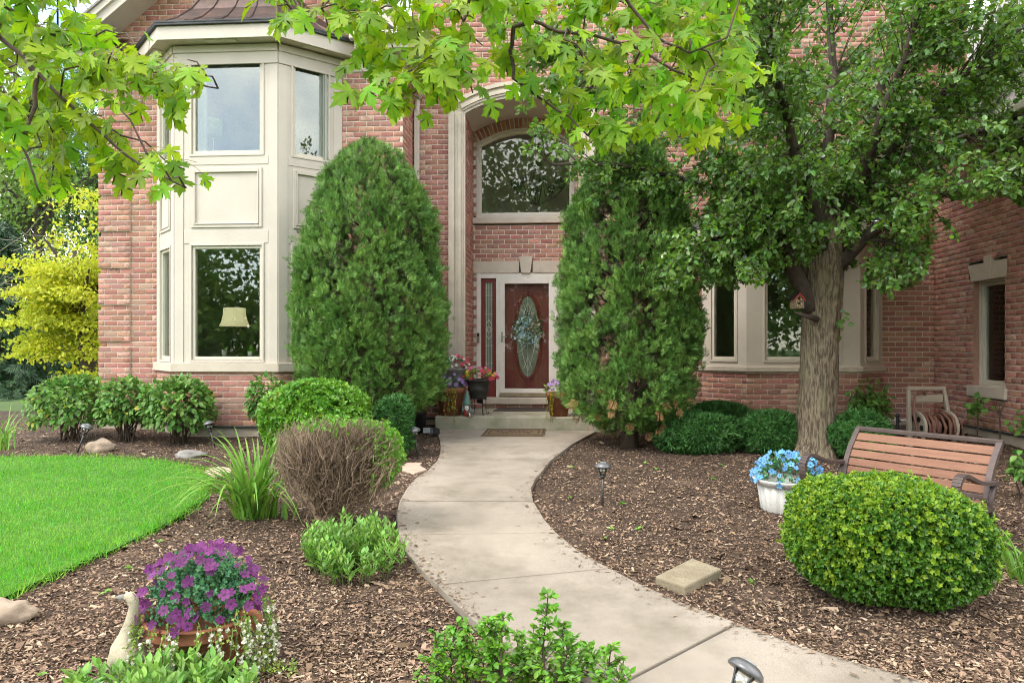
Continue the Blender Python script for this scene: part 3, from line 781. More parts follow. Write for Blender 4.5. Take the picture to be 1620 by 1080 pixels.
# recess cheeks and back wall
cheekL = Face((RX0, D2), u=(0, 1)); lay(cheekL, .0, D4 - D2, BZ0, zspr + rise + .1)
cheekR = Face((RX1, D4), u=(0, -1)); lay(cheekR, .0, D4 - D2, BZ0, zspr + rise + .1)
wz0, wz1 = PZ(831, 344, D4), PZ(755, 228, D4)          # upper window sill, springing
wx0, wx1 = PX(754, D4), 2 * PX(831, D4) - PX(754, D4)
wrise = .25
WR = (((wx1 - wx0) / 2) ** 2 + wrise ** 2) / (2 * wrise); WC = (wx0 + wx1) / 2
def warch(z, pad=0.0):
    if z < wz0: return None
    if z < wz1: return (wx0 - pad, wx1 + pad)
    cz = wz1 + wrise - WR; rr = WR + pad
    s = rr * rr - (z - cz) ** 2
    if s <= 0 or z > wz1 + wrise + pad: return None
    w = min(math.sqrt(s), (wx1 - wx0) / 2 + pad); return (WC - w, WC + w)
zl0, zl1 = PZ(831, 432, D4), PZ(831, 413, D4)          # door lintel
dx0, dx1 = PX(754, D4), 2 * PX(831, D4) - PX(754, D4)
zthr = PZ(831, 628, D4)
lay(wallR, RX0, RX1, BZ0, zspr + rise + .1, [(dx0, dx1, BZ0 - .1, zl0 + .002), (RX0 + .0, RX1, zl0, zl1), lambda z: warch(z, .19 if z > wz1 else 0.0), (RX0, RX1, wz0 - .1, wz0)], phase=.03)
# soldier arch over the upper window
cz = wz1 + wrise - WR
am = math.asin(min(.999, ((wx1 - wx0) / 2) / WR)); ns = 25
for i in range(ns):
    a = -am + 2 * am * (i + .5) / ns
    rr = WR + .105
    BR.append((WC + rr * math.sin(a), D4, cz + rr * math.cos(a), math.cos(a), 0, 0, -1, 2 * am * WR / ns - .012, .185, ('sold', a)))
mb = mortar['wall']
for i in range(24):
    a0 = -am + 2 * am * i / 24; a1 = -am + 2 * am * (i + 1) / 24
    mb.add([(WC + r * math.sin(a), D4, cz + r * math.cos(a)) for r, a in ((WR, a0), (WR, a1), (WR + .23, a1), (WR + .23, a0))], [(0, 1, 2, 3)])
# right part of the main wall and the wing wall coming forward
XW = PX(1478.5, D3)
rx = [PX(1181, YR) - (D3 - YR), PX(1181, YR), PX(1361, YR), PX(1361, YR) + (D3 - YR)]
rby = [D3, YR, YR, D3]
rbF = [Face((rx[i], rby[i]), (rx[i + 1], rby[i + 1])) for i in range(3)]
rs_b, rs_t = PZ(1270, 588, YR), PZ(1270, 580, YR)
rfas = PZ(1400, 372, YR)
for f in rbF: lay(f, 0, f.len, BZ0, rs_b)
lay(wallD, EX1, XW, BZ0, 8.0, [(rx[0], rx[3], BZ0 - 1, rfas + .3)], phase=.11)
side2 = Face((EX1, D2), u=(0, 1)); lay(side2, 0, D3 - D2, BZ0, 8.0)
wing = Face((XW, D3), u=(0, -1))                      # u runs towards the camera
def WU(px):                                           # pixel column -> u on the wing wall
    d = ray(px, CY); return D3 - XW * d[1] / d[0]
def WZc(px, py): d = ray(px, py); return CAMZ + d[2] * XW / d[0]
wu0, wu1 = WU(1540), WU(1590)
wwz0, wwz1 = WZc(1570, 612), WZc(1570, 441)
zeave = 4.42
wing_len = 7.0
lay(wing, 0, WU(1529), BZ0, 8.0)
lay(wing, WU(1529), wing_len, BZ0, zeave - .12, [(wu0, wu1, wwz0, wwz1 + .002), (wu0 - .12, wu1 + .06, wwz1, wwz1 + .25), (wu0 - .1, wu1 + .06, wwz0 - .16, wwz0)], phase=WU(1529) % BLN)
# foundations
def found(fc, u0, u1): MB().fbox(fc, u0, u1, -.1, -.012, -.1, BZ0 - .03).build('foundation', 'foundation', house)
found(wallL, XL, XE); found(wallE, XE, RX0); found(wallE, RX1, EX1); found(wallD, EX1 + .1, rx[0]); found(wallD, rx[3], XW); found(wing, 0, wing_len)
for f in bayF + rbF: found(f, .0, f.len)
for fc, a, b in [(wallL, XL, bx[0]), (wallL, bx[3], XE), (wallE, XE, RX0 - PW), (wing, 0, wing_len)] + [(f, 0, f.len) for f in bayF + rbF]:
    MB().fbox(fc, a, b, -.02, .012, BZ0 - .03, BZ0).build('flashing', 'dark_metal', house)

# --- bricks into objects
def brick_proto(seed):
    r = random.Random(seed); e = .06
    j = lambda s: r.uniform(-s, s)
    V = []
    for y, ix, iz in ((-1.2, .5, .5), (.62, .5, .5), (1.0, .478, .44)):
        for sx, sz in ((-1, -1), (1, -1), (1, 1), (-1, 1)):
            V.append((sx * ix + j(.008), y + (j(.18) if y > .5 else 0), sz * iz + j(.025)))
    T = []
    for a in (0, 4):
        for k in range(4):
            p, q = a + k, a + (k + 1) % 4
            T += [(p, q, q + 4), (p, q + 4, p + 4)]
    T += [(8, 9, 10), (8, 10, 11)]
    return np.array(V, float), np.array(T)
BRICK = [brick_proto(i) for i in range(6)]
nb = len(BR)
bpos = np.array([b[:3] for b in BR], float)
bB = np.zeros((nb, 3, 3)); bS = np.zeros((nb, 3))
full = np.zeros(nb, bool)
for i, b in enumerate(BR):
    u = np.array((b[3], b[4], 0.0)); nn = np.array((b[5], b[6], 0.0)); up = np.array((0, 0, 1.0))
    if isinstance(b[9], tuple):
        a = b[9][1]; u = np.array((math.cos(a), 0, -math.sin(a))); up = np.array((math.sin(a), 0, math.cos(a)))
    else: full[i] = b[9]
    bB[i] = np.stack([-u, nn, up], -1); bS[i] = (b[7], .0085, b[8])
bqx, bqy, bdep = proj(bpos)
hide = np.zeros(nb, bool)
for poly in ([(455, 222), (715, 222), (715, 680), (455, 680)], [(875, 220), (1110, 220), (1110, 700), (875, 700)], [(740, 0), (1490, 0), (1480, 330), (1420, 430), (1030, 440), (860, 330), (820, 140)],
             [(50, 610), (345, 610), (345, 700), (50, 700)], [(0, 0), (380, 0), (330, 330), (0, 330)], [(1245, 380), (1330, 380), (1330, 720), (1245, 720)], [(395, 590), (700, 600), (700, 700), (395, 700)], [(420, 0), (1200, 0), (1100, 250), (420, 220)]):
    hide |= inpoly(bqx, bqy, poly)
facing = np.abs(np.sum(bB[:, :, 1] * unit(bpos - np.array((0, 0, CAMZ))), -1))
score = np.where(full & ~hide & (bqx > 5) & (bqx < 1615) & (bqy > 5) & (bqy < 760), facing / bdep ** 2, -1)
order = np.argsort(-score); ind, rest = order[:300], order[300:]
bidx = rng.integers(0, 6, nb)
pieces('brick', BRICK, bpos[ind], bB[ind], bS[ind], 'brick', house, idx=bidx[ind])
scatter('brickwork', BRICK, bpos[rest], bB[rest], bS[rest], 'brick', house, idx=bidx[rest])
for kx, mb in mortar.items(): mb.build('mortar_' + kx if kx != 'wall' else 'wall', 'mortar', house)

# --- left bay: boards, windows, panels
def bay_z(py): return PZ(358, py, YB)
body = MB(); trimb = MB(); panels = MB()
uw = [bay_z(247), bay_z(91)]; lw = [bay_z(573), bay_z(385)]
pz = [bay_z(360), bay_z(266)]
for f, wins in ((fF, (PX(300, YB) - bx[1], PX(418, YB) - bx[1])), (fR, None), (fL, None)):
    if wins is None:
        c = f.len / 2; wins = (c - .30, c + .30)
    hs = [(wins[0], wins[1], uw[0], uw[1]), (wins[0], wins[1], lw[0], lw[1])]
    holed(body, f, 0, f.len, zsill_t, zfr, hs, -.09, 0)
    # corner boards, rails
    for a, b in ((.0, .14), (f.len - .14, f.len)): trimb.fbox(f, a + .004, b - .004, .0, .012, zsill_t, zfr - .28)
    for z0, z1 in ((pz[1] + .05, uw[0] - .0), (lw[1], pz[0] - .04)):
        trimb.fbox(f, .145, f.len - .145, .0, .008, z0, z1)
    trimb.fbox(f, .0, f.len, 0, .022, zfr - .27, zfr - .002)
    trimb.fbox(f, .0, f.len, .022, .045, zfr - .10, zfr - .003)
    panels.fring(f, wins[0] + .03, wins[1] - .03, pz[0], pz[1], .045, .0, .02)
    panels.fring(f, wins[0] + .075, wins[1] - .075, pz[0] + .045, pz[1] - .045, .018, .0, .032)
    for z0, z1 in (uw, lw): window(f, wins[0], wins[1], z0, z1)
body.build('bay_body', 'trim', house); trimb.build('bay_board', 'trim', house, bevel=.003); panels.build('panel_moulding', 'trim', house, bevel=.006)
def offset_outline(xs, ys, o, ends):        # outline of a three-sided bay pushed out by o
    t = math.tan(R(22.5))
    return [(xs[0] - o * ends, ys[0]), (xs[1] - o * t, ys[1] - o), (xs[2] + o * t, ys[2] - o), (xs[3] + o * ends, ys[3])]
def bay_ring(mb, o0, o1, xs, ys, z0, z1):
    a = offset_outline(xs, ys, o0, 1.41); b = offset_outline(xs, ys, o1, 1.41)
    for i in range(3):
        mb.hexa([(*b[i], z0), (*b[i + 1], z0), (*a[i + 1], z0), (*a[i], z0), (*b[i], z1), (*b[i + 1], z1), (*a[i + 1], z1), (*a[i], z1)])
m = MB(); bay_ring(m, -.06, .055, bx, by, zsill_b, zsill_t); m.build('window_sill', 'limestone', house, bevel=.008)
m = MB(); bay_ring(m, .235, .26, bx, by, zfr, zfas); m.build('fascia', 'trim', house, bevel=.004)
m = MB(); bay_ring(m, -.03, .235, bx, by, zfr + .02, zfr + .035); m.build('soffit', 'soffit', house)
m = MB(); bay_ring(m, .255, .30, bx, by, zfas, zfas + .035); bay_ring(m, .285, .305, bx, by, zfas + .03, zfas + .055); m.build('drip_edge', 'dark_metal', house, bevel=.004)
def soffit_vent(c, ux, uy, l, w):
    M = Matrix.Translation((c[0], c[1], zfr + .004)) @ Matrix.Rotation(math.atan2(uy, ux), 4, 'Z')
    MB().box(-l / 2, l / 2, -w / 2, w / 2, 0, .014, M).build('soffit_vent', 'vent', house)
soffit_vent(((bx[1] + bx[2]) / 2, YB - .15), 1, 0, .44, .09)
for f in (fL, fR):
    q = f.p + f.u * f.len * .5 + f.n * .15
    soffit_vent((q.x, q.y), f.u.x, f.u.y, .34, .11)
def bay_roof(xs, ys, z0, o, hgt, mname, steps, seams):
    outs = []
    for t, h in steps:
        oo = o * (1 - t) - t * .65
        a = offset_outline(xs, ys, oo, 1.41)
        yw = ys[0]
        a = [(x, min(y, yw - .004)) for x, y in a]
        outs.append([(x, y, z0 + h * hgt) for x, y in a])
    m = MB()
    for r0, r1 in zip(outs, outs[1:]):
        for i in range(3): m.add([r0[i], r0[i + 1], r1[i + 1], r1[i]], [(0, 1, 2, 3)])
    ro = m.build('bay_roof', mname, house)
    s = MB()
    for i in range(3):
        for q in ([0] if i else []) + list(seams[i]):
            s.tube([Vector(r[i]).lerp(Vector(r[i + 1]), q) + Vector((0, -.004, .008)) for r in outs], .011, 5)
    s.build('seam', mname, ro)
    return ro
bay_roof(bx, by, zfas + .05, .30, .80, 'copper', [(0, 0), (.12, .06), (.35, .25), (.6, .55), (.85, 1.0), (1.0, 1.35)], ((.33, .66), (.25, .5, .75), (.33, .66)))
# --- gable of the left wing: rakes, soffits, returns
for s in (-1, 1):
    xe = XL - .30 if s < 0 else XE + .30
    n_ = 4.2
    def gp(t, y, dz): return (xe - s * t, y, zfr + .02 + GS * t + dz)
    yo = D1 - .42
    MB().hexa([gp(0, yo - .03, 0), gp(n_, yo - .03, 0), gp(n_, yo, 0), gp(0, yo, 0), gp(0, yo - .03, .22), gp(n_, yo - .03, .22), gp(n_, yo, .22), gp(0, yo, .22)]).build('rake_board', 'trim', house)
    MB().hexa([gp(-.03, yo - .07, .15), gp(n_, yo - .07, .15), gp(n_, yo - .031, .15), gp(-.03, yo - .031, .15), gp(-.03, yo - .07, .26), gp(n_, yo - .07, .26), gp(n_, yo - .031, .26), gp(-.03, yo - .031, .26)]).build('rake_moulding', 'trim', house)
    MB().hexa([gp(.02, yo, .02), gp(n_, yo, .02), gp(n_, D1 + .02, .02), gp(.02, D1 + .02, .02), gp(.02, yo, .04), gp(n_, yo, .04), gp(n_, D1 + .02, .04), gp(.02, D1 + .02, .04)]).build('rake_soffit', 'soffit', house)
    MB().hexa([gp(-.06, yo - .1, .262), gp(n_, yo - .1, .262), gp(n_, D1 + 5, .262), gp(-.06, D1 + 5, .262), gp(-.06, yo - .1, .30), gp(n_, yo - .1, .30), gp(n_, D1 + 5, .30), gp(-.06, D1 + 5, .30)]).build('roof', 'shingle', house)
    # cornice return
    xa, xb = (xe - .02, XL + .42) if s < 0 else (XE - .62, xe + .02)
    yb_ = D2 - .02 if s > 0 else D1 + 2.0
    m = MB(); m.box(xa, xb, yo, D1 - .002, zfr, zfr + .19); 
    if s > 0: m.box(XE + .002, xb, D1 - .002, yb_, zfr, zfr + .19)
    else: m.box(xa, XL - .002, D1 - .002, yb_, zfr, zfr + .19)
    m.build('cornice_return', 'trim', house, bevel=.006)
    m = MB(); m.box(xa - .05, xb + .05, yo - .11, yo - .002, zfr + .10, zfr + .22)
    if s > 0: m.box(xb + .002, xb + .11, yo - .11, yb_, zfr + .10, zfr + .22)
    else: m.box(xa - .11, xa - .002, yo - .11, yb_, zfr + .10, zfr + .22)
    m.build('gutter', 'trim', house, bevel=.02)
    m = MB()
    m.add([(xa - .05, yo - .1, zfr + .225), (xb + .05, yo - .1, zfr + .225), (xb + .05, D1 - .01, zfr + .42), (xa - .05, D1 - .01, zfr + .42)], [(0, 1, 2, 3)])
    m.build('return_roof', 'dark_metal', house)
    if s > 0:
        m = MB(); m.fbox(wallL, bx[3] + .02, XE + .03, .0, .03, zq - .01, zfr - .002); m.fbox(side1, .0, D2 - D1 - .02, .003, .03, zq - .01, zfr - .002)
        m.build('frieze', 'trim', house)
        soffit_vent((XE + .17, D1 + .12), 0, 1, .3, .12)
        soffit_vent((XE - .35, D1 - .22), 1, 0, .34, .11)
# downspout in the corner beside the entry
dsx, dsy = XE + .075, D2 - .06
MB().box(dsx - .04, dsx + .04, dsy - .03, dsy + .03, .42, zfr - .55).tube([(dsx, dsy, zfr - .56), (dsx + .02, dsy - .02, zfr - .38), (dsx + .17, dsy - .16, zfr - .2), (dsx + .2, dsy - .2, zfr - .02)], .042, 8).build('downspout', 'trim', house, bevel=.006)

# --- entry: pilasters, arch, vault, lintel, sill
for s in (-1, 1):
    xi = RX0 if s < 0 else RX1
    m = MB()
    def band(a, b, d): 
        x0, x1 = sorted((xi + s * a, xi + s * b)); m.box(x0, x1, D2 - d, D2 + .04, gz(0, 11) + .0, zspr)
    band(-.006, .028, .062); band(.028, .055, .085); band(.055, .105, .105); band(.105, .16, .08); band(.16, PW + .0, .115)
    pil = m.build('pilaster', 'limestone', house, bevel=.004)
    x0, x1 = sorted((xi + s * .0, xi + s * PW)); MB().box(x0, x1, D2 - .05, D2 + .03, zspr + .001, zspr + .235).build('impost', 'limestone', house)
def arch_band(o0, o1, d, name, mname, rng_=None, y1=None):
    m = MB(); cz = zspr + rise - RAD
    am = math.asin(min(.9999, RW / RAD)); N = 28
    y1 = D2 + .04 if y1 is None else y1
    pts = []
    for i in range(N + 1):
        a = -am + 2 * am * i / N
        for rr in (RAD + o0, RAD + o1):
            for y in (D2 - d, y1): pts.append((RC + rr * math.sin(a), y, cz + rr * math.cos(a)))
    fs = []
    for i in range(N):
        b = i * 4; c = b + 4
        fs += [(b, c, c + 2, b + 2), (b + 2, c + 2, c + 3, b + 3), (b + 3, c + 3, c + 1, b + 1), (b + 1, c + 1, c, b)]
    fs += [(0, 2, 3, 1), (N * 4, N * 4 + 1, N * 4 + 3, N * 4 + 2)]
    m.add(pts, fs); return m.build(name, mname, house)
arch_band(-.006, .035, .062, 'arch_moulding', 'limestone'); arch_band(.036, .07, .085, 'arch_moulding', 'limestone'); arch_band(.071, .13, .105, 'arch_moulding', 'limestone')
arch_band(.131, .175, .08, 'arch_moulding', 'limestone'); arch_band(.176, .235, .12, 'arch_moulding', 'limestone')
arch_band(.0, .02, -.045, 'vault', 'soffit', y1=D4 + .02)
MB().hexa([(RC - .09, D2 - .15, zspr + rise - .03), (RC + .09, D2 - .15, zspr + rise - .03), (RC + .09, D2, zspr + rise - .03), (RC - .09, D2, zspr + rise - .03),
           (RC - .15, D2 - .15, zspr + rise + .33), (RC + .15, D2 - .15, zspr + rise + .33), (RC + .15, D2, zspr + rise + .33), (RC - .15, D2, zspr + rise + .33)]).build('keystone', 'limestone', house, bevel=.008)
kx0, kx1 = PX(823, D4), PX(841, D4)
MB().fbox(wallR, RX0 + .004, kx0 - .02, -.08, .03, zl0, zl1).fbox(wallR, kx1 + .02, RX1 - .004, -.08, .03, zl0, zl1).build('lintel', 'limestone', house, bevel=.006)
MB().hexa([wallR.pt(kx0 + .02, .05, zl0 - .002), wallR.pt(kx1 - .02, .05, zl0 - .002), wallR.pt(kx1 - .02, -.05, zl0 - .002), wallR.pt(kx0 + .02, -.05, zl0 - .002),
           wallR.pt(kx0 - .02, .05, zl1 + .08), wallR.pt(kx1 + .02, .05, zl1 + .08), wallR.pt(kx1 + .02, -.05, zl1 + .08), wallR.pt(kx0 - .02, -.05, zl1 + .08)]).build('keystone', 'limestone', house, bevel=.006)
MB().fbox(wallR, RX0 + .003, RX1 - .003, -.12, .06, wz0 - .105, wz0).build('window_sill', 'limestone', house, bevel=.01)
# arched window
def arch_frame(i0, i1, d0, d1, name, mname, parent):
    m = MB(); N = 20
    def ring(i):
        w = (wx1 - wx0) / 2 - i; r = WR - i; cz = wz1 + wrise - WR
        am = math.asin(min(.9999, w / r)); pts = [(WC - w, wz0 + i)]
        pts += [(WC + r * math.sin(-am + 2 * am * k / N), cz + r * math.cos(-am + 2 * am * k / N)) for k in range(N + 1)]
        return pts + [(WC + w, wz0 + i)]
    if i1 is None:
        a = ring(i0); k = len(a)
        m.add([(x, D4 - d0, z) for x, z in a], [tuple(range(k))])
        return m.build(name, mname, parent)
    a, b = ring(i0), ring(i1); k = len(a)
    vs = [(x, D4 - d, z) for d in (d1, d0) for q in (a, b) for x, z in q]
    fs = []
    for i in range(k):
        j = (i + 1) % k
        fs += [(i, j, k + j, k + i), (2 * k + i, 3 * k + i, 3 * k + j, 2 * k + j), (i, 2 * k + i, 2 * k + j, j), (k + i, k + j, 3 * k + j, 3 * k + i)]
    return m.add(vs, fs).build(name, mname, parent)
aw = arch_frame(0, .045, -.1, .02, 'window', 'trim', house)
arch_frame(.046, .085, -.08, .0, 'sash', 'sash', aw)
arch_frame(.08, None, -.04, 0, 'pane', 'window_glass', aw)

# --- door set
zh = zl0
sx0, sx1 = PX(761, D4), PX(785, D4); ex0, ex1 = PX(790, D4), PX(877, D4)
fr = MB(); zt = PZ(831, 440, D4)
fr.fbox(wallR, dx0 - .0, sx0, -.1, .02, zthr, zh); fr.fbox(wallR, sx1, ex0, -.1, .012, zthr, zt); fr.fbox(wallR, ex1, dx1, -.1, .02, zthr, zh)
fr.fbox(wallR, sx0, ex1, -.1, .014, zt, zh)
fr.fbox(wallR, dx0 + .012, dx0 + .035, .02, .032, zthr, zh); fr.fbox(wallR, ex1 + .02, ex1 + .045, .02, .03, zthr, zh)
fr.build('door_frame', 'white_trim', house, bevel=.004)
# sidelight
sl = MB().fring(wallR, sx0, sx1, zthr, zt, .055, -.07, -.03, .34).fring(wallR, sx0 + .05, sx1 - .05, zthr + .335, zt - .05, .016, -.07, -.018).build('sidelight', 'maroon', house, bevel=.004)
a0, a1, b0, b1 = sx0 + .062, sx1 - .062, zthr + .35, zt - .062
MB().fbox(wallR, a0, a1, -.06, -.05, b0, b1).build('pane', 'leaded_glass', sl)
ld = MB(); am_ = (a0 + a1) / 2
def came(pts, parent_mb, r=.0042): parent_mb.tube([wallR.pt(u, -.046, z) for u, z in pts], r, 5)
for du in (-.042, .0, .042): came([(am_ + du, b0), (am_ + du, b1)], ld)
for t in (.03, .14, .33, .66, .86): came([(a0, b0 + (b1 - b0) * t), (a1, b0 + (b1 - b0) * t)], ld)
zc = b0 + (b1 - b0) * .5
for s in (-1, 1):
    came([(am_, zc - .17), (am_ + s * .05, zc - .09), (am_ + s * .02, zc), (am_ + s * .05, zc + .09), (am_, zc + .17)], ld, .005)
    came([(am_, zc - .06), (am_ + s * .062, zc), (am_, zc + .06)], ld, .005)
ld.build('leading', 'lead', sl)
# entry door behind, storm door before it
zd0 = zthr + .03
door = MB().fbox(wallR, ex0 + .02, ex1 - .02, -.16, -.115, zd0, zt - .005).build('entry_door', 'maroon', house)
dc = (ex0 + ex1) / 2 + .012; dzc = PZ(831, 532, D4); ou, oz = .215, PZ(831, 466, D4) - dzc
def oval(o, k, d): return [wallR.pt(dc + (ou + o) * math.sin(2 * PI * i / k), d, dzc + (oz + o) * math.cos(2 * PI * i / k)) for i in range(k + 1)]
MB().tube(oval(.022, 48, -.112), .016, 8).tube(oval(-.006, 48, -.110), .012, 8).tube(oval(.048, 48, -.114), .008, 6).build('oval_moulding', 'maroon', door, smooth=True)
MB().add([wallR.pt(dc, -.113, dzc)] + oval(0, 48, -.113), [(0, i + 1, i + 2) for i in range(48)]).build('oval_pane', 'leaded_glass', door)
ld = MB()
def oc(pts): ld.tube([wallR.pt(dc + u * ou, -.108, dzc + z * oz) for u, z in pts], .0042, 5)
oc([(0, -.98), (0, .98)])
for s in (-1, 1):
    oc([(0, .82), (s * .25, .62), (s * .52, .30), (s * .62, 0), (s * .52, -.30), (s * .25, -.62), (0, -.82)])
    for z in (-.36, .0, .36): oc([(s * .56, z), (s * .97 * math.sqrt(1 - z * z), z * 1.05)])
    oc([(s * .0, .5), (s * .34, .78)]); oc([(s * .0, -.5), (s * .34, -.78)]); oc([(s * .5, .36), (0, .0), (s * .5, -.36)])
ld.build('leading', 'lead', door)
storm = MB().fring(wallR, ex0, ex1, zthr + .05, zt, .095, -.03, .018, .1).build('storm_door', 'white_trim', house, bevel=.006)
MB().fbox(wallR, ex0 + .012, ex1 - .012, -.03, .024, zthr + .012, zthr + .075).build('sweep', 'paver', storm)
MB().fbox(wallR, ex0 + .094, ex1 - .094, -.008, -.004, zthr + .15, zt - .094).build('pane', 'storm_glass', storm)
hz_ = PZ(797, 533, D4)
hd = MB().fbox(wallR, ex0 + .035, ex0 + .062, .018, .03, hz_ - .09, hz_ + .09).tube([wallR.pt(ex0 + .048, .03, hz_), wallR.pt(ex0 + .05, .065, hz_), wallR.pt(ex0 + .13, .065, hz_ + .004)], .009, 8).build('handle', 'nickel', storm, bevel=.003)
MB().fbox(wallR, dx0 + .01, dx0 + .055, .032, .058, hz_ - .10, hz_ + .07).build('keypad', 'nickel', house, bevel=.006)
MB().fbox(wallR, dx0 + .012, dx0 + .053, .058, .062, hz_ + .01, hz_ + .068).build('keypad_screen', 'black', house)
# threshold stone, brick riser, porch slab
zp = PZ(831, 647, D4 - .16)
MB().fbox(wallR, PX(766, D4), RX1 - .01, .0, .20, zthr - .11, zthr).build('threshold', 'limestone', house, bevel=.012)
rz = Face((0, D4 - .14), u=(1, 0))
MB().fbox(rz, RX0 + .01, RX1 - .01, -.14, -.005, zp - .05, zthr - .112).build('riser', 'mortar', house)
YP = 10.72
pzt = PZ(780, 659, YP)
pxl = PX(688, YP)
pxr = 2 * RC - pxl
MB().box(pxl, pxr, YP, D2 - .13, gz(0, 11) - .2, pzt).box(RX0 + .01, RX1 - .01, D2 - .13, D4 - .01, gz(0, 11) - .2, pzt).build('porch_slab', 'porch_concrete', house, bevel=.018)
nr = int((RX1 - RX0) / .2) + 1
rp = np.array([(RX0 + .1 + i * .205, D4 - .135, (pzt + zthr - .11) / 2) for i in range(nr)])
pieces('riser_brick', BRICK, rp, np.repeat(np.stack([(-1, 0, 0), (0, -1, 0), (0, 0, 1)], -1)[None].astype(float), nr, 0), np.tile((.193, .012, zthr - .12 - pzt), (nr, 1)), 'brick', house)

# --- right bay
rb_t = PZ(1270, 398, YR); rb_b = PZ(1270, 573, YR)
body = MB(); trimb = MB()
for i, f in enumerate(rbF):
    if i == 1: wins = [(PX(1207, YR) - rx[1], PX(1331, YR) - rx[1])]
    else: wins = [(f.len / 2 - .25, f.len / 2 + .25)]
    holed(body, f, 0, f.len, rs_t, rfas, [(a, b, rb_b, rb_t) for a, b in wins], -.09, 0)
    trimb.fbox(f, 0, f.len, 0, .02, rfas - .16, rfas - .002)
    for a, b in wins: window(f, a, b, rb_b, rb_t)
body.build('bay_body', 'trim', house); trimb.build('bay_board', 'trim', house, bevel=.003)
m = MB(); bay_ring(m, -.06, .05, rx, rby, rs_b, rs_t); m.build('window_sill', 'limestone', house, bevel=.008)
m = MB(); bay_ring(m, .31, .34, rx, rby, rfas, rfas + .16); m.build('fascia', 'trim', house, bevel=.004)
m = MB(); bay_ring(m, -.03, .31, rx, rby, rfas + .02, rfas + .035); m.build('soffit', 'soffit', house)
bay_roof(rx, rby, rfas + .161, .36, .55, 'slate_roof', [(0, 0), (.35, .3), (.7, .65), (1.0, 1.0)], ((.5,), (.25, .5, .75), (.5,)))
# --- wing: window, lintel, sill, eave, roof
window(wing, wu0 + .0, wu1, wwz0, wwz1, d=-.09)
MB().fbox(wing, wu0 - .005, wu0, -.09, .0, wwz0, wwz1).fbox(wing, wu1, wu1 + .005, -.09, 0, wwz0, wwz1).build('reveal', 'brick', house)
lh = .24; uc = (wu0 + wu1) / 2
def wedge(ub0, ub1, ut0, ut1, z0, z1, d, nm):
    MB().hexa([wing.pt(ub0, d, z0), wing.pt(ub1, d, z0), wing.pt(ub1, -.09, z0), wing.pt(ub0, -.09, z0), wing.pt(ut0, d, z1), wing.pt(ut1, d, z1), wing.pt(ut1, -.09, z1), wing.pt(ut0, -.09, z1)]).build(nm, 'limestone', house, bevel=.005)
wedge(wu0 - .04, uc - .08, wu0 - .12, uc - .09, wwz1, wwz1 + lh, .012, 'lintel'); wedge(uc + .08, wu1 + .04, uc + .09, wu1 + .06, wwz1, wwz1 + lh, .012, 'lintel')
wedge(uc - .074, uc + .074, uc - .084, uc + .084, wwz1, wwz1 + lh + .09, .025, 'keystone')
MB().fbox(wing, wu0 - .10, wu1 + .06, -.09, .045, wwz0 - .155, wwz0).build('window_sill', 'limestone', house, bevel=.008)
u0 = WU(1529)
m = MB(); m.fbox(wing, u0, wing_len, .003, .36, zeave - .12, zeave - .09); m.build('soffit', 'soffit', house)
m = MB(); m.fbox(wing, u0, wing_len, .36, .385, zeave - .15, zeave + .06); m.fbox(wing, u0 - .02, u0, .0, .385, zeave - .15, zeave + .06); m.build('fascia', 'soffit', house)
m = MB(); m.fbox(wing, u0 - .03, wing_len, .387, .49, zeave - .02, zeave + .09); m.build('gutter', 'trim', house, bevel=.02)
# shingle courses on the wing roof
ru = MB(); pitch = 1.0
for i in range(44):
    d = .42 - i * .17; z = zeave + .09 + i * .17 * pitch
    ub = u0 - .06 if d > -.02 else -18.0
    ru.hexa([wing.pt(ub, d, z), wing.pt(wing_len, d, z), wing.pt(wing_len, d - .18, z + .18 * pitch - .006), wing.pt(ub, d - .18, z + .18 * pitch - .006),
             wing.pt(ub, d, z + .014), wing.pt(wing_len, d, z + .014), wing.pt(wing_len, d - .18, z + .18 * pitch), wing.pt(ub, d - .18, z + .18 * pitch)])
ru.build('roof', 'shingle', house)
# --- rooms behind the glass
def room(x0, x1, y0, y1, z0, z1, name='room', side=None):
    m = MB(); v = [(x0, y0, z0), (x1, y0, z0), (x1, y1, z0), (x0, y1, z0), (x0, y0, z1), (x1, y0, z1), (x1, y1, z1), (x0, y1, z1)]
    fs = [(4, 5, 6, 7), (1, 2, 6, 5), (2, 3, 7, 6), (3, 0, 4, 7)]
    if side == 'x': fs = [(4, 5, 6, 7), (1, 2, 6, 5), (2, 3, 7, 6), (0, 1, 5, 4)]
    m.add(v, fs).build(name, 'room', house)
    MB().add(v[:4], [(0, 1, 2, 3)]).build('room_floor', 'room_floor', house)
zmid = bay_z(330)
room(bx[0] - .1, XE - .1, D1 + .02, D1 + 3.6, .62, zmid - .15); room(bx[0] - .1, XE - .1, D1 + .02, D1 + 3.6, zmid + .1, zfr + .1)
MB().box(bx[1], bx[2], YB + .1, D1 + .02, zmid - .15, zmid + .1).build('bay_floor', 'room_floor', house)
MB().prism([(bx[0] + .1, D1 + .02), (bx[1] + .05, YB + .1), (bx[2] - .05, YB + .1), (bx[3] - .1, D1 + .02)], zfr - .08, zfr - .04).build('bay_ceiling', 'room', house)
MB().prism([(bx[0] + .1, D1 + .02), (bx[1] + .05, YB + .1), (bx[2] - .05, YB + .1), (bx[3] - .1, D1 + .02)], .58, .62).build('bay_floor', 'room_floor', house)
room(RX0 - .6, RX1 + .6, D4 + .2, D4 + 2.6, pzt, zspr + rise + .6)
room(rx[0] - .2, rx[3] + .2, D3 + .02, D3 + 3.5, .62, rfas + .2)
room(XW + .1, XW + 2.6, WU and D3 - wu1 - .6, D3 - wu0 + .6, .7, 3.6, side='x')
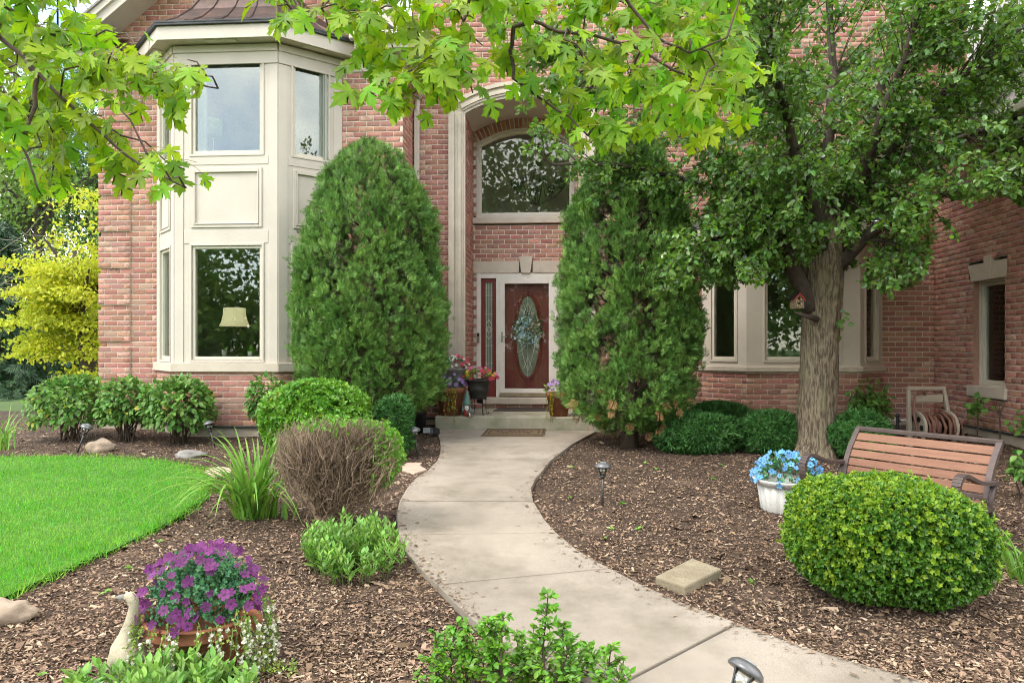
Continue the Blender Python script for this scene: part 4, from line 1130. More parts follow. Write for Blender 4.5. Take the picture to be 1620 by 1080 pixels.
# curtains in the upper bay window
for x0_, x1_ in ((PX(306, YB) - .02, PX(318, YB)), (PX(500, 10.3), PX(512, 10.3))):
    cu = MB(); yy = YB + .16 if x0_ < -4.3 else 10.42
    pts = [(x0_ + (x1_ - x0_) * i / 14, yy + .025 * math.sin(i * 1.9)) for i in range(15)]
    for (xa, ya), (xb, yb) in zip(pts, pts[1:]): cu.add([(xa, ya, uw[0] - .1), (xb, yb, uw[0] - .1), (xb, yb, uw[1] + .05), (xa, ya, uw[1] + .05)], [(0, 1, 2, 3)])
    tag(cu.build('curtain', 'curtain', None, smooth=True), 'pale curtain at the left edge of the upstairs bay window' if x0_ < -4.3 else 'pale curtain at the right edge of the angled upstairs window', 'curtain')
# ================================================================== plants
def lump(d, seed, k=6, f=3.0):
    r = np.random.default_rng(seed); o = np.zeros(d.shape[:-1])
    for i in range(k):
        w = r.normal(size=3) * f; o += np.sin(d @ w + r.uniform(0, 6.28)) / k
    return o
def shell(c, rad, n, p=2.2, amp=.1, inner=.2, zlo=-.5, seed=1, f=3.0):
    d = rdirs(int(n * 1.6)); d = d[d[:, 2] > zlo][:n]
    rad = np.array(rad)
    q = np.abs(d / rad) ** p
    r = q.sum(1) ** (-1 / p)
    nr = unit(np.sign(d) * np.abs(d / rad) ** (p - 1) / rad)
    r = r * (1 + amp * lump(d, seed, f=f) * 2) * (1 - inner * rng.random(len(d)) ** 1.6)
    return np.array(c) + d * r[:, None], nr, d
def outward(nr, up=.3, jit=.6):
    y = unit(nr + np.array((0, 0, up)) + rng.normal(0, jit, nr.shape))
    return basis(y, nr * .6 + rng.normal(0, .6, nr.shape) + np.array((0, 0, .5)))
def stems(mb, base, tips, r0=.008, n=4, mid=.5, jit=.03):
    for t in tips:
        b = Vector(base) + Vector((random.uniform(-1, 1) * jit * 1.5, random.uniform(-1, 1) * jit * 1.5, 0)); t = Vector(t)
        m = b.lerp(t, mid) + Vector((random.uniform(-1, 1) * jit, random.uniform(-1, 1) * jit, abs(t.z - b.z) * .06))
        mb.tube([b, m, t], [r0, r0 * .7, r0 * .35], n, cap=False)

# ---------- arborvitae
def arborvitae(px_c, Y, prof_px, label, seed, trunk_px, dead=0):
    """prof_px: (py, half width in px) at the axis distance"""
    ax = PX(px_c, Y); g0 = gz(ax, Y)
    prof = [(PZ(px_c, py, Y), (PX(px_c + h, Y) - PX(px_c - h, Y)) / 2) for py, h in prof_px]
    prof.sort()
    zz = np.array([p[0] for p in prof]); rr = np.array([p[1] for p in prof])
    t = thing('arborvitae', label, 'shrub', (ax, Y, g0), 'tall clipped arborvitae beside the entry')
    def pts(n, inn, jit):
        zs = np.interp(rng.random(n), np.cumsum(np.r_[0, np.diff(zz) * (rr[1:] + rr[:-1])]) / np.sum(np.diff(zz) * (rr[1:] + rr[:-1])), zz)
        a = rng.uniform(0, 2 * PI, n)
        d = np.stack([np.cos(a), np.sin(a), zs * .8], -1)
        r = np.interp(zs, zz, rr) * (inn + jit * rng.normal(0, 1, n)) * (1 + .15 * lump(d, seed, 8, 3.2) + .13 * lump(d, seed + 5, 8, 8))
        pos = np.stack([ax + r * np.cos(a), Y + r * np.sin(a), zs], -1)
        sl = np.interp(zs, zz, np.gradient(rr, zz))
        nr = unit(np.stack([np.cos(a), np.sin(a), -np.clip(sl, -1.5, 1.0)], -1))
        keep = rng.random(n) < np.clip(.62 + 1.7 * lump(d, seed + 9, 7, 7.5), .06, 1)
        return pos[keep], nr[keep]
    pos, nr = pts(28000, .97, .05)
    y = unit(nr * .5 + np.array((0, 0, .75)) + rng.normal(0, .33, nr.shape)); tg_ = np.cross(nr, np.array((0, 0, 1.0))) * np.where(rng.random(len(nr)) < .5, 1, -1)[:, None]
    B = basis(y, nr * .55 + tg_ * rng.uniform(0, 1.2, (len(nr), 1)) + rng.normal(0, .35, nr.shape))
    scatter('foliage', SPRAY, pos, B, rng.uniform(.07, .15, len(pos)), 'arbor', t)
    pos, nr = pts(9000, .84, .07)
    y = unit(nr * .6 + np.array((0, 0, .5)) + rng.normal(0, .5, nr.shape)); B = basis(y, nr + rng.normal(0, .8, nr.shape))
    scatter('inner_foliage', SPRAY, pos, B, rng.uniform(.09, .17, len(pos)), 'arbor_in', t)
    if dead:
        pos, nr = pts(dead * 16, 1.0, .03)
        k = pos[:, 2] < zz[0] + .55; pos, nr = pos[k][:dead], nr[k][:dead]
        scatter('brown_sprays', SPRAY, pos, basis(unit(nr + np.array((0, 0, -.5)) + rng.normal(0, .4, nr.shape)), nr), rng.uniform(.12, .2, len(pos)), 'arbor_dead', t)
    tb = MB(); q = G(*trunk_px); ztop = zz[-1] - .4
    tb.tube([(ax, Y, g0 - .05), (ax + .02, Y, g0 + .35), (ax, Y, ztop)], [.13, .10, .02], 9)
    tr = tb.build('trunk', 'twig', t, smooth=True)
    br = MB()
    for i in range(70):
        z = random.uniform(g0 + .12, zz[-1] - .7); a = random.uniform(0, 2 * PI); r = float(np.interp(z + .35, zz, rr)) * .9
        br.tube([(ax, Y, z), (ax + r * .5 * math.cos(a), Y + r * .5 * math.sin(a), z + .22), (ax + r * math.cos(a), Y + r * math.sin(a), z + .5)], [.022, .014, .006], 4, cap=False)
    br.build('branches', 'twig', t, smooth=True)['kind'] = 'stuff'
    return t
arborvitae(587, 9.62, [(230, 5), (236, 22), (248, 40), (270, 58), (305, 75), (350, 90), (420, 103), (500, 109), (575, 108), (615, 99), (645, 78), (662, 48)],
           'broad rounded arborvitae between the left bay window and the door', 3, (620, 690))
arborvitae(995, 9.44, [(212, 7), (222, 28), (245, 48), (290, 70), (350, 86), (420, 97), (500, 103), (570, 104), (620, 100), (650, 86), (668, 62), (682, 38)],
           'arborvitae right of the door with brown sprays near its base', 17, (995, 700), dead=60)

# ---------- small-leaved clipped shrubs
def clipped(name, label, cat, px0, px1, pytop, pybase, yoff, mats, n, proto, size, p=2.6, group=None, amp=.08, inner=.22, seed=1, zlo=-.75, depth_ratio=.85, stemmat='twig', up=.25, jit=.55, nstem=14, f=3.0):
    g0 = G((px0 + px1) / 2, pybase)
    Y = g0.y + yoff
    xa, xb = PX(px0, Y), PX(px1, Y); cx = (xa + xb) / 2; rx_ = (xb - xa) / 2
    gzz = gz(cx, Y); zt = PZ((px0 + px1) / 2, pytop, Y)
    h = zt - gzz; c = (cx, Y, gzz + h * .52)
    t = thing(name, label, cat, (cx, Y, gzz), group)
    rad = (rx_ * .96, rx_ * depth_ratio, h * .48)
    for mname, frac, sz, upb in mats:
        pos, nr, d = shell(c, rad, int(n * frac), p, amp, inner, zlo, seed, f)
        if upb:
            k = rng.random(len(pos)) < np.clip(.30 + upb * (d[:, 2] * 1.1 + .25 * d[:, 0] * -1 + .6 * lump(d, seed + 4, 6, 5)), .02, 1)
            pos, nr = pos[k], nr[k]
        pos = pos[pos[:, 2] > gzz + .02] if False else pos
        k = pos[:, 2] > gzz + .03; pos, nr = pos[k], nr[k]
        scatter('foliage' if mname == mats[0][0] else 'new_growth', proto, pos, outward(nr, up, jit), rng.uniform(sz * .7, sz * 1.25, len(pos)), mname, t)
    if name == 'boxwood_shrub':
        pos, nr, d = shell(c, rad, 420, p, amp, -.09, -.3, seed, f)
        scatter('stray_shoots', BOX, pos, outward(nr, .5, .4), rng.uniform(.02, .034, len(pos)), 'box_new', t)
    sm = MB()
    tips = [(cx + rx_ * .75 * math.cos(a) * q, Y + rx_ * .6 * math.sin(a) * q, gzz + h * random.uniform(.5, .85)) for a, q in [(random.uniform(0, 6.28), random.uniform(.3, 1)) for _ in range(nstem)]]
    stems(sm, (cx, Y, gzz - .03), tips, .010, 4)
    sm.build('stems', stemmat, t)['kind'] = 'stuff'
    return t
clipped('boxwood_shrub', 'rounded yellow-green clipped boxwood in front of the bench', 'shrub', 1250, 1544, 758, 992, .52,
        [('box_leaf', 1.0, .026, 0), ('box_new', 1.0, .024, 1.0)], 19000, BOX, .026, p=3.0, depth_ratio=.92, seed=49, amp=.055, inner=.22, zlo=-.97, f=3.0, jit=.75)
clipped('privet_shrub', 'low bright green clipped shrub behind the brown leafless bush', 'shrub', 414, 590, 604, 745, .32,
        [('privet_leaf', 1.0, .055, 0), ('yellow_leaf', .04, .05, .2)], 4200, PRIV, .05, p=2.8, seed=43, amp=.06, inner=.2, depth_ratio=.5)
clipped('yew_shrub', 'small dark green yew between the brown bush and the porch', 'shrub', 586, 656, 634, 726, .10, [('yew', 1.0, .07, 0), ('yew_tip', .12, .05, .5)], 1900, YEW, .07, seed=44, amp=.14, inner=.25, group='dark green yews')
yews = [('spreading dark green yew nearest the walk under the pear tree', 1030, 1172, 656, 724, .45, 3000, 45), ('dark yew touching the left side of the pear trunk', 1168, 1262, 654, 728, .45, 2400, 46),
        ('dark yew just right of the pear trunk behind the bench', 1312, 1408, 656, 738, .4, 2400, 47), ('low yew farthest back against the right bay brickwork', 1090, 1190, 640, 690, .55, 2200, 48)]
for lb, a, b, tp, bs, yo, nn, sd in yews:
    clipped('yew_shrub', lb, 'shrub', a, b, tp, bs, yo, [('yew', 1.0, .075, 0), ('yew_tip', .10, .055, .5)], nn, YEW, .07, seed=sd, amp=.14, inner=.25, group='dark green yews', depth_ratio=.7)

# ---------- broad-leaved shrubs in front of the left wall
def leafy(name, label, px0, px1, pytop, pybase, yoff, mname, n, proto, size, seed, group=None, extra=(), p=2.4, zlo=-.55, nst=22, lift=.56, cat='shrub', n_ind=0, inner=.4, stemm='twig', dr=.8):
    g0 = G((px0 + px1) / 2, pybase); Y = g0.y + yoff
    xa, xb = PX(px0, Y), PX(px1, Y); cx = (xa + xb) / 2; rx_ = (xb - xa) / 2; gzz = gz(cx, Y); h = PZ((px0 + px1) / 2, pytop, Y) - gzz
    t = thing(name, label, cat, (cx, Y, gzz), group)
    c = (cx, Y, gzz + h * lift); rad = (rx_ * .95, rx_ * dr, h * (1 - lift))
    for mn, fr_, lowonly in ((mname, 1.0, 0),) + tuple(extra):
        pos, nr, d = shell(c, rad, int(n * fr_), p, .12, inner, zlo, seed)
        if lowonly:
            k = d[:, 2] < .35; pos, nr = pos[k], nr[k]
        k = pos[:, 2] > gzz + .05; pos, nr = pos[k], nr[k]
        y = unit(nr * .8 + np.array((0, 0, -.25)) + rng.normal(0, .45, nr.shape)); B = basis(y, nr * .5 + np.array((0, 0, .9)) + rng.normal(0, .35, nr.shape))
        s = rng.uniform(size * .65, size * 1.2, len(pos))
        if n_ind and mn == mname: split_scatter('leaf', 'foliage', proto, pos, B, s, mn, t, n_ind)
        else: scatter('foliage' if mn == mname else 'yellowed_leaves', proto, pos, B, s, mn, t)
    sm = MB(); tips = [(cx + rx_ * .8 * math.cos(a) * q, Y + rx_ * .6 * math.sin(a) * q, gzz + h * random.uniform(.55, .92)) for a, q in [(random.uniform(0, 6.28), random.uniform(.2, 1)) for _ in range(nst)]]
    stems(sm, (cx, Y, gzz - .03), tips, .011, 5, jit=.07); sm.build('stems', stemm, t)['kind'] = 'stuff'
    return t
grp = 'broad-leaved shrubs under the left wall'
leafy('viburnum_shrub', 'leafy green shrub at the far left with yellow lower leaves', 54, 168, 599, 706, .55, 'viburnum_leaf', 1500, OVATE, .085, 51, grp, extra=(('yellow_leaf', .06, 1),))
leafy('viburnum_shrub', 'middle of three leafy green shrubs, at the brick corner', 158, 246, 603, 708, .5, 'viburnum_leaf', 1300, OVATE, .08, 52, grp, extra=(('yellow_leaf', .03, 1),))
leafy('viburnum_shrub', 'leafy green shrub under the left side of the lower bay window', 226, 340, 600, 710, .45, 'viburnum_leaf', 1500, OVATE, .085, 53, grp, extra=(('yellow_leaf', .012, 1),))
leafy('viburnum_shrub', 'narrow leafy shrub under the right side of the lower bay window', 393, 462, 597, 708, .22, 'viburnum_leaf', 800, OVATE, .08, 54, grp, extra=(('yellow_leaf', .02, 0),))
leafy('hydrangea_shrub', 'loose light green leafy shrub beside the hose reel', 1336, 1414, 598, 705, .95, 'viburnum_leaf', 480, OVATE, .085, 55, None, p=2.0, inner=.7, lift=.5, dr=.6)

# ---------- pear tree
pear = thing('pear_tree', 'large glossy-leaved tree with furrowed trunk right of the walk', 'tree', G(1290, 722))
PB = G(1290, 722)
def pp(px, py, dy=0.0): return P(px, py, PB.y + dy)
tk = MB()
cpts = [(1288, 735, 66), (1287, 722, 60), (1289, 700, 52), (1291, 660, 48), (1294, 600, 46), (1297, 540, 46), (1300, 490, 47), (1301, 450, 51), (1302, 410, 52), (1305, 380, 44), (1308, 340, 30), (1310, 310, 20)]
mpx = PB.y / F
NS = 40
vs = []
for i, (cx_, cy_, rp_) in enumerate(cpts): pass
# dense rings with furrowed bark
rows = 105
ys = np.linspace(735, 310, rows)
for yv in ys:
    cxp = np.interp(-yv, [-c[1] for c in cpts], [c[0] for c in cpts]); rp_ = np.interp(-yv, [-c[1] for c in cpts], [c[2] for c in cpts]) * .59
    c = pp(cxp, yv)
    for k in range(NS * 3):
        a = 2 * PI * k / (NS * 3)
        fur = 1.3 * mnoise.noise(Vector((math.cos(a) * 7.2, math.sin(a) * 7.2, c.z * 1.7))) + .9 * mnoise.noise(Vector((math.cos(a) * 11, math.sin(a) * 11, c.z * 3.2 + 7)))
        root = 1 + (.16 * max(0, (yv - 690) / 45)) * (1 + .6 * math.sin(a * 5 + 1))
        rr_ = rp_ * mpx * root * (1 + .050 * fur + .03 * math.sin(3 * a + c.z * 2))
        vs.append((c.x + rr_ * math.cos(a), c.y + rr_ * math.sin(a), c.z if yv < 733 else c.z - .1))
w_ = NS * 3
tk.add(vs, [(j * w_ + k, j * w_ + (k + 1) % w_, (j + 1) * w_ + (k + 1) % w_, (j + 1) * w_ + k) for j in range(rows - 1) for k in range(w_)])
tk.build('trunk', 'pear_bark', pear, smooth=True)
limb_px = [  # px, py, dy path from the fork, radius at the start
    ([(1284, 492, -.06), (1262, 440, -.16), (1240, 392, -.25), (1218, 340, -.35), (1190, 290, -.45), (1120, 220, -.5), (1010, 150, -.6), (900, 90, -.6)], .11),
    ([(1290, 440, 0), (1268, 380, .1), (1262, 300, .2), (1240, 200, .4), (1190, 90, .6), (1150, -60, .8), (1130, -200, .9)], .10),
    ([(1300, 420, 0), (1305, 340, .05), (1310, 250, .1), (1318, 120, .1), (1310, -60, .1), (1300, -300, .1)], .10),
    ([(1318, 420, 0), (1335, 360, -.1), (1360, 280, -.3), (1400, 180, -.6), (1440, 60, -.9), (1470, -80, -1.1)], .12),
    ([(1325, 410, .05), (1355, 340, .3), (1420, 250, .6), (1500, 170, .9), (1580, 90, 1.2), (1680, 0, 1.4)], .09),
    ([(1360, 300, -.2), (1430, 215, -.5), (1510, 130, -.7), (1590, 60, -.8), (1680, 0, -.9)], .06),
    ([(1420, 250, .4), (1500, 225, .3), (1570, 200, .2), (1660, 180, .2)], .05),
    ([(1322, 430, -.08), (1375, 370, -.4), (1450, 320, -.8), (1540, 290, -1.1), (1640, 260, -1.3), (1740, 230, -1.4)], .08),
    ([(1300, 400, -.1), (1285, 330, -.5), (1260, 240, -1.0), (1230, 130, -1.5), (1210, 0, -1.9)], .10),
    ([(1275, 400, -.1), (1220, 372, -.2), (1150, 372, -.45), (1090, 395, -.6), (1045, 430, -.7)], .035),
    ([(1335, 400, -.1), (1375, 378, -.4), (1415, 385, -.55), (1445, 420, -.6)], .03),
    ([(1262, 350, .0), (1190, 310, -.1), (1090, 285, -.1), (980, 262, -.1), (880, 260, -.2), (835, 235, -.2)], .05),
    ([(1300, 360, .2), (1280, 250, .9), (1240, 130, 1.4), (1200, 0, 1.8)], .09),
    ([(1320, 300, .1), (1370, 200, .7), (1420, 60, 1.3), (1460, -80, 1.7)], .08)]
lm = MB(); limb_nodes = []
for path, r0 in limb_px:
    pts = [pp(*q) for q in path]; n_ = len(pts)
    # smooth a little
    fine = []
    for i in range(n_ - 1):
        for s in range(3):
            t_ = s / 3; fine.append(pts[i].lerp(pts[i + 1], t_) + Vector((random.uniform(-1, 1), random.uniform(-1, 1), random.uniform(-1, 1))) * .018)
    fine.append(pts[-1])
    rs = [r0 * (1 - .82 * i / (len(fine) - 1)) for i in range(len(fine))]
    lm.tube(fine, rs, 8)
    limb_nodes += [(p, fine[min(i + 1, len(fine) - 1)] - fine[max(i - 1, 0)], r) for i, (p, r) in enumerate(zip(fine, rs)) if i > 3]
lm.build('limbs', 'pear_limb', pear, smooth=True)['kind'] = 'stuff'
crown_px = [(740, -400), (745, 30), (762, 90), (800, 140), (818, 175), (828, 240), (862, 300), (893, 332), (930, 352), (1000, 352), (1030, 400), (1036, 462), (1075, 470), (1120, 462), (1180, 448), (1240, 440), (1262, 452), (1288, 405), (1330, 385), (1342, 440), (1372, 462), (1412, 468), (1452, 440), (1478, 424), (1470, 392), (1520, 388), (1512, 352), (1490, 330), (1560, 312), (1640, 322), (1900, 300), (1900, -400)]
zone = np.array([(x, y) for x, y in crown_px])
twigs = MB(); tw = []
cen = pp(1300, 120)
tries = 0
while len(tw) < 1750 and tries < 30000:
    tries += 1
    i = random.randrange(len(limb_nodes)); p, d, r = limb_nodes[i]
    L_ = random.uniform(.35, 1.05)
    v = Vector(rdirs(1)[0]); v.z *= .7; v = (v + (p - cen).normalized() * .7 + d.normalized() * .4 + Vector((0, 0, .12))).normalized()
    e = p + v * L_
    mid = p.lerp(e, .5) + Vector((0, 0, .05)) 
    tip = e + Vector((random.uniform(-.1, .1), random.uniform(-.1, .1), random.uniform(-.14, .05)))
    q = np.array([tip, mid, e]); qx, qy, qd = proj(q)
    if not inpoly(qx, qy, crown_px).all(): continue
    if qy[0] < -330: continue
    if qy[0] < -40 and random.random() < .6: continue
    if qx[0] > 1640 and random.random() < .6: continue
    if qx[0] < 1120 and qy[0] > 215 and random.random() < .62: continue
    tw.append((p, mid, e, tip))
for p, m_, e, tip in tw: twigs.tube([p, m_, e, tip], [.0065, .005, .0036, .002], 4, cap=False)
twigs.build('twigs', 'pear_limb', pear)['kind'] = 'stuff'
A = np.array([[list(q) for q in t_] for t_ in tw])
nl = 33
tt = rng.uniform(.18, 1.0, (len(A), nl)); seg = np.minimum((tt * 3).astype(int), 2); fr_ = tt * 3 - seg
ii = np.arange(len(A))[:, None]
pos = A[ii, seg] * (1 - fr_[..., None]) + A[ii, seg + 1] * fr_[..., None]
dirs = unit(A[:, 3] - A[:, 0])[:, None] * .5
pos = pos.reshape(-1, 3); dirs = np.repeat(dirs, nl, 1).reshape(-1, 3)
off = rng.normal(0, 1, pos.shape); y = unit(dirs + unit(off) * .9 + np.array((0, 0, -.25)))
pos = pos + y * rng.uniform(.005, .05, (len(pos), 1))
qx, qy, qd = proj(pos); k = inpoly(qx, qy, [(x, y_ + 12) for x, y_ in crown_px]); pos, y = pos[k], y[k]
B = basis(y, rng.normal(0, .65, pos.shape) + np.array((0, -.25, .8)))
new = rng.random(len(pos)) < .09
split_scatter('leaf', 'foliage', PEAR, pos[~new], B[~new], rng.uniform(.050, .080, (~new).sum()), 'pear_leaf', pear, 300)
scatter('new_growth', PEAR, pos[new], B[new], rng.uniform(.05, .075, new.sum()), 'pear_leaf_new', pear)
# a tuft of leaves sprouting from the trunk
c = pp(1328, 508, -.28); pos = np.array(c) + rng.normal(0, .05, (14, 3)); y = unit(rng.normal(0, .4, pos.shape) + np.array((.5, -.3, -.6)))
pieces('trunk_leaf', PEAR, pos, basis(y, np.array((0, -1, .4)) + rng.normal(0, .3, pos.shape)), rng.uniform(.06, .09, 14), 'pear_leaf', pear)

# ---------- maple: boughs hanging into the top of the view
maple = thing('maple_tree', 'tree whose bright lobed leaves hang across the top of the view', 'tree', (-1.3, -2.2, gz(0, -2.2)))
mb = MB()
mb.tube([(-1.3, -2.2, -.25), (-1.28, -2.2, .5), (-1.25, -2.15, 2.0), (-1.2, -2.0, 3.4), (-1.1, -1.7, 5.0), (-1.0, -1.5, 7.0)], [.24, .19, .17, .16, .12, .05], 14)
mb.build('trunk', 'maple_bark', maple, smooth=True)
BP = [  # boughs: px, py, depth
    [(-260, -240, 2.0), (-120, -110, 2.3), (0, 5, 2.75), (50, 35, 2.8), (110, 68, 2.85), (147, 88, 2.9), (215, 100, 2.95), (262, 120, 3.0), (305, 133, 3.0), (345, 140, 3.0)],
    [(-200, -120, 2.2), (-90, -30, 2.4), (0, 57, 2.7), (43, 97, 2.7), (67, 127, 2.7), (110, 167, 2.7), (150, 203, 2.7), (200, 247, 2.7), (233, 267, 2.65), (293, 297, 2.6)],
    [(43, 97, 2.7), (57, 117, 2.7), (55, 167, 2.7), (33, 227, 2.65), (50, 267, 2.6), (60, 300, 2.6)],
    [(560, -260, 2.3), (570, -120, 2.6), (567, 13, 3.0), (573, 67, 3.0), (582, 100, 3.0), (605, 130, 3.0), (640, 160, 3.0)],
    [(690, -300, 2.3), (740, -120, 2.6), (743, 0, 2.9), (730, 50, 2.9), (725, 87, 2.9), (733, 113, 2.9), (748, 147, 2.85)],
    [(560, -300, 2.2), (700, -90, 2.6), (800, 10, 2.9), (843, 33, 2.9), (883, 50, 2.9), (940, 57, 2.9), (1013, 80, 2.9), (1067, 113, 2.85), (1120, 130, 2.8), (1170, 150, 2.8)],
    [(843, 33, 2.9), (813, 43, 2.9), (808, 83, 2.95), (813, 123, 2.95), (845, 150, 2.95), (900, 185, 2.9), (930, 215, 2.85)],
    [(900, -180, 2.5), (960, -60, 2.6), (995, 8, 2.7), (1040, 60, 2.7), (1090, 85, 2.7), (1150, 60, 2.6)],
    [(400, -250, 2.4), (430, -100, 2.8), (450, 0, 3.0), (470, 25, 3.0), (490, 45, 3.0)]]
bm = MB(); bnodes = []
src = Vector((-1.2, -2.0, 3.6))
for path in BP:
    pts = [PD(*q) for q in path]; fine = []
    for i in range(len(pts) - 1):
        for s in range(3): fine.append(pts[i].lerp(pts[i + 1], s / 3) + Vector((random.uniform(-1, 1), random.uniform(-1, 1), random.uniform(-1, 1))) * .004)
    fine.append(pts[-1])
    if path[0][1] < -30:
        s0 = src + Vector((0, 0, random.uniform(0, 1.5))); c1 = s0.lerp(fine[0], .5) + Vector((0, 0, .5))
        fine = [s0, s0.lerp(c1, .6), c1, c1.lerp(fine[0], .6)] + fine
    r0 = .011
    rs = [r0 * (1 - .72 * i / (len(fine) - 1)) for i in range(len(fine))]
    if path[0][1] < -30: rs[:4] = [.06, .045, .032, .02]
    bm.tube(fine, rs, 6); bnodes += [p for p in fine[4:]]
bn = np.array([list(p) for p in bnodes])
regions = [([(-60, -60), (70, -60), (120, 20), (160, 40), (235, 100), (320, 105), (375, 145), (350, 160), (300, 150), (305, 185), (255, 160), (200, 205), (225, 245), (300, 270), (320, 310), (250, 305), (190, 255), (165, 290), (130, 225), (100, 205), (110, 300), (60, 320), (25, 300), (15, 240), (-60, 240)], 74, 2.5, 3.1),
           ([(390, -60), (1220, -60), (1215, 20), (1195, 110), (1205, 170), (1170, 200), (1130, 225), (1060, 205), (1000, 225), (940, 245), (905, 255), (880, 220), (860, 190), (830, 150), (815, 130), (780, 160), (730, 165), (690, 170), (630, 185), (575, 170), (545, 100), (500, 45), (440, 50), (420, 20)], 122, 2.65, 3.15)]
lp, ly, lz = [], [], []
pet = MB(); twm = MB()
for poly, ncl, d0, d1 in regions:
    xs = [p[0] for p in poly]; ys_ = [p[1] for p in poly]; c_ = 0; placed = []
    guard = 0
    while c_ < ncl and guard < 9000:
        guard += 1
        x_, y_ = random.uniform(min(xs), max(xs)), random.uniform(min(ys_), max(ys_))
        if not inpoly(np.array([x_]), np.array([y_]), poly)[0]: continue
        if any((x_ - a) ** 2 + (y_ - b) ** 2 < 22 ** 2 for a, b in placed): continue
        placed.append((x_, y_)); c_ += 1
        D = random.uniform(d0, d1); c = PD(x_, y_ - 14, D)
        j = np.argmin(((bn - np.array(c)) ** 2).sum(1)); s_ = Vector(bn[j])
        dd = (c - s_).length
        bn = np.vstack([bn, np.array(c)[None]])
        if dd > .06: twm.tube([s_, s_.lerp(c, .5) + Vector((0, 0, .015 + .08 * dd)), c], [.0042, .0034, .0022], 5, cap=False)
        for _ in range(random.randint(5, 8)):
            v = Vector((random.uniform(-1, 1), random.uniform(-.9, .5), random.uniform(-.75, .25))).normalized()
            l_ = random.uniform(.03, .085); b = c + Vector((random.uniform(-1, 1), random.uniform(-1, 1), random.uniform(-.6, .4))) * .05
            q = b + v * l_
            X_, Y_, _d = proj(np.array([list(q + Vector((v.x * .05, 0, -.05)))]))
            if not inpoly(X_, Y_, [(a, b_ + 8) for a, b_ in poly])[0] and random.random() < .75: continue
            pet.tube([b, b.lerp(q, .6) + Vector((0, 0, .006)), q], .0013, 4, cap=False)
            lp.append(q); ly.append((v * .75 + Vector((0, 0, -.62))).normalized()); lz.append(Vector((random.gauss(0, .55), -.75 + random.gauss(0, .45), .55 + random.gauss(0, .35))))
bm.build('boughs', 'maple_bark', maple, smooth=True)['kind'] = 'stuff'
twm.build('twigs', 'maple_bark', maple, smooth=True)['kind'] = 'stuff'; pet.build('leaf_stalks', 'petiole', maple)['kind'] = 'stuff'
lp, ly, lz = [np.array([list(q) for q in a]) for a in (lp, ly, lz)]
split_scatter('leaf', 'foliage', MAPLE, lp, basis(ly, lz), rng.uniform(.052, .104, len(lp)), 'maple_leaf', maple, 300)

# ---------- brown leafless bush
g0 = G(517, 838); dbY = g0.y
def dpp(px, py, dy=0): return P(px, py, dbY + dy)
db = thing('leafless_bush', 'dense brown leafless bush with a green patch on one side', 'shrub', g0)
tb = MB()
for i in range(5):
    a = random.uniform(0, 6.28)
    tb.tube([dpp(515 + random.uniform(-12, 12), 842, random.uniform(-.05, .05)), dpp(512 + random.uniform(-22, 26), 800, .06 * math.sin(a)), dpp(505 + random.uniform(-40, 60), 765, .15 * math.sin(a))], [.045, .034, .02], 7)
tb.build('trunk', 'dead_twig', db, smooth=True)
outl = [(432, 690), (445, 668), (500, 658), (560, 659), (605, 664), (632, 690), (638, 730), (615, 765), (580, 790), (545, 812), (500, 810), (470, 785), (445, 750), (430, 715)]
tg = MB(); cnt = 0
starts = [dpp(515, 810)]
while cnt < 4200:
    px_, py_ = 430 + 210 * random.random() ** .85, random.uniform(658, 812)
    if not inpoly(np.array([px_]), np.array([py_]), outl)[0]: continue
    wx = .42 * math.sqrt(max(.05, 1 - ((py_ - 715) / 110) ** 2)); dy = random.uniform(-1, 1) * wx
    e = dpp(px_, py_, dy); o_ = (e - dpp(515, 790)).normalized(); v = Vector(rdirs(1)[0]); b = e - (o_ * random.uniform(.7, 1.2) + Vector((0, 0, .35)) + v * .55).normalized() * random.uniform(.08, .24)
    m_ = b.lerp(e, .5) + Vector((random.uniform(-1, 1), random.uniform(-1, 1), random.uniform(-1, 1))) * .028
    tg.tube([b, m_, e], [.0032, .0026, .0014], 3, cap=False); cnt += 1
    if cnt % 2 == 0:
        v = Vector(rdirs(1)[0]); e2 = m_ + v * random.uniform(.04, .1); tg.tube([m_, e2], [.002, .001], 3, cap=False)
for i in range(60):
    a = random.uniform(0, 6.28); e = dpp(random.uniform(455, 615), random.uniform(680, 760), .3 * math.sin(a))
    tg.tube([dpp(515 + random.uniform(-18, 18), 812, .05 * math.sin(a)), dpp(515, 790).lerp(e, .5), e], [.011, .008, .004], 5, cap=False)
tg.build('twigs', 'dead_twig', db)['kind'] = 'stuff'
pos = []
while len(pos) < 1150:
    if random.random() < .8: px_, py_ = random.gauss(616, 17), random.gauss(722, 28)
    else: px_, py_ = random.uniform(470, 620), random.gauss(672, 10)
    if inpoly(np.array([px_]), np.array([py_]), outl)[0]: pos.append(list(dpp(px_ + 3, py_, random.uniform(-.36, .2))))
pos = np.array(pos); y = unit(rng.normal(0, .6, pos.shape) + np.array((.3, -.2, .5)))
scatter('foliage', PRIV, pos, basis(y, rng.normal(0, 1, pos.shape)), rng.uniform(.018, .036, len(pos)), 'privet_leaf', db)

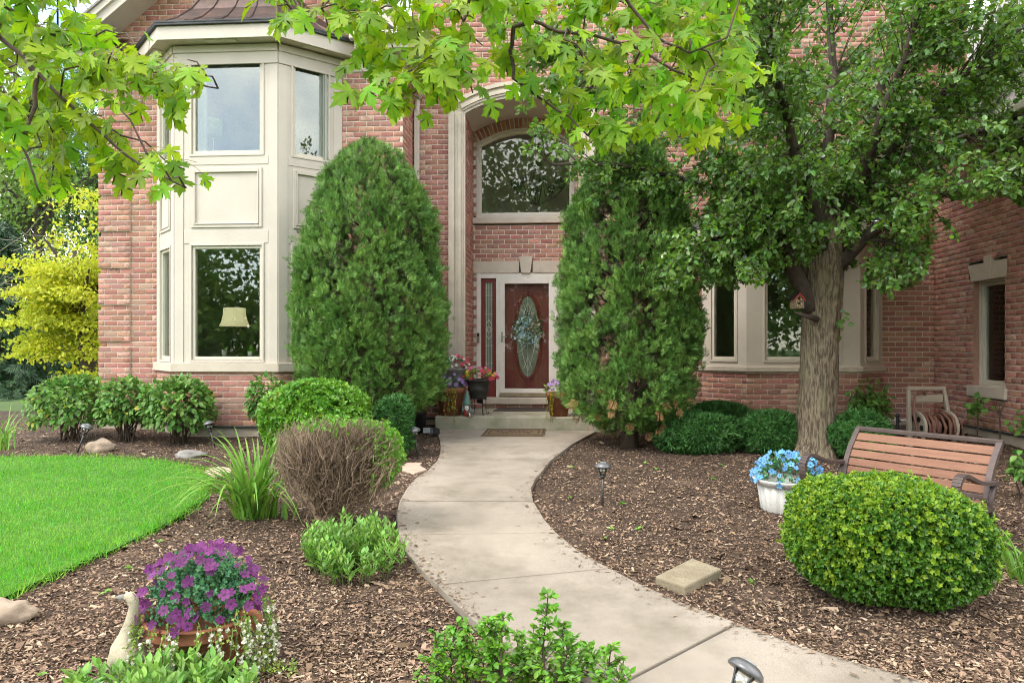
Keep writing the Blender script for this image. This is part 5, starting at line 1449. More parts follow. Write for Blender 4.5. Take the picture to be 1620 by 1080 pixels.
# ---------- strap-leaved plants
def strap_plant(name, label, px, py, n, length, spread, seed, mname='lily', fan_=6.28, group=None, width=.013, droop=.8, bias=(0, 0)):
    r = random.Random(seed); g_ = G(px, py); t = thing(name, label, 'plant', g_, group)
    for i in range(n):
        a = r.uniform(0, fan_); l = length * r.uniform(.6, 1.1); sp = spread * r.uniform(.25, 1.0)
        d = Vector((math.cos(a) + bias[0], math.sin(a) + bias[1], 0)).normalized(); side = Vector((-d.y, d.x, 0))
        b = g_ + Vector((r.gauss(0, .05), r.gauss(0, .05), -.01)); m = MB(); vs, fs = [], []
        K = 8
        for k in range(K + 1):
            s = k / K
            out = d * (sp * l * s ** 1.3); up = l * (s - droop * sp * s ** 2.6)
            w = width * (1 - s ** 2.2) * (1.0 if s > .1 else .8) + .0008
            c = b + out + Vector((0, 0, up))
            vs += [c - side * w + Vector((0, 0, w * .6)), c, c + side * w + Vector((0, 0, w * .6))]
            if k:
                j = (k - 1) * 3; fs += [(j, j + 1, j + 4, j + 3), (j + 1, j + 2, j + 5, j + 4)]
        m.add(vs, fs).build('leaf', mname, t, smooth=True)
    return t
strap_plant('daylily', 'clump of arching strap leaves left of the brown bush', 398, 820, 120, .98, 1.05, 61, bias=(-.15, -.1))
strap_plant('daylily', 'small upright sprout of strap leaves nearest the brown bush trunk', 446, 822, 9, .22, .3, 62)
strap_plant('daylily', 'short fan of strap leaves between the arching clump and its sprout', 424, 818, 14, .34, .3, 67)
strap_plant('ornamental_grass', 'arching pale grass blades at the left edge of the picture', 2, 712, 40, .75, .8, 63, width=.008)
strap_plant('daylily', 'dark strap-leaved clump at the right edge in front of the bench', 1618, 918, 22, .42, .75, 64, bias=(-.4, 0))

# ---------- fleshy-leaved plants
def sedum(name, label, px0, px1, py0, py1, nstem, hgt, seed, lsize=.045, mname='sedum', cat='plant', proto=SED, n_ind=300, off=.0):
    """stems rooted over a patch of ground (pixel box), each with whorls of leaves"""
    r = random.Random(seed); cx, cy = (px0 + px1) / 2, (py0 + py1) / 2
    t = thing(name, label, cat, G(cx, cy)); pos, ys, zs, sc_ = [], [], [], []; sm = MB()
    for i in range(nstem):
        a = r.uniform(0, 6.28); q = math.sqrt(r.random())
        px_, py_ = cx + (px1 - px0) / 2 * q * math.cos(a), cy + (py1 - py0) / 2 * q * math.sin(a)
        g_ = G(px_, py_); h = hgt * (1.08 - .45 * q * q) * r.uniform(.8, 1.12)
        lean = Vector((math.cos(a) * q * .35, -math.sin(a) * q * .35, 1)).normalized()
        tip = g_ + lean * h; sm.tube([g_ - Vector((0, 0, .02)), tip], [.004, .0025], 4, cap=False)
        k = max(5, int(h / .017)); ph = r.uniform(0, 6)
        for j in range(k):
            s = .22 + .78 * j / (k - 1); b = g_ + lean * h * s; an = ph + j * 2.4
            e = .9 * (1 - s) + .25 + .5 * s * (j % 2) ; up = .55 + .75 * (s ** 2)
            d = Vector((math.cos(an), math.sin(an), up)).normalized()
            pos.append(b); ys.append(d); zs.append(Vector((-math.cos(an) * .6, -math.sin(an) * .6, 1))); sc_.append(lsize * r.uniform(.75, 1.2) * (1 - .35 * s ** 3))
    pos, ys, zs = [np.array([list(v) for v in q]) for q in (pos, ys, zs)]
    split_scatter('leaf', 'foliage', proto, pos, basis(ys, zs), np.array(sc_), mname, t, n_ind)
    sm.build('stems', 'stem', t)['kind'] = 'stuff'
    return t
sedum('sedum', 'mound of fleshy light green leaves at the left edge of the walk', 486, 630, 868, 930, 105, .30, 71, .068)
sedum('sedum', 'fleshy green leaves at the bottom edge in front of the terracotta pot', 115, 400, 1085, 1175, 85, .185, 72, .08)
# woody-stemmed plant at the bottom centre
def twiggy(label, px0, px1, pyb, heights, seed):
    r = random.Random(seed); t = thing('young_shrub', label, 'shrub', G((px0 + px1) / 2, pyb)); sm = MB(); pos, ys, sc_ = [], [], []
    for i, (px_, top, dens) in enumerate(heights):
        g_ = G(px_, pyb + r.uniform(-18, 25)); tip = P(px_ + r.uniform(-12, 12), top, g_.y)
        m_ = g_.lerp(tip, .5) + Vector((r.uniform(-.03, .03), r.uniform(-.03, .03), 0)); sm.tube([g_, m_, tip], [.006, .0045, .002], 5, cap=False)
        for j in range(dens):
            s = r.uniform(.15, 1); b = (g_.lerp(m_, s * 2) if s < .5 else m_.lerp(tip, s * 2 - 1)); a = r.uniform(0, 6.28)
            l = r.uniform(.03, .13) * (1.15 - s); e = b + Vector((math.cos(a), math.sin(a), .7)) * l; sm.tube([b, e], [.0022, .0012], 3, cap=False)
            for q in range(5):
                pos.append(b.lerp(e, r.uniform(.3, 1.05))); ys.append(Vector((math.cos(a) + r.gauss(0, .7), math.sin(a) + r.gauss(0, .7), .4 + r.gauss(0, .4)))); sc_.append(r.uniform(.018, .036))
    pos, ys = [np.array([list(v) for v in q]) for q in (pos, ys)]
    split_scatter('leaf', 'foliage', OVATE, pos, basis(ys, rng.normal(0, .4, pos.shape) + np.array((0, -.3, .9))), np.array(sc_), 'privet_leaf', t, 300)
    sm.build('stems', 'twig', t)['kind'] = 'stuff'; return t
twiggy('young twiggy shrub with a tall upright shoot at the bottom centre', 670, 985, 1100, [(690, 1000, 30), (715, 985, 36), (740, 990, 36), (765, 978, 40), (790, 985, 40), (806, 975, 46), (825, 1000, 36), (850, 1010, 34), (868, 940, 62), (884, 985, 40), (905, 1010, 34), (930, 1020, 26), (960, 1022, 30), (978, 1045, 20), (730, 1020, 36), (780, 1030, 36), (840, 1040, 36), (900, 1050, 36), (700, 1050, 30)], 81)
# small standards and weeds by the wing wall
def standard(label, px, pyb, pyt, pyc, n, rad, seed, dead=False):
    r = random.Random(seed); g_ = G(px, pyb); t = thing('sapling', label, 'plant', g_); top = P(px, pyt, g_.y)
    m = MB().tube([g_, g_.lerp(top, .5) + Vector((.01, 0, 0)), top], [.011, .009, .004], 6)
    if dead:
        for i in range(5):
            b = g_.lerp(top, r.uniform(.5, .95)); m.tube([b, b + Vector((r.uniform(-.12, .12), r.uniform(-.06, .06), r.uniform(.05, .15)))], [.006, .003], 5)
    m.build('stem', 'twig', t)
    c = P(px, (pyt + pyc) / 2, g_.y); hh = abs(PZ(px, pyt, g_.y) - PZ(px, pyc, g_.y)) / 2
    pos = np.array(c) + rdirs(n) * rng.random((n, 1)) ** .5 * np.array((rad, rad, hh))
    y = unit(rng.normal(0, .6, pos.shape) + np.array((0, -.1, -.3)))
    if n: pieces('leaf', OVATE, pos, basis(y, rng.normal(0, .5, pos.shape) + np.array((0, -.6, .7))), rng.uniform(.07, .11, n), 'viburnum_leaf' if not dead else 'twig', t)
    return t
standard('small leafy sapling on a bare stem under the side window', 1546, 702, 622, 665, 46, .17, 91)
standard('bare brown dead stem beside the wing foundation', 1581, 712, 640, 660, 6, .07, 92, dead=True)
standard('glossy leafy sapling cut off by the right picture edge', 1622, 720, 648, 690, 40, .18, 93)
leafy('leafy_weed', 'pale green leafy plant at the right edge behind the bench', 1598, 1650, 700, 800, .2, 'viburnum_leaf', 160, OVATE, .075, 94, p=2.0, inner=.7, lift=.5, nst=8, cat='plant')
leafy('leafy_weed', 'low light green weed beside the right bench leg', 1560, 1625, 860, 893, .05, 'privet_leaf', 26, OVATE, .09, 95, p=2.0, inner=.6, lift=.3, nst=5, cat='plant')
# weeds dotted over the bed
wd = [(1020, 735), (1035, 745), (905, 742), (1145, 738), (955, 855), (970, 840), (1130, 760), (985, 800), (900, 790), (250, 860), (208, 902), (1010, 840), (1190, 925), (840, 745), (168, 940), (320, 905), (65, 1072)]
n_ = 0
pos, ys = [], []
for x_, y_ in wd:
    g_ = G(x_, y_)
    for i in range(6):
        a = random.uniform(0, 6.28); pos.append(g_ + Vector((0, 0, .015))); ys.append(Vector((math.cos(a), math.sin(a), random.uniform(.2, 1.2))))
pos, ys = [np.array([list(v) for v in q]) for q in (pos, ys)]
tag(scatter('weed_seedlings', OVATE, pos, basis(ys, rng.normal(0, .3, pos.shape) + np.array((0, 0, 1.0))), rng.uniform(.02, .05, len(pos)), 'sedum'), 'tiny green weed seedlings dotted over the bark mulch', 'weeds', kind='stuff')

# ---------- trees beyond, left of the house, and the wood behind the camera
def crown_tree(name, label, base, trunk_h, c, rad, n, size, mname, seed, bark='far_bark', group='trees behind the house', amp=.22, proto=SMALL, layered=0):
    t = thing(name, label, 'tree', base, group)
    d = rdirs(n); u = rng.random(n) ** .42
    r = u * (1 + amp * 2 * lump(d, seed, 7, 3.6))
    pos = np.array(c) + d * r[:, None] * np.array(rad)
    if layered:
        pos = pos[:layered][rng.integers(0, layered, n)] + rng.normal(0, 1, (n, 3)) * np.array((.24, .22, .05)); pos[:, 2] -= .25 * np.hypot(pos[:, 0] - c[0], pos[:, 1] - c[1])
    k = rng.random(n) < np.clip(.55 + 1.3 * lump(pos, seed + 3, 8, 1.6), .05, 1)
    pos, d = pos[k], d[k]
    y = unit(d * .5 + np.array((0, 0, -.3)) + rng.normal(0, .6, d.shape))
    scatter('crown', proto, pos, basis(y, d + rng.normal(0, .6, d.shape) + np.array((0, -.3, .7))), rng.uniform(size * .7, size * 1.3, len(pos)), mname, t)
    m = MB(); b = Vector(base); cc = Vector(c)
    m.tube([b - Vector((0, 0, .1)), b.lerp(cc, .5), cc + Vector((0, 0, rad[2] * .5))], [.22, .16, .05], 9); m.build('trunk', bark, t, smooth=True)
    m = MB(); rr_ = random.Random(seed)
    for i in range(12):
        v = Vector((rr_.gauss(0, 1), rr_.gauss(0, 1), rr_.uniform(0, .9))).normalized(); s = b.lerp(cc, rr_.uniform(.5, 1.0)); e = cc + Vector((v.x * rad[0], v.y * rad[1], v.z * rad[2])) * .8
        m.tube([s, s.lerp(e, .5) + Vector((0, 0, .2)), e], [.07, .045, .015], 5, cap=False)
    m.build('branches', bark, t, smooth=True)['kind'] = 'stuff'
    return t
def at(px, py, Y): return P(px, py, Y)
q = at(118, 478, 14.2); crown_tree('golden_tree', 'yellow-leaved tree close to the left corner of the house', (q.x + .5, 14.2, .36), 2, (q.x, 14.2, q.z + .15), (1.2, 1.0, 1.85), 24000, .095, 'golden_leaf', 101, amp=.3, layered=120)
q = at(60, 300, 23.0); crown_tree('broadleaf_tree', 'mid green tree behind the yellow tree', (q.x, 23.0, .36), 3, (q.x, 23.0, q.z), (3.2, 2.6, 4.2), 15000, .16, 'far_leaf', 102)
q = at(150, 330, 26.0); crown_tree('broadleaf_tree', 'dark green tree half hidden by the house corner', (q.x, 26.0, .36), 3, (q.x, 26.0, q.z + .8), (3.0, 2.6, 5.0), 15000, .17, 'far_leaf_dark', 103)
q = at(-60, 380, 24.0); crown_tree('broadleaf_tree', 'green tree at the left picture edge behind the spruce', (q.x, 24.0, .36), 3, (q.x, 24.0, q.z), (3.2, 2.6, 5.0), 15000, .17, 'far_leaf', 104)
q = at(70, 600, 29.0); crown_tree('broadleaf_tree', 'lowest dark tree farthest behind the yellow tree', (q.x, 29.0, .36), 3, (q.x, 29.0, 2.6), (5.5, 2.5, 3.2), 12000, .2, 'far_leaf_dark', 105)
q = at(25, 200, 31.0); crown_tree('broadleaf_tree', 'tallest pale green tree at the back left under the maple leaves', (q.x, 31.0, .36), 3, (q.x, 31.0, q.z), (4.0, 3.0, 5.5), 16000, .18, 'far_leaf', 106)
# spruce
def spruce(px, Y, top, rb, label, seed):
    b = Vector((PX(px, Y), Y, .36)); zt = PZ(px, top, Y); t = thing('spruce_tree', label, 'tree', b, 'trees behind the house')
    MB().tube([b, (b.x, b.y, zt)], [.2, .03], 8).build('trunk', 'far_bark', t, smooth=True)
    pos, ys = [], []
    r = np.random.default_rng(seed)
    for i in range(330):
        s = r.random() ** .8; z = .5 + (zt - .6) * s; l = rb * (1 - s) ** .85 * r.uniform(.75, 1.1) + .15; a = r.uniform(0, 6.28)
        for k in range(12):
            q = r.random() ** .7; x_ = l * q; w = (1 - q) * .28 * l
            pos.append((b.x + x_ * math.cos(a) + r.normal(0, w), b.y + x_ * math.sin(a) + r.normal(0, w), z - .35 * x_ * q + r.normal(0, .05))); ys.append((math.cos(a) + r.normal(0, .6), math.sin(a) + r.normal(0, .6), -.45))
    pos = np.array(pos); ys = np.array(ys)
    scatter('crown', SPRAY, pos, basis(ys, r.normal(0, .4, pos.shape) + np.array((0, -.2, 1))), r.uniform(.2, .42, len(pos)), 'spruce', t)
spruce(-5, 17.5, 345, 2.0, 'dark spruce at the left edge beyond the leafy shrubs', 111)
spruce(100, 19.5, 420, 2.0, 'smaller dark spruce under the yellow tree', 112)
# bare pale branches among them
m = MB(); q0 = at(-20, 480, 14.5)
for i in range(26):
    a = random.uniform(-.5, .9); l = random.uniform(.5, 1.5); s = q0 + Vector((random.uniform(-.2, 1.0), random.uniform(-.3, .3), random.uniform(-.2, 1.6)))
    m.tube([s, s + Vector((l * .5, 0, .3 * l * a + .06)), s + Vector((l, 0, l * a))], [.009, .007, .003], 4, cap=False)
m.tube([Vector((q0.x - .3, 14.5, .36)), q0, q0 + Vector((.1, 0, 2.2))], [.05, .035, .012], 7)
dt = thing('bare_tree', 'thin pale leafless tree at the left edge', 'tree', (q0.x - .3, 14.5, .36)); m.build('branches', 'pale_bark', dt)['kind'] = 'stuff'
# the wood across the street: seen only mirrored in the panes
n = 70000
cl = np.stack([rng.uniform(-85, 75, 420), rng.uniform(-74, -58, 420), rng.uniform(0, 1, 420)], -1)
cl[:, 2] = .8 + cl[:, 2] * np.where(np.abs(cl[:, 0] + 4) < 24, 25.0, 15.0)
pos = cl[rng.integers(0, 420, n)] + rng.normal(0, 1, (n, 3)) * np.array((2.8, 2.2, 1.6))
pos[:, 2] = np.maximum(pos[:, 2], 0)
tag(scatter('woodland', SMALL, pos, basis(rdirs(n), rdirs(n)), rng.uniform(.5, 1.15, n), 'far_leaf'), 'dark green wood mirrored in the window panes', 'wood', kind='stuff')
# ================================================================== garden and porch things
def put(name, label, cat, base, rotz=0.0, group=None, M=None):
    return thing(name, label, cat, base, group, rotz, M)
def lbuild(mb, name, m, t, **k):             # mesh given in the thing's own frame
    o = mb.build(name, m, None, **k); o.parent = t; return o
def flower_heads(t, pos, face, size, m, eye=None, name='flower', proto=FLOWER, jit=.25, rad=None):
    pos = np.asarray(pos, float); n = len(pos)
    s = size * rng.uniform(1 - jit, 1 + jit, n)
    B = basis(np.cross(face, rng.normal(0, 1, face.shape)) + 1e-4, face)
    idx = rng.integers(0, len(proto), n)
    ms = []
    for pv, pt in proto:
        me = new_mesh_tris(name, pv, pt); me.materials.append(MATS[m]); ms.append(me)
    eme = None
    if eye:
        v, tt_ = flower_proto(5, 5, .0); eme = new_mesh_tris('eye', v * .34 + np.array((0, 0, .05)), tt_); eme.materials.append(MATS[eye])
    inv = t.matrix_basis.inverted()
    for i in range(n):
        o = bpy.data.objects.new(name, ms[idx[i]]); col.objects.link(o)
        Mx = Matrix.Identity(4)
        for a in range(3):
            for b in range(3): Mx[a][b] = B[i][a][b] * s[i]
            Mx[a][3] = pos[i][a]
        o.parent = t; o.matrix_parent_inverse = inv; o.matrix_basis = Mx
        if eme is not None:
            e = bpy.data.objects.new('eye', eme); col.objects.link(e); e.parent = o
def dome(c, rad, n, zlo=-.1):
    d = rdirs(n * 3); d = d[d[:, 2] > zlo][:n]
    return np.array(c) + d * np.array(rad) * rng.uniform(.86, 1.08, (len(d), 1)), d
def trailing(t, start, nstr, length, m_leaf, m_fl, fsize, out, seed, nl=16, nf=6, lsize=.02, proto=BALL):
    r = random.Random(seed); sm = MB(); lp_, ly_, fp = [], [], []
    for i in range(nstr):
        p = Vector(start(r)); d = Vector(out(p)).normalized(); l = length * r.uniform(.5, 1.1); pts = [p]
        for k in range(1, 7):
            s = k / 6; pts.append(p + d * (.05 * math.sin(s * 2.2)) + Vector((r.gauss(0, .008), r.gauss(0, .008), -l * s)))
        sm.tube(pts, .0022, 3, cap=False)
        for k in range(nl):
            s = r.uniform(0, 5.99); q = pts[int(s)].lerp(pts[int(s) + 1], s % 1); lp_.append(q); ly_.append((d.x + r.gauss(0, .8), d.y + r.gauss(0, .8), r.gauss(-.1, .6)))
        for k in range(nf):
            s = r.uniform(.5, 5.99); q = pts[int(s)].lerp(pts[int(s) + 1], s % 1) + d * .014; fp.append(q)
    sm.build('trailing_stems', 'stem', t)['kind'] = 'stuff'
    lp_ = np.array([list(q) for q in lp_]); ly_ = np.array(ly_)
    scatter('trailing_leaves', SMALL, lp_, basis(ly_, rng.normal(0, 1, lp_.shape)), rng.uniform(lsize * .7, lsize * 1.3, len(lp_)), m_leaf, t)
    fp = np.array([list(q) for q in fp])
    flower_heads(t, fp, unit(rng.normal(0, .4, fp.shape) + np.array((0, -1, .4))), fsize, m_fl, proto=proto)

# ---------- bench
Tr = PD(1586, 699, 5.15); Tl = PD(1357, 676.5, 6.05); Tl.z = Tr.z
ux = (Tr - Tl); ux.z = 0; BW = ux.length; ux.normalize(); uy = Vector((ux.y, -ux.x, 0))
if uy.y > 0: uy = -uy
mid = (Tr + Tl) / 2 - uy * -.20                      # seat line lies in front of the leaned back
bz = gz(mid.x, mid.y); Hb = Tr.z - bz
Mb = Matrix(((ux.x, uy.x, 0, mid.x), (ux.y, uy.y, 0, mid.y), (0, 0, 1, bz), (0, 0, 0, 1)))
bench = put('garden_bench', 'wood-slatted bench with brown metal frame behind the boxwood', 'bench', None, M=Mb)
W2 = BW / 2; SH = .33
def backy(z): s = max(0, (z - SH) / (Hb - SH)); return .02 - .22 * s + .045 * math.sin(s * PI)
ns_ = 5; zz0 = SH + .055; zz1 = Hb - .028
for i in range(ns_):
    za, zb = zz0 + (zz1 - zz0) * i / ns_ + .005, zz0 + (zz1 - zz0) * (i + 1) / ns_ - .006
    m = MB(); ya, yb = backy(za), backy(zb)
    m.hexa([(-W2 + .03, ya - .010, za), (W2 - .03, ya - .010, za), (W2 - .03, ya + .010, za), (-W2 + .03, ya + .010, za), (-W2 + .03, yb - .010, zb), (W2 - .03, yb - .010, zb), (W2 - .03, yb + .010, zb), (-W2 + .03, yb + .010, zb)])
    lbuild(m, 'slat', 'bench_wood', bench, bevel=.004)
for i in range(5):
    y0 = .05 + i * .092; z0 = SH - .012 + .012 * (i / 4)
    lbuild(MB().box(-W2 + .03, W2 - .03, y0, y0 + .078, z0, z0 + .02), 'slat', 'bench_wood', bench, bevel=.004)
def barpts(pts, w, th): 
    m = MB()
    for (y0, z0), (y1, z1) in zip(pts, pts[1:]):
        pass
    return m
for s in (-1, 1):
    x = s * (W2 - .012)
    zs_ = np.linspace(SH + .03, Hb, 9)
    m = MB(); sec = []
    for z in zs_: sec.append((backy(z), z))
    for (y0, z0), (y1, z1) in zip(sec, sec[1:]):
        m.hexa([(x - .02, y0 - .02, z0), (x + .02, y0 - .02, z0), (x + .02, y0 + .022, z0), (x - .02, y0 + .022, z0), (x - .02, y1 - .02, z1), (x + .02, y1 - .02, z1), (x + .02, y1 + .022, z1), (x - .02, y1 + .022, z1)])
    lbuild(m, 'back_post', 'bench_frame', bench)
    xo = s * (W2 + .022)
    # S-curved arm: high rounded front, dipping to the back
    arm = [(y_, z_ - .075) for y_, z_ in [(.49, .40), (.545, .50), (.545, .58), (.50, .635), (.43, .645), (.33, .605), (.20, .565), (.08, .548), (-.06, .545)]]
    fine = []
    for (y0, z0), (y1, z1) in zip(arm, arm[1:]):
        for k in range(3): fine.append((y0 + (y1 - y0) * k / 3, z0 + (z1 - z0) * k / 3))
    fine.append(arm[-1]); fine = [fine[0]] + [tuple((np.array(fine[i - 1]) + 2 * np.array(fine[i]) + np.array(fine[i + 1])) / 4) for i in range(1, len(fine) - 1)] + [fine[-1]]
    m = MB()
    for (y0, z0), (y1, z1) in zip(fine, fine[1:]):
        t_ = Vector((0, y1 - y0, z1 - z0)).normalized(); nn = Vector((0, -t_.z, t_.y)) * .012
        m.hexa([(xo - .028, y0 - nn.y, z0 - nn.z), (xo + .028, y0 - nn.y, z0 - nn.z), (xo + .028, y0 + nn.y, z0 + nn.z), (xo - .028, y0 + nn.y, z0 + nn.z), (xo - .028, y1 - nn.y, z1 - nn.z), (xo + .028, y1 - nn.y, z1 - nn.z), (xo + .028, y1 + nn.y, z1 + nn.z), (xo - .028, y1 + nn.y, z1 + nn.z)])
    lbuild(m, 'armrest', 'bench_frame', bench)
    lbuild(MB().tube([(xo, .49, .335), (xo, .46, .27), (xo, .47, .2), (xo, .50, .06), (xo, .53, -.01)], .019, 8), 'leg', 'bench_frame', bench, smooth=True)
    lbuild(MB().tube([(xo, -.03, .47), (xo, .03, .39), (xo, .05, .32), (xo, .02, .22), (xo, -.05, .08), (xo, -.10, -.01)], .019, 8), 'leg', 'bench_frame', bench, smooth=True)
    lbuild(MB().box(xo - .014, xo + .014, .03, .50, SH - .055, SH - .018), 'side_rail', 'bench_frame', bench, bevel=.004)
yt = backy(Hb)
lbuild(MB().box(-W2 - .008, W2 + .008, yt - .024, yt + .022, Hb - .02, Hb + .016), 'top_rail', 'bench_frame', bench, bevel=.006)
yl = backy(SH + .04)
lbuild(MB().box(-W2 + .032, W2 - .032, yl - .018, yl + .018, SH + .02, SH + .05), 'bottom_rail', 'bench_frame', bench, bevel=.004)

# ---------- white planter with blue flowers
bp = G(1242, 808); pr = .245; phh = .28
pl = put('fluted_planter', 'white fluted planter holding blue pansies beside the bench', 'planter', bp)
lbuild(MB().lathe([(.0, 0), (.175, 0), (.185, .02), (.215, phh - .05)], 72, flute=lambda a, j: 1 + (.075 * abs(math.sin(a * 9)) if j > 0 else 0)), 'pot', 'white_pot', pl, smooth=True)
lbuild(MB().lathe([(.22, phh - .052), (.245, phh - .045), (.262, phh - .015), (.268, phh), (.25, phh + .004), (.232, phh - .012), (.0, phh - .03)], 48), 'rim', 'white_pot', pl, smooth=True)
c = bp + Vector((0.02, 0, phh + .02))
pos, d = dome(c, (.27, .25, .20), 420, -.15); pos = c[:] + (pos - np.array(c)) * rng.uniform(.55, .95, (len(pos), 1))
scatter('foliage', SMALL, pos, basis(unit(d + rng.normal(0, .5, d.shape)), rng.normal(0, .6, d.shape) + np.array((0, 0, 1))), rng.uniform(.035, .06, len(pos)), 'teal_leaf', pl)
pos, d = dome(c, (.28, .26, .215), 125, -.22); flower_heads(pl, pos, unit(d * .7 + np.array((-.1, -.8, .35)) + rng.normal(0, .35, d.shape)), .024, 'blue_petal', 'blue_eye')

# ---------- terracotta pot with purple flowers, goose beside it
tp = G(320, 1050); 
pot = put('terracotta_pot', 'terracotta pot overflowing with purple and small white flowers', 'planter', tp)
rim = .25; hh = PZ(320, 968, tp.y) - tp.z
rib = lambda a, j: 1 + .03 * math.sin(a * 10) * (1 if 1 <= j <= 3 else 0)
lbuild(MB().lathe([(.0, 0), (.165, 0), (.175, .03), (.215, hh * .72), (.222, hh * .74)], 60, flute=rib), 'pot', 'terracotta', pot, smooth=True)
lbuild(MB().lathe([(.222, hh * .74), (.245, hh * .75), (.252, hh * .78), (.235, hh * .82), (.255, hh * .97), (.262, hh), (.235, hh + .004), (.22, hh - .04), (0, hh - .05)], 48, flute=lambda a, j: 1 + .012 * math.sin(a * 24)), 'rim', 'terracotta', pot, smooth=True)
for s in (-1, 1):
    sp = [(s * (.25 + .055 * (1 - k / 26) * math.cos(k * .5)), -.06, hh * .93 + .055 * (1 - k / 26) * math.sin(k * .5)) for k in range(24)]
    lbuild(MB().tube(sp, [.022 * (1 - k / 40) for k in range(24)], 7), 'scroll', 'terracotta', pot, smooth=True)
c = tp + Vector((0, 0, hh + .06))
zt_ = PZ(320, 866, tp.y) - c.z
pos, d = dome(c, (.265, .25, zt_), 1500, -.3); pos = np.array(c) + (pos - np.array(c)) * rng.uniform(.45, .95, (len(pos), 1))
scatter('foliage', BOX, pos, basis(unit(d * .8 + rng.normal(0, .6, d.shape) + np.array((0, 0, .4))), rng.normal(0, 1, d.shape)), rng.uniform(.014, .026, len(pos)), 'teal_leaf', pot)
pos, d = dome(c, (.28, .265, zt_ * 1.0), 150, -.32); flower_heads(pot, pos, unit(d * .6 + np.array((0, -.75, .4)) + rng.normal(0, .4, d.shape)), .0235, 'purple', 'purple_eye')
def around(r): a = r.uniform(-2.75, .25); return tp + Vector((math.cos(a) * .262, math.sin(a) * .262, hh + r.uniform(-.01, .05)))
trailing(pot, around, 34, .30, 'trail_leaf', 'white_petal', .013, lambda p: (p - tp) * Vector((1, 1, 0)), 5, nl=26, nf=5, lsize=.018)
def right_side(r): a = r.uniform(-.7, .1); return tp + Vector((math.cos(a) * .30, math.sin(a) * .30, hh + r.uniform(-.0, .10)))
trailing(pot, right_side, 16, .36, 'trail_leaf', 'white_petal', .013, lambda p: (p - tp) * Vector((1, 1, 0)), 6, nl=34, nf=7, lsize=.018)
# runner along the ground to the right
pos = np.array([list(tp + Vector((random.uniform(.22, .48), random.uniform(-.14, -.02), random.uniform(.01, .05)))) for _ in range(170)])
scatter('runner', SMALL, pos, basis(rng.normal(0, 1, pos.shape), rng.normal(0, .5, pos.shape) + np.array((0, 0, 1))), rng.uniform(.014, .024, len(pos)), 'trail_leaf', pot)
flower_heads(pot, pos[:12] + np.array((0, 0, .02)), unit(rng.normal(0, .3, (12, 3)) + np.array((0, -.5, 1))), .014, 'white_petal', proto=BALL)

gp_ = G(201, 1075)
goose = put('goose_statue', 'weathered stone goose statue beside the terracotta pot', 'statue', gp_)
def gq(px, py, dy=0): q = P(px, py, gp_.y + dy) - gp_; return (q.x, q.y, q.z)
body_ = [gq(210, 1062), gq(206, 1052, -.01), gq(202, 1035, -.01), gq(201, 1020), gq(204, 1003), gq(208, 985), gq(211, 968), gq(212.5, 957), gq(210, 948), gq(205, 943), gq(199, 942)]
lbuild(MB().tube(body_, [.070, .084, .084, .066, .042, .030, .024, .0225, .0255, .0245, .017], 16), 'body', 'stone_statue', goose, smooth=True)
lbuild(MB().tube([gq(201, 944.5), gq(194, 944), gq(187, 944.5), gq(182, 945)], [.0165, .013, .009, .003], 10), 'beak', 'gray_rock', goose, smooth=True)
lbuild(MB().lathe([(0, -.02), (.10, -.02), (.11, .0), (.10, .02), (.07, .04)], 24, c=(gq(210, 1062)[0], 0, 0)), 'base', 'stone_statue', goose, smooth=True)
for s in (-1, 1): lbuild(MB().blob((gq(203, 945)[0], s * .022, gq(203, 945)[2]), (.004, .003, .004), 8, 5), 'eye', 'gray_rock', goose)

# ---------- path lights
def path_light(label, base, top, sc_=1.0, cap_tilt=None):
    """stake from base, lantern head at its upper end along base->top"""
    b = Vector(base); tvec = Vector(top) - b; h = tvec.length; z = tvec.normalized()
    x = Vector((1, 0, 0)); x = (x - z * x.dot(z)).normalized(); y = z.cross(x)
    M = Matrix(((x.x, y.x, z.x, b.x), (x.y, y.y, z.y, b.y), (x.z, y.z, z.z, b.z), (0, 0, 0, 1)))
    t = put('path_light', label, 'path light', None, group='solar path lights along the beds', M=M)
    s = sc_; hb = h - .125 * s
    lbuild(MB().tube([(0, 0, -.04), (0, 0, hb)], .011 * s, 8), 'stake', 'light_metal', t, smooth=True)
    lbuild(MB().lathe([(.012 * s, hb - .02 * s), (.026 * s, hb), (.024 * s, hb + .012 * s), (.0, hb + .012 * s)], 18), 'collar', 'light_metal', t, smooth=True)
    lbuild(MB().lathe([(.022 * s, hb + .012 * s), (.044 * s, hb + .085 * s)], 20), 'lens', 'clear_lens', t, smooth=True)
    for k in range(4):
        a = k * PI / 2 + .5
        lbuild(MB().tube([(.025 * s * math.cos(a), .025 * s * math.sin(a), hb + .008 * s), (.049 * s * math.cos(a), .049 * s * math.sin(a), hb + .09 * s)], .0045 * s, 5), 'rib', 'light_metal', t)
    lbuild(MB().lathe([(.045 * s, hb + .084 * s), (.070 * s, hb + .080 * s), (.073 * s, hb + .088 * s), (.066 * s, hb + .104 * s), (.045 * s, hb + .119 * s), (.038 * s, hb + .121 * s), (.0, hb + .125 * s)], 32), 'cap', 'light_cap', t, smooth=True)
    p_ = lbuild(MB().box(-.024 * s, .024 * s, -.018 * s, .018 * s, hb + .118 * s, hb + .128 * s), 'solar_panel', 'solar', t, bevel=.003)
    return t
b = G(953, 801); path_light('upright path light in the bark right of the walk', b, P(954, 731, b.y))
b = G(122, 716); path_light('path light leaning right in front of the far left shrub', b, P(139, 671, b.y))
b = G(340, 708); path_light('path light leaning left beside the bay window shrub', b, P(329, 666, b.y))
b = G(661, 724); path_light('path light standing left of the walk near the porch', b, P(655, 676, b.y - .05))
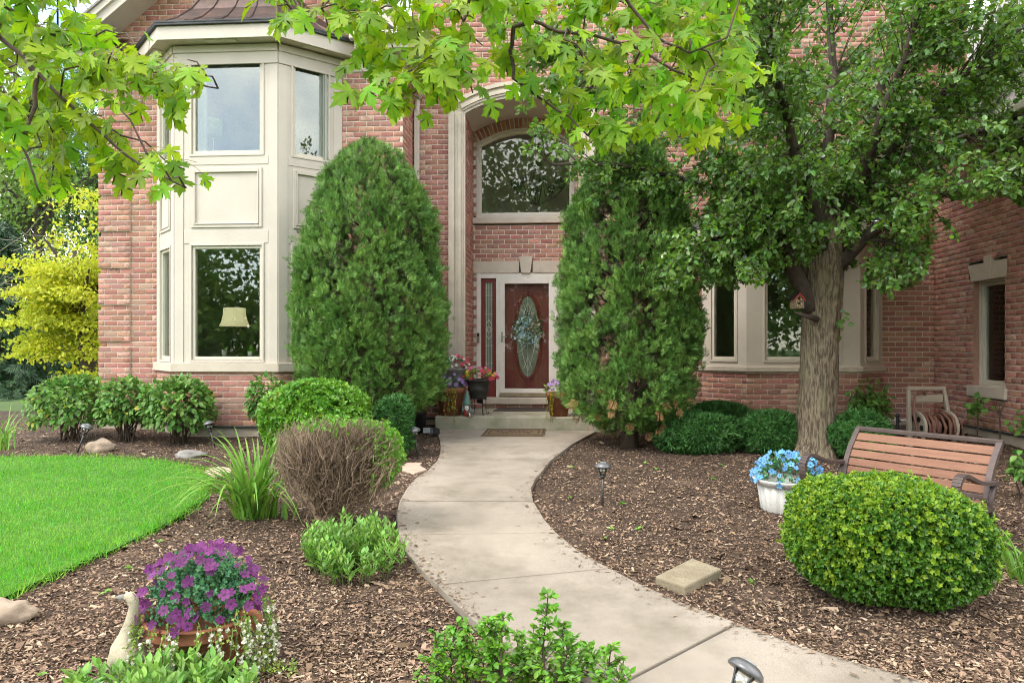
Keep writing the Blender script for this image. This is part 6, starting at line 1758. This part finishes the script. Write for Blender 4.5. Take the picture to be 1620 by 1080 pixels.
b = PD(1120, 1165, 2.72); b.z = gz(b.x, b.y); path_light('path light cut off by the bottom picture edge', b, PD(1168, 1050, 2.80) + Vector((.05, .02, .0)), 1.02)
# low black spotlights by the porch
def spot(label, px, py, aim):
    g_ = G(px, py); t = put('spotlight', label, 'spotlight', g_, aim, 'black garden spotlights by the porch')
    lbuild(MB().tube([(0, 0, -.02), (0, 0, .07)], .012, 6), 'stake', 'black', t)
    lbuild(MB().hexa([(-.06, -.06, .05), (.06, -.06, .05), (.05, .05, .03), (-.05, .05, .03), (-.06, -.05, .14), (.06, -.05, .14), (.05, .05, .12), (-.05, .05, .12)]), 'head', 'black', t, bevel=.008)
    lbuild(MB().hexa([(-.052, -.064, .056), (.052, -.064, .056), (.052, -.0605, .056), (-.052, -.0605, .056), (-.052, -.056, .132), (.052, -.056, .132), (.052, -.0515, .132), (-.052, -.0515, .132)]), 'lens', 'solar', t)
spot('black spotlight with its flat face to the camera', 675, 690, .2); spot('black spotlight touching the left end of the porch', 689, 691, -1.1)
g_ = G(657, 690); t = put('black_bucket', 'black cylindrical bin in the corner left of the porch', 'bin', g_ + Vector((0, .35, 0)))
lbuild(MB().lathe([(0, 0), (.085, 0), (.095, .30), (.10, .31), (.085, .315), (.08, .28), (0, .27)], 20), 'body', 'black', t, smooth=True)
lbuild(MB().tube([(-.1, 0, .29), (-.08, -.02, .36), (0, -.03, .385), (.08, -.02, .36), (.1, 0, .29)], .006, 6), 'handle', 'black', t)

# ---------- stones
pz_ = lambda x, y: gz(x, y)
pv = [G(1036, 911, .06), G(1084, 927, .06), G(1142, 899, .06), G(1095, 882, .06)]
tag(MB().prism([(q.x, q.y) for q in pv], lambda x, y: gz(x, y) - .02, lambda x, y: gz(x, y) + .062).build('stepping_stone', 'paver', None, bevel=.012), 'square tan paving block lying in the bark beside the walk', 'paver')
def rock(label, px, py, rx_, ry_, rz_, m, seed, rot=0, name='rock'):
    g_ = G(px, py); o = MB().blob((0, 0, 0), (rx_, ry_, rz_), 22, 14, .45, seed=seed).build(name, m, None, smooth=True)
    o.location = g_ + Vector((0, 0, rz_ * .35)); o.rotation_euler = (0, 0, rot); return tag(o, label, 'rock')
rock('rounded tan rock at the front edge of the lawn', 10, 982, .15, .12, .085, 'rock', 3, .35); rock('tan boulder near the leaning light under the left shrubs', 160, 714, .17, .12, .11, 'rock', 5, .3)
rock('flat grey rock at the back edge of the lawn', 302, 722, .19, .13, .055, 'gray_rock', 7, .2)
def flag(label, pts):
    q = [G(x_, y_, .03) for x_, y_ in pts]
    tag(MB().prism([(v.x, v.y) for v in q], lambda x, y: gz(x, y) - .02, lambda x, y: gz(x, y) + .03).build('flagstone', 'flagstone', None, bevel=.008), label, 'flagstone', 'flagstones set into the bed')
flag('pinkish flagstone touching the left edge of the walk', [(636, 742), (655, 748), (676, 742), (664, 735), (668, 731), (645, 731), (634, 735)])
flag('pale flagstone between the lawn and the strap leaves', [(322, 744), (338, 752), (364, 748), (368, 740), (346, 737)])

# ---------- porch pots
def on_porch(px, Y): return Vector((PX(px, Y), Y, pzt))
def porch_pot(name, label, base, prof, m, n=32, flute=None):
    t = put(name, label, 'planter', base, group='flower pots on the porch'); lbuild(MB().lathe(prof, n, flute=flute), 'pot', m, t, smooth=False if flute else True); return t
q = on_porch(713, 10.93)
t = porch_pot('flower_pot', 'terracotta porch pot with purple flowers and trailing yellow blooms', q, [(0, 0), (.15, 0), (.205, .33), (.225, .335), (.23, .43), (.205, .43), (.2, .40), (0, .39)], 'terracotta')
c = q + Vector((0, 0, .45)); pos, d = dome(c, (.21, .2, .17), 130, -.1); scatter('foliage', SMALL, np.array(c) + (pos - np.array(c)) * .8, basis(unit(d), rng.normal(0, 1, d.shape)), rng.uniform(.04, .07, len(pos)), 'teal_leaf', t)
pos, d = dome(c, (.22, .2, .2), 44, .0); flower_heads(t, pos, unit(d * .6 + np.array((0, -.8, .3))), .030, 'lilac_petal')
trailing(t, lambda r: q + Vector((r.uniform(-.08, .14), -.22, .44)), 7, .50, 'trail_leaf', 'yellow_petal', .014, lambda p: (0, -1, 0), 9, nl=14, nf=7, lsize=.028)
q = on_porch(716, 11.10) + Vector((.04, 0, 0))
t = porch_pot('flower_urn', 'tall grey stone urn with red and white flowers beside the pilaster', q, [(0, 0), (.14, 0), (.14, .06), (.09, .12), (.08, .2), (.15, .36), (.19, .56), (.20, .66), (.235, .69), (.235, .72), (.2, .715), (.18, .68), (0, .67)], 'urn')
c = q + Vector((0, 0, .74)); pos, d = dome(c, (.23, .2, .16), 110, -.1); scatter('foliage', SMALL, np.array(c) + (pos - np.array(c)) * .8, basis(unit(d), rng.normal(0, 1, d.shape)), rng.uniform(.04, .06, len(pos)), 'teal_leaf', t)
pos, d = dome(c, (.24, .2, .19), 30, .0); flower_heads(t, pos, unit(d * .6 + np.array((0, -.8, .3))), .027, 'red_petal'); pos, d = dome(c, (.24, .2, .17), 34, -.1); flower_heads(t, pos, unit(d * .6 + np.array((0, -.8, .3))), .025, 'white_petal')
q = on_porch(757, 11.02); ps = .26
t = porch_pot('flower_pot', 'black ribbed pot with red flowers on a wire stand', q + Vector((0, 0, ps)), [(0, 0), (.125, 0), (.135, .02), (.15, .10), (.16, .105), (.165, .16), (.158, .17), (.185, .26), (.215, .265), (.22, .29), (.19, .29), (.17, .26), (0, .25)], 'dark_pot')
c = q + Vector((0, 0, ps + .30)); pos, d = dome(c, (.26, .2, .15), 150, -.1); scatter('foliage', SMALL, np.array(c) + (pos - np.array(c)) * .8, basis(unit(d), rng.normal(0, 1, d.shape)), rng.uniform(.04, .07, len(pos)), 'trail_leaf', t)
for mm, nn in (('red_petal', 30), ('pink_petal', 22), ('yellow_petal', 7)):
    pos, d = dome(c, (.28, .2, .18), nn, -.15); flower_heads(t, pos, unit(d * .6 + np.array((0, -.8, .3))), .030, mm)
st = put('plant_stand', 'wire plant stand under the black porch pot', 'stand', q)
lbuild(MB().tube([(.13 * math.cos(a), .13 * math.sin(a), ps - .012) for a in np.linspace(0, 2 * PI, 25)], .006, 6), 'ring', 'iron', st)
for k in range(4):
    a = k * PI / 2 + .6; cs, sn = math.cos(a), math.sin(a)
    lbuild(MB().tube([(.13 * cs, .13 * sn, ps - .01), (.13 * cs, .13 * sn, .10), (.135 * cs, .135 * sn, .03), (.15 * cs, .15 * sn, .006), (.175 * cs, .175 * sn, .012), (.18 * cs, .18 * sn, .03), (.168 * cs, .168 * sn, .035)], .005, 6), 'leg', 'iron', st)
q = on_porch(884, 10.92)
t = porch_pot('flower_pot', 'terracotta pot half hidden by the right arborvitae', q, [(0, 0), (.13, 0), (.18, .28), (.2, .29), (.2, .36), (.17, .36), (0, .33)], 'terracotta')
c = q + Vector((-.04, 0, .38)); pos, d = dome(c, (.2, .18, .15), 90, -.1); scatter('foliage', SMALL, np.array(c) + (pos - np.array(c)) * .8, basis(unit(d), rng.normal(0, 1, d.shape)), rng.uniform(.04, .07, len(pos)), 'trail_leaf', t)
pos, d = dome(c, (.21, .18, .17), 24, .0); flower_heads(t, pos, unit(d * .6 + np.array((-.3, -.8, .3))), .028, 'lilac_petal')
trailing(t, lambda r: q + Vector((r.uniform(-.20, -.04), -.17, .37)), 7, .42, 'trail_leaf', 'yellow_petal', .014, lambda p: (-.4, -1, 0), 10, nl=12, nf=8, lsize=.028)
# gnome
q = on_porch(739, 10.80); gn = put('garden_gnome', 'small bearded gnome figure with a tall hat and wheelbarrow', 'figurine', q)
lbuild(MB().lathe([(0, 0), (.055, 0), (.062, .03), (.058, .09), (.045, .15), (.0, .17)], 16), 'coat', 'gnome_red', gn, smooth=True)
lbuild(MB().lathe([(.066, .165), (.058, .20), (.042, .27), (.024, .34), (.008, .39), (0, .395)], 16), 'hat', 'gnome_green', gn, smooth=True)
lbuild(MB().blob((0, -.018, .165), (.036, .034, .034), 12, 8), 'head', 'gnome_skin', gn, smooth=True)
lbuild(MB().blob((0, -.042, .125), (.036, .026, .05), 12, 8, .2), 'beard', 'gnome_white', gn, smooth=True)
lbuild(MB().blob((0, -.055, .165), (.009, .01, .009), 8, 6), 'nose', 'gnome_skin', gn, smooth=True)
for s in (-1, 1): lbuild(MB().tube([(s * .045, -.01, .13), (s * .066, -.045, .10), (s * .05, -.075, .085)], [.018, .015, .013], 8), 'arm', 'gnome_green', gn, smooth=True)
lbuild(MB().hexa([(.02, -.12, .03), (.11, -.12, .03), (.11, -.05, .03), (.02, -.05, .03), (.0, -.14, .085), (.13, -.14, .085), (.13, -.03, .085), (.0, -.03, .085)]), 'barrow', 'house_gray', gn, bevel=.004)
lbuild(MB().lathe([(.0, -.008), (.03, -.008), (.03, .008), (0, .008)], 14, c=(.06, -.15, .03), M=Matrix.Rotation(PI / 2, 3, 'Y')), 'wheel', 'gnome_white', gn)
# mats
def mat_on(name, label, pts, zf, m, th=.012):
    return tag(MB().prism([(p_.x, p_.y) for p_ in pts], lambda x, y: zf(x, y) + .001, lambda x, y: zf(x, y) + th).build(name, m, None, bevel=.003), label, 'doormat')
def GZ(px, py, z): d = ray(px, py); t_ = (z - CAMZ) / d[2]; return Vector((d[0] * t_, d[1] * t_, z))
mat_on('doormat', 'dark doormat on the porch slab right below the door', [GZ(780, 650.5, pzt), GZ(884, 650.5, pzt), GZ(882, 645.5, pzt), GZ(790, 645.5, pzt)], lambda x, y: pzt, 'mat_dark')
mq = [G(760, 690.5, WZ), G(860, 690.5, WZ), G(864, 679, WZ), G(771, 679, WZ)]
wm = mat_on('doormat', 'brown coir doormat with dark border and script at the foot of the step', mq, lambda x, y: SLOPE * y + WZ + .003, 'mat_coir')
def mq_(u, v):
    a = mq[0].lerp(mq[1], u); b_ = mq[3].lerp(mq[2], u); q_ = a.lerp(b_, v); return Vector((q_.x, q_.y, SLOPE * q_.y + WZ + .017))
def strip(pts, w, name='border'):
    m = MB()
    for a, b_ in zip(pts, pts[1:]):
        d = (b_ - a).normalized(); s = Vector((-d.y, d.x, 0)) * w
        m.hexa([a - s - Vector((0, 0, .004)), b_ - s - Vector((0, 0, .004)), b_ + s - Vector((0, 0, .004)), a + s - Vector((0, 0, .004)), a - s, b_ - s, b_ + s, a + s])
    o = m.build(name, 'mat_dark', wm); return o
for e in (.03, .10): strip([mq_(e, e * 2.2), mq_(1 - e, e * 2.2), mq_(1 - e, 1 - e * 2.2), mq_(e, 1 - e * 2.2), mq_(e, e * 2.2)], .010)
strip([mq_(.2 + .6 * k / 60, .48 + .16 * math.sin(k * .9) * (1 if k % 9 < 5 else .5) + .05 * math.sin(k * .33)) for k in range(61)], .006, 'script')

# ---------- wreath on the door
wc = wallR.pt(dc, -.055, PZ(831, 523, D4)); wr = put('wreath', 'pale blue and cream wreath hanging on the front door', 'wreath', wc)
lbuild(MB().tube([(.17 * math.cos(a), 0, .17 * math.sin(a)) for a in np.linspace(0, 2 * PI, 33)], .014, 6), 'ring', 'twig', wr)
def ringpts(n, a0, a1, r0=.17, sp=.055):
    a = rng.uniform(a0, a1, n); rr_ = r0 + rng.normal(0, sp, n)
    p_ = np.stack([rr_ * np.cos(a), rng.normal(-.008, .014, n), rr_ * np.sin(a)], -1); y_ = np.stack([-np.sin(a) + rng.normal(0, .7, n), rng.normal(-.3, .3, n), np.cos(a) + rng.normal(0, .7, n)], -1)
    return p_ + np.array(wc), y_
for mm, nn, a0, a1, nm in (('wreath_green', 260, 0, 6.28, 'greenery'), ('wreath_blue', 170, 1.0, 5.6, 'blue_leaves'), ('wreath_cream', 90, -1.0, 1.2, 'cream_sprigs')):
    p_, y_ = ringpts(nn, a0, a1); scatter(nm, SMALL, p_, basis(y_, rng.normal(0, .4, p_.shape) + np.array((0, -1, .2))), rng.uniform(.035, .07, nn), mm, wr)
lbuild(MB().tube([(0, .0, .17), (.0, -.01, .30), (-.03, .0, .34), (-.05, 0, .30)], .007, 6), 'hook', 'iron', wr)

# ---------- birdhouse on the pear trunk
bc = P(1260, 477, PB.y - .38)
bhM = Matrix.Translation(bc) @ Matrix.Rotation(.35, 4, 'Z') @ Matrix.Scale(.82, 4)
bh = put('birdhouse', 'small birdhouse with red gable hanging on the pear trunk', 'birdhouse', None, M=bhM)
w, hgt, dpt = .068, .10, .055
def tri(m, y0, y1, sx, z0, z1, zp_): 
    m.add([(-sx, y0, z0), (sx, y0, z0), (sx, y0, z1), (0, y0, zp_), (-sx, y0, z1), (-sx, y1, z0), (sx, y1, z0), (sx, y1, z1), (0, y1, zp_), (-sx, y1, z1)],
          [(0, 1, 2, 3, 4), (9, 8, 7, 6, 5), (0, 5, 6, 1), (1, 6, 7, 2), (2, 7, 8, 3), (3, 8, 9, 4), (4, 9, 5, 0)])
m = MB(); tri(m, -dpt, dpt, w, -hgt, .05, .115); lbuild(m, 'box', 'nest_wood', bh)
for s in (-1, 1):
    lbuild(MB().box(s * w - .011, s * w + .011, -dpt - .008, -dpt + .012, -hgt, .05), 'corner_post', 'house_gray', bh)
    m = MB(); a = [(0, .135), (s * (w + .03), .035), (s * (w + .03), .02), (0, .12)]
    vs = [(x_, y_, z_) for y_ in (-dpt - .02, dpt + .02) for x_, z_ in a]; m.add(vs, [(0, 1, 2, 3), (7, 6, 5, 4), (0, 4, 5, 1), (1, 5, 6, 2), (2, 6, 7, 3), (3, 7, 4, 0)]); lbuild(m, 'roof', 'black', bh)
    m = MB(); a = [(0, .122), (s * (w + .026), .025), (s * (w + .026), .003), (0, .098)]
    vs = [(x_, y_, z_) for y_ in (-dpt - .024, -dpt - .004) for x_, z_ in a]; m.add(vs, [(0, 1, 2, 3), (7, 6, 5, 4), (0, 4, 5, 1), (1, 5, 6, 2), (2, 6, 7, 3), (3, 7, 4, 0)]); lbuild(m, 'bargeboard', 'gnome_red', bh)
for zc_, r_ in ((.045, .021), (-.025, .018)): lbuild(MB().lathe([(0, 0), (r_, 0), (r_, .005), (0, .005)], 16, c=(0, -dpt - .0055, zc_), M=Matrix.Rotation(-PI / 2, 3, 'X')), 'entrance_hole', 'black', bh)
MB().tube([P(1292, 505, PB.y - .26), P(1276, 500, PB.y - .38), P(1258, 494, PB.y - .40)], [.04, .026, .014], 8).build('stub_branch', 'pear_limb', pear, smooth=True)

# ---------- hose reel
hq = G(1476, 708); hq = Vector((hq.x, hq.y, gz(hq.x, hq.y)))
hr = put('hose_reel', 'tan hose reel cart with brown hose against the brick corner', 'hose reel', hq, .12)
def hp(px, py, dy=0): q_ = P(px, py, hq.y + dy) - hq; return q_
HW, HT = .28, hp(1476, 613).z
for s in (-1, 1): lbuild(MB().hexa([(s * .30 - .025, -.02, .0), (s * .30 + .025, -.02, .0), (s * .30 + .025, .06, 0), (s * .30 - .025, .06, 0), (s * .24 - .022, .12, HT - .03), (s * .24 + .022, .12, HT - .03), (s * .24 + .022, .16, HT - .03), (s * .24 - .022, .16, HT - .03)]), 'upright', 'reel_tan', hr, bevel=.01)
lbuild(MB().box(-.262, .262, .115, .165, HT - .045, HT + .01), 'handle_bar', 'reel_tan', hr, bevel=.018)
lbuild(MB().box(-.215, .215, .11, .17, HT - .20, HT - .10), 'tray', 'reel_tan', hr, bevel=.01)
zc_ = .27
for s in (-1, 1):
    disc = MB().lathe([(.0, -.018), (.19, -.018), (.205, -.008), (.205, .008), (.19, .018), (0, .018)], 30, c=(s * .21, .0, zc_), M=Matrix.Rotation(PI / 2, 3, 'Y'))
    d_ = lbuild(disc, 'disc', 'reel_tan', hr, smooth=False)
    for k in range(6):
        a = k * PI / 3; c_ = (s * (.21 + .0195), .12 * math.cos(a), zc_ + .12 * math.sin(a))
        o_ = lbuild(MB().lathe([(0, -.001), (.038, -.001), (.038, .001), (0, .001)], 14, c=c_, M=Matrix.Rotation(PI / 2, 3, 'Y')), 'cutout', 'black', hr); o_.parent = d_
lbuild(MB().lathe([(.10, -.19), (.10, .19)], 20, c=(0, 0, zc_), M=Matrix.Rotation(PI / 2, 3, 'Y')), 'drum', 'black', hr, smooth=True)
coil = []
for k in range(300):
    a = k / 300 * 2 * PI * 13; lay_ = k / 300; x_ = -.175 + .35 * (lay_ * 1.0); r_ = .150 + .03 * math.sin(lay_ * 9) + .012 * math.sin(k * 1.7)
    coil.append((x_ + .02 * math.sin(a * .5), r_ * math.cos(a), zc_ + r_ * math.sin(a)))
lbuild(MB().tube(coil, .018, 7), 'hose', 'hose', hr, smooth=True)
lbuild(MB().tube([(-.20, -.10, .10), (-.29, -.12, .22), (-.29, -.06, .45), (-.22, .05, HT - .10), (-.10, .08, HT - .06), (-.04, .09, HT - .09)], .017, 7), 'hose', 'hose', hr, smooth=True)
lbuild(MB().tube([(.18, -.15, .28), (.27, -.15, .33), (.31, -.13, .2), (.31, -.15, .02)], .017, 7), 'hose', 'hose', hr, smooth=True)
lbuild(MB().tube([(.24, .0, zc_), (.33, -.02, zc_), (.36, -.02, zc_ - .09), (.44, -.02, zc_ - .10)], [.014, .014, .018, .018], 8), 'crank', 'black', hr, smooth=True)
lbuild(MB().box(-.27, .27, -.06, .02, .03, .09), 'foot', 'reel_tan', hr, bevel=.01)
g_ = G(1420, 702); t = put('pipe_post', 'thin dark pipe post left of the hose reel', 'post', g_)
lbuild(MB().tube([(0, 0, -.05), (0, 0, .36)], .022, 8), 'pipe', 'dark_metal', t); lbuild(MB().blob((0, 0, .38), (.03, .03, .03), 10, 6), 'cap', 'dark_metal', t, smooth=True); lbuild(MB().tube([(0, 0, .33), (0, -.06, .33), (0, -.075, .30)], .01, 6), 'spout', 'dark_metal', t)

# ---------- behind the panes
YT = YB + .42
tz = PZ(371, 566, YT); tc_ = PX(371, YT)
tbl = put('window_table', 'narrow brown table inside the lower bay window', 'table', (tc_, YT, .62))
lbuild(MB().box(-.34, .34, -.16, .16, tz - .62 - .035, tz - .62), 'top', 'bench_wood', tbl, bevel=.006)
for sx_ in (-1, 1):
    for sy_ in (-1, 1): lbuild(MB().box(sx_ * .30 - .02, sx_ * .30 + .02, sy_ * .12 - .02, sy_ * .12 + .02, 0, tz - .62 - .036), 'leg', 'bench_wood', tbl)
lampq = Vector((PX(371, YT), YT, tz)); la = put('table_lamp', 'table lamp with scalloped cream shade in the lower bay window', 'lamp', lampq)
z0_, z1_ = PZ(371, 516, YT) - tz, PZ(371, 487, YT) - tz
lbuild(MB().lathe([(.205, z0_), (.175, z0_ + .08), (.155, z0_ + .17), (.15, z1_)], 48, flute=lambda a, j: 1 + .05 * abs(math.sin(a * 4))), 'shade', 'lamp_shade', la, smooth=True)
lbuild(MB().box(-.09, .09, -.06, .06, .0, .035), 'base', 'iron', la, bevel=.01)
lbuild(MB().tube([(0, 0, .03), (0, 0, z0_ + .1)], .012, 8), 'stem', 'iron', la)
for s in (-1, 1):
    lbuild(MB().tube([(s * (.012 + .06 * math.sin(k / 14 * PI) * (1 + .35 * math.sin(k / 14 * 2 * PI))), 0, .04 + .3 * k / 14) for k in range(15)], .008, 6), 'scroll', 'iron', la, smooth=True)
def white_pot_(label, px, h):
    q_ = Vector((PX(px, YT - .04), YT - .04, tz)); t = put('small_pot', label, 'pot', q_); lbuild(MB().lathe([(0, 0), (.032, 0), (.042, h), (.036, h), (0, h - .01)], 18), 'pot', 'white_trim', t, smooth=True)
    p_ = np.array(q_) + np.array((0, 0, h)) + rng.normal(0, .015, (7, 3)); pieces('leaf', OVATE, p_, basis(rng.normal(0, .7, (7, 3)) + np.array((0, 0, .8)), rng.normal(0, .5, (7, 3)) + np.array((0, -1, 0))), rng.uniform(.05, .1, 7), 'privet_leaf', t)
white_pot_('slim white pot left of the table lamp', 355, .12); white_pot_('white pot with a leafy plant right of the table lamp', 396, .10)
YU = 10.45; lq = Vector((PX(338, YU), YU, PZ(338, 217, YU))); t = put('floor_lamp', 'green drum-shaded lamp inside the upstairs bay window', 'lamp', Vector((lq.x, YU, zmid + .1)))
zz_ = lq.z - (zmid + .1)
lbuild(MB().lathe([(.125, zz_), (.125, zz_ + PZ(338, 190, YU) - lq.z)], 24), 'shade', 'green_shade', t, smooth=True); lbuild(MB().tube([(0, 0, 0), (0, 0, zz_ + .1)], .01, 6), 'pole', 'nickel', t); lbuild(MB().lathe([(0, 0), (.13, 0), (.12, .02), (0, .025)], 20), 'base', 'nickel', t, smooth=True)
YC = 13.2; cq = P(851, 300, YC); ch = put('chandelier', 'dark iron chandelier hanging behind the arched window', 'chandelier', cq)
lbuild(MB().tube([(0, 0, -.28), (0, 0, .95)], .014, 8), 'stem', 'iron', ch)
for k in range(8):
    a = k * PI / 4 + .2; cs, sn = math.cos(a), math.sin(a)
    lbuild(MB().tube([(0, 0, -.28), (.15 * cs, .15 * sn, -.24), (.34 * cs, .34 * sn, -.10), (.44 * cs, .44 * sn, .0), (.45 * cs, .45 * sn, .02)], .011, 6), 'arm', 'iron', ch, smooth=True)
    lbuild(MB().tube([(.02 * cs, .02 * sn, .55), (.12 * cs, .12 * sn, .28), (.26 * cs, .26 * sn, -.15)], .007, 5), 'scroll', 'iron', ch, smooth=True)
    lbuild(MB().lathe([(.015, .02), (.055, .05), (.07, .13), (.065, .16)], 14, c=(.45 * cs, .45 * sn, 0)), 'glass_cup', 'iron', ch, smooth=True)
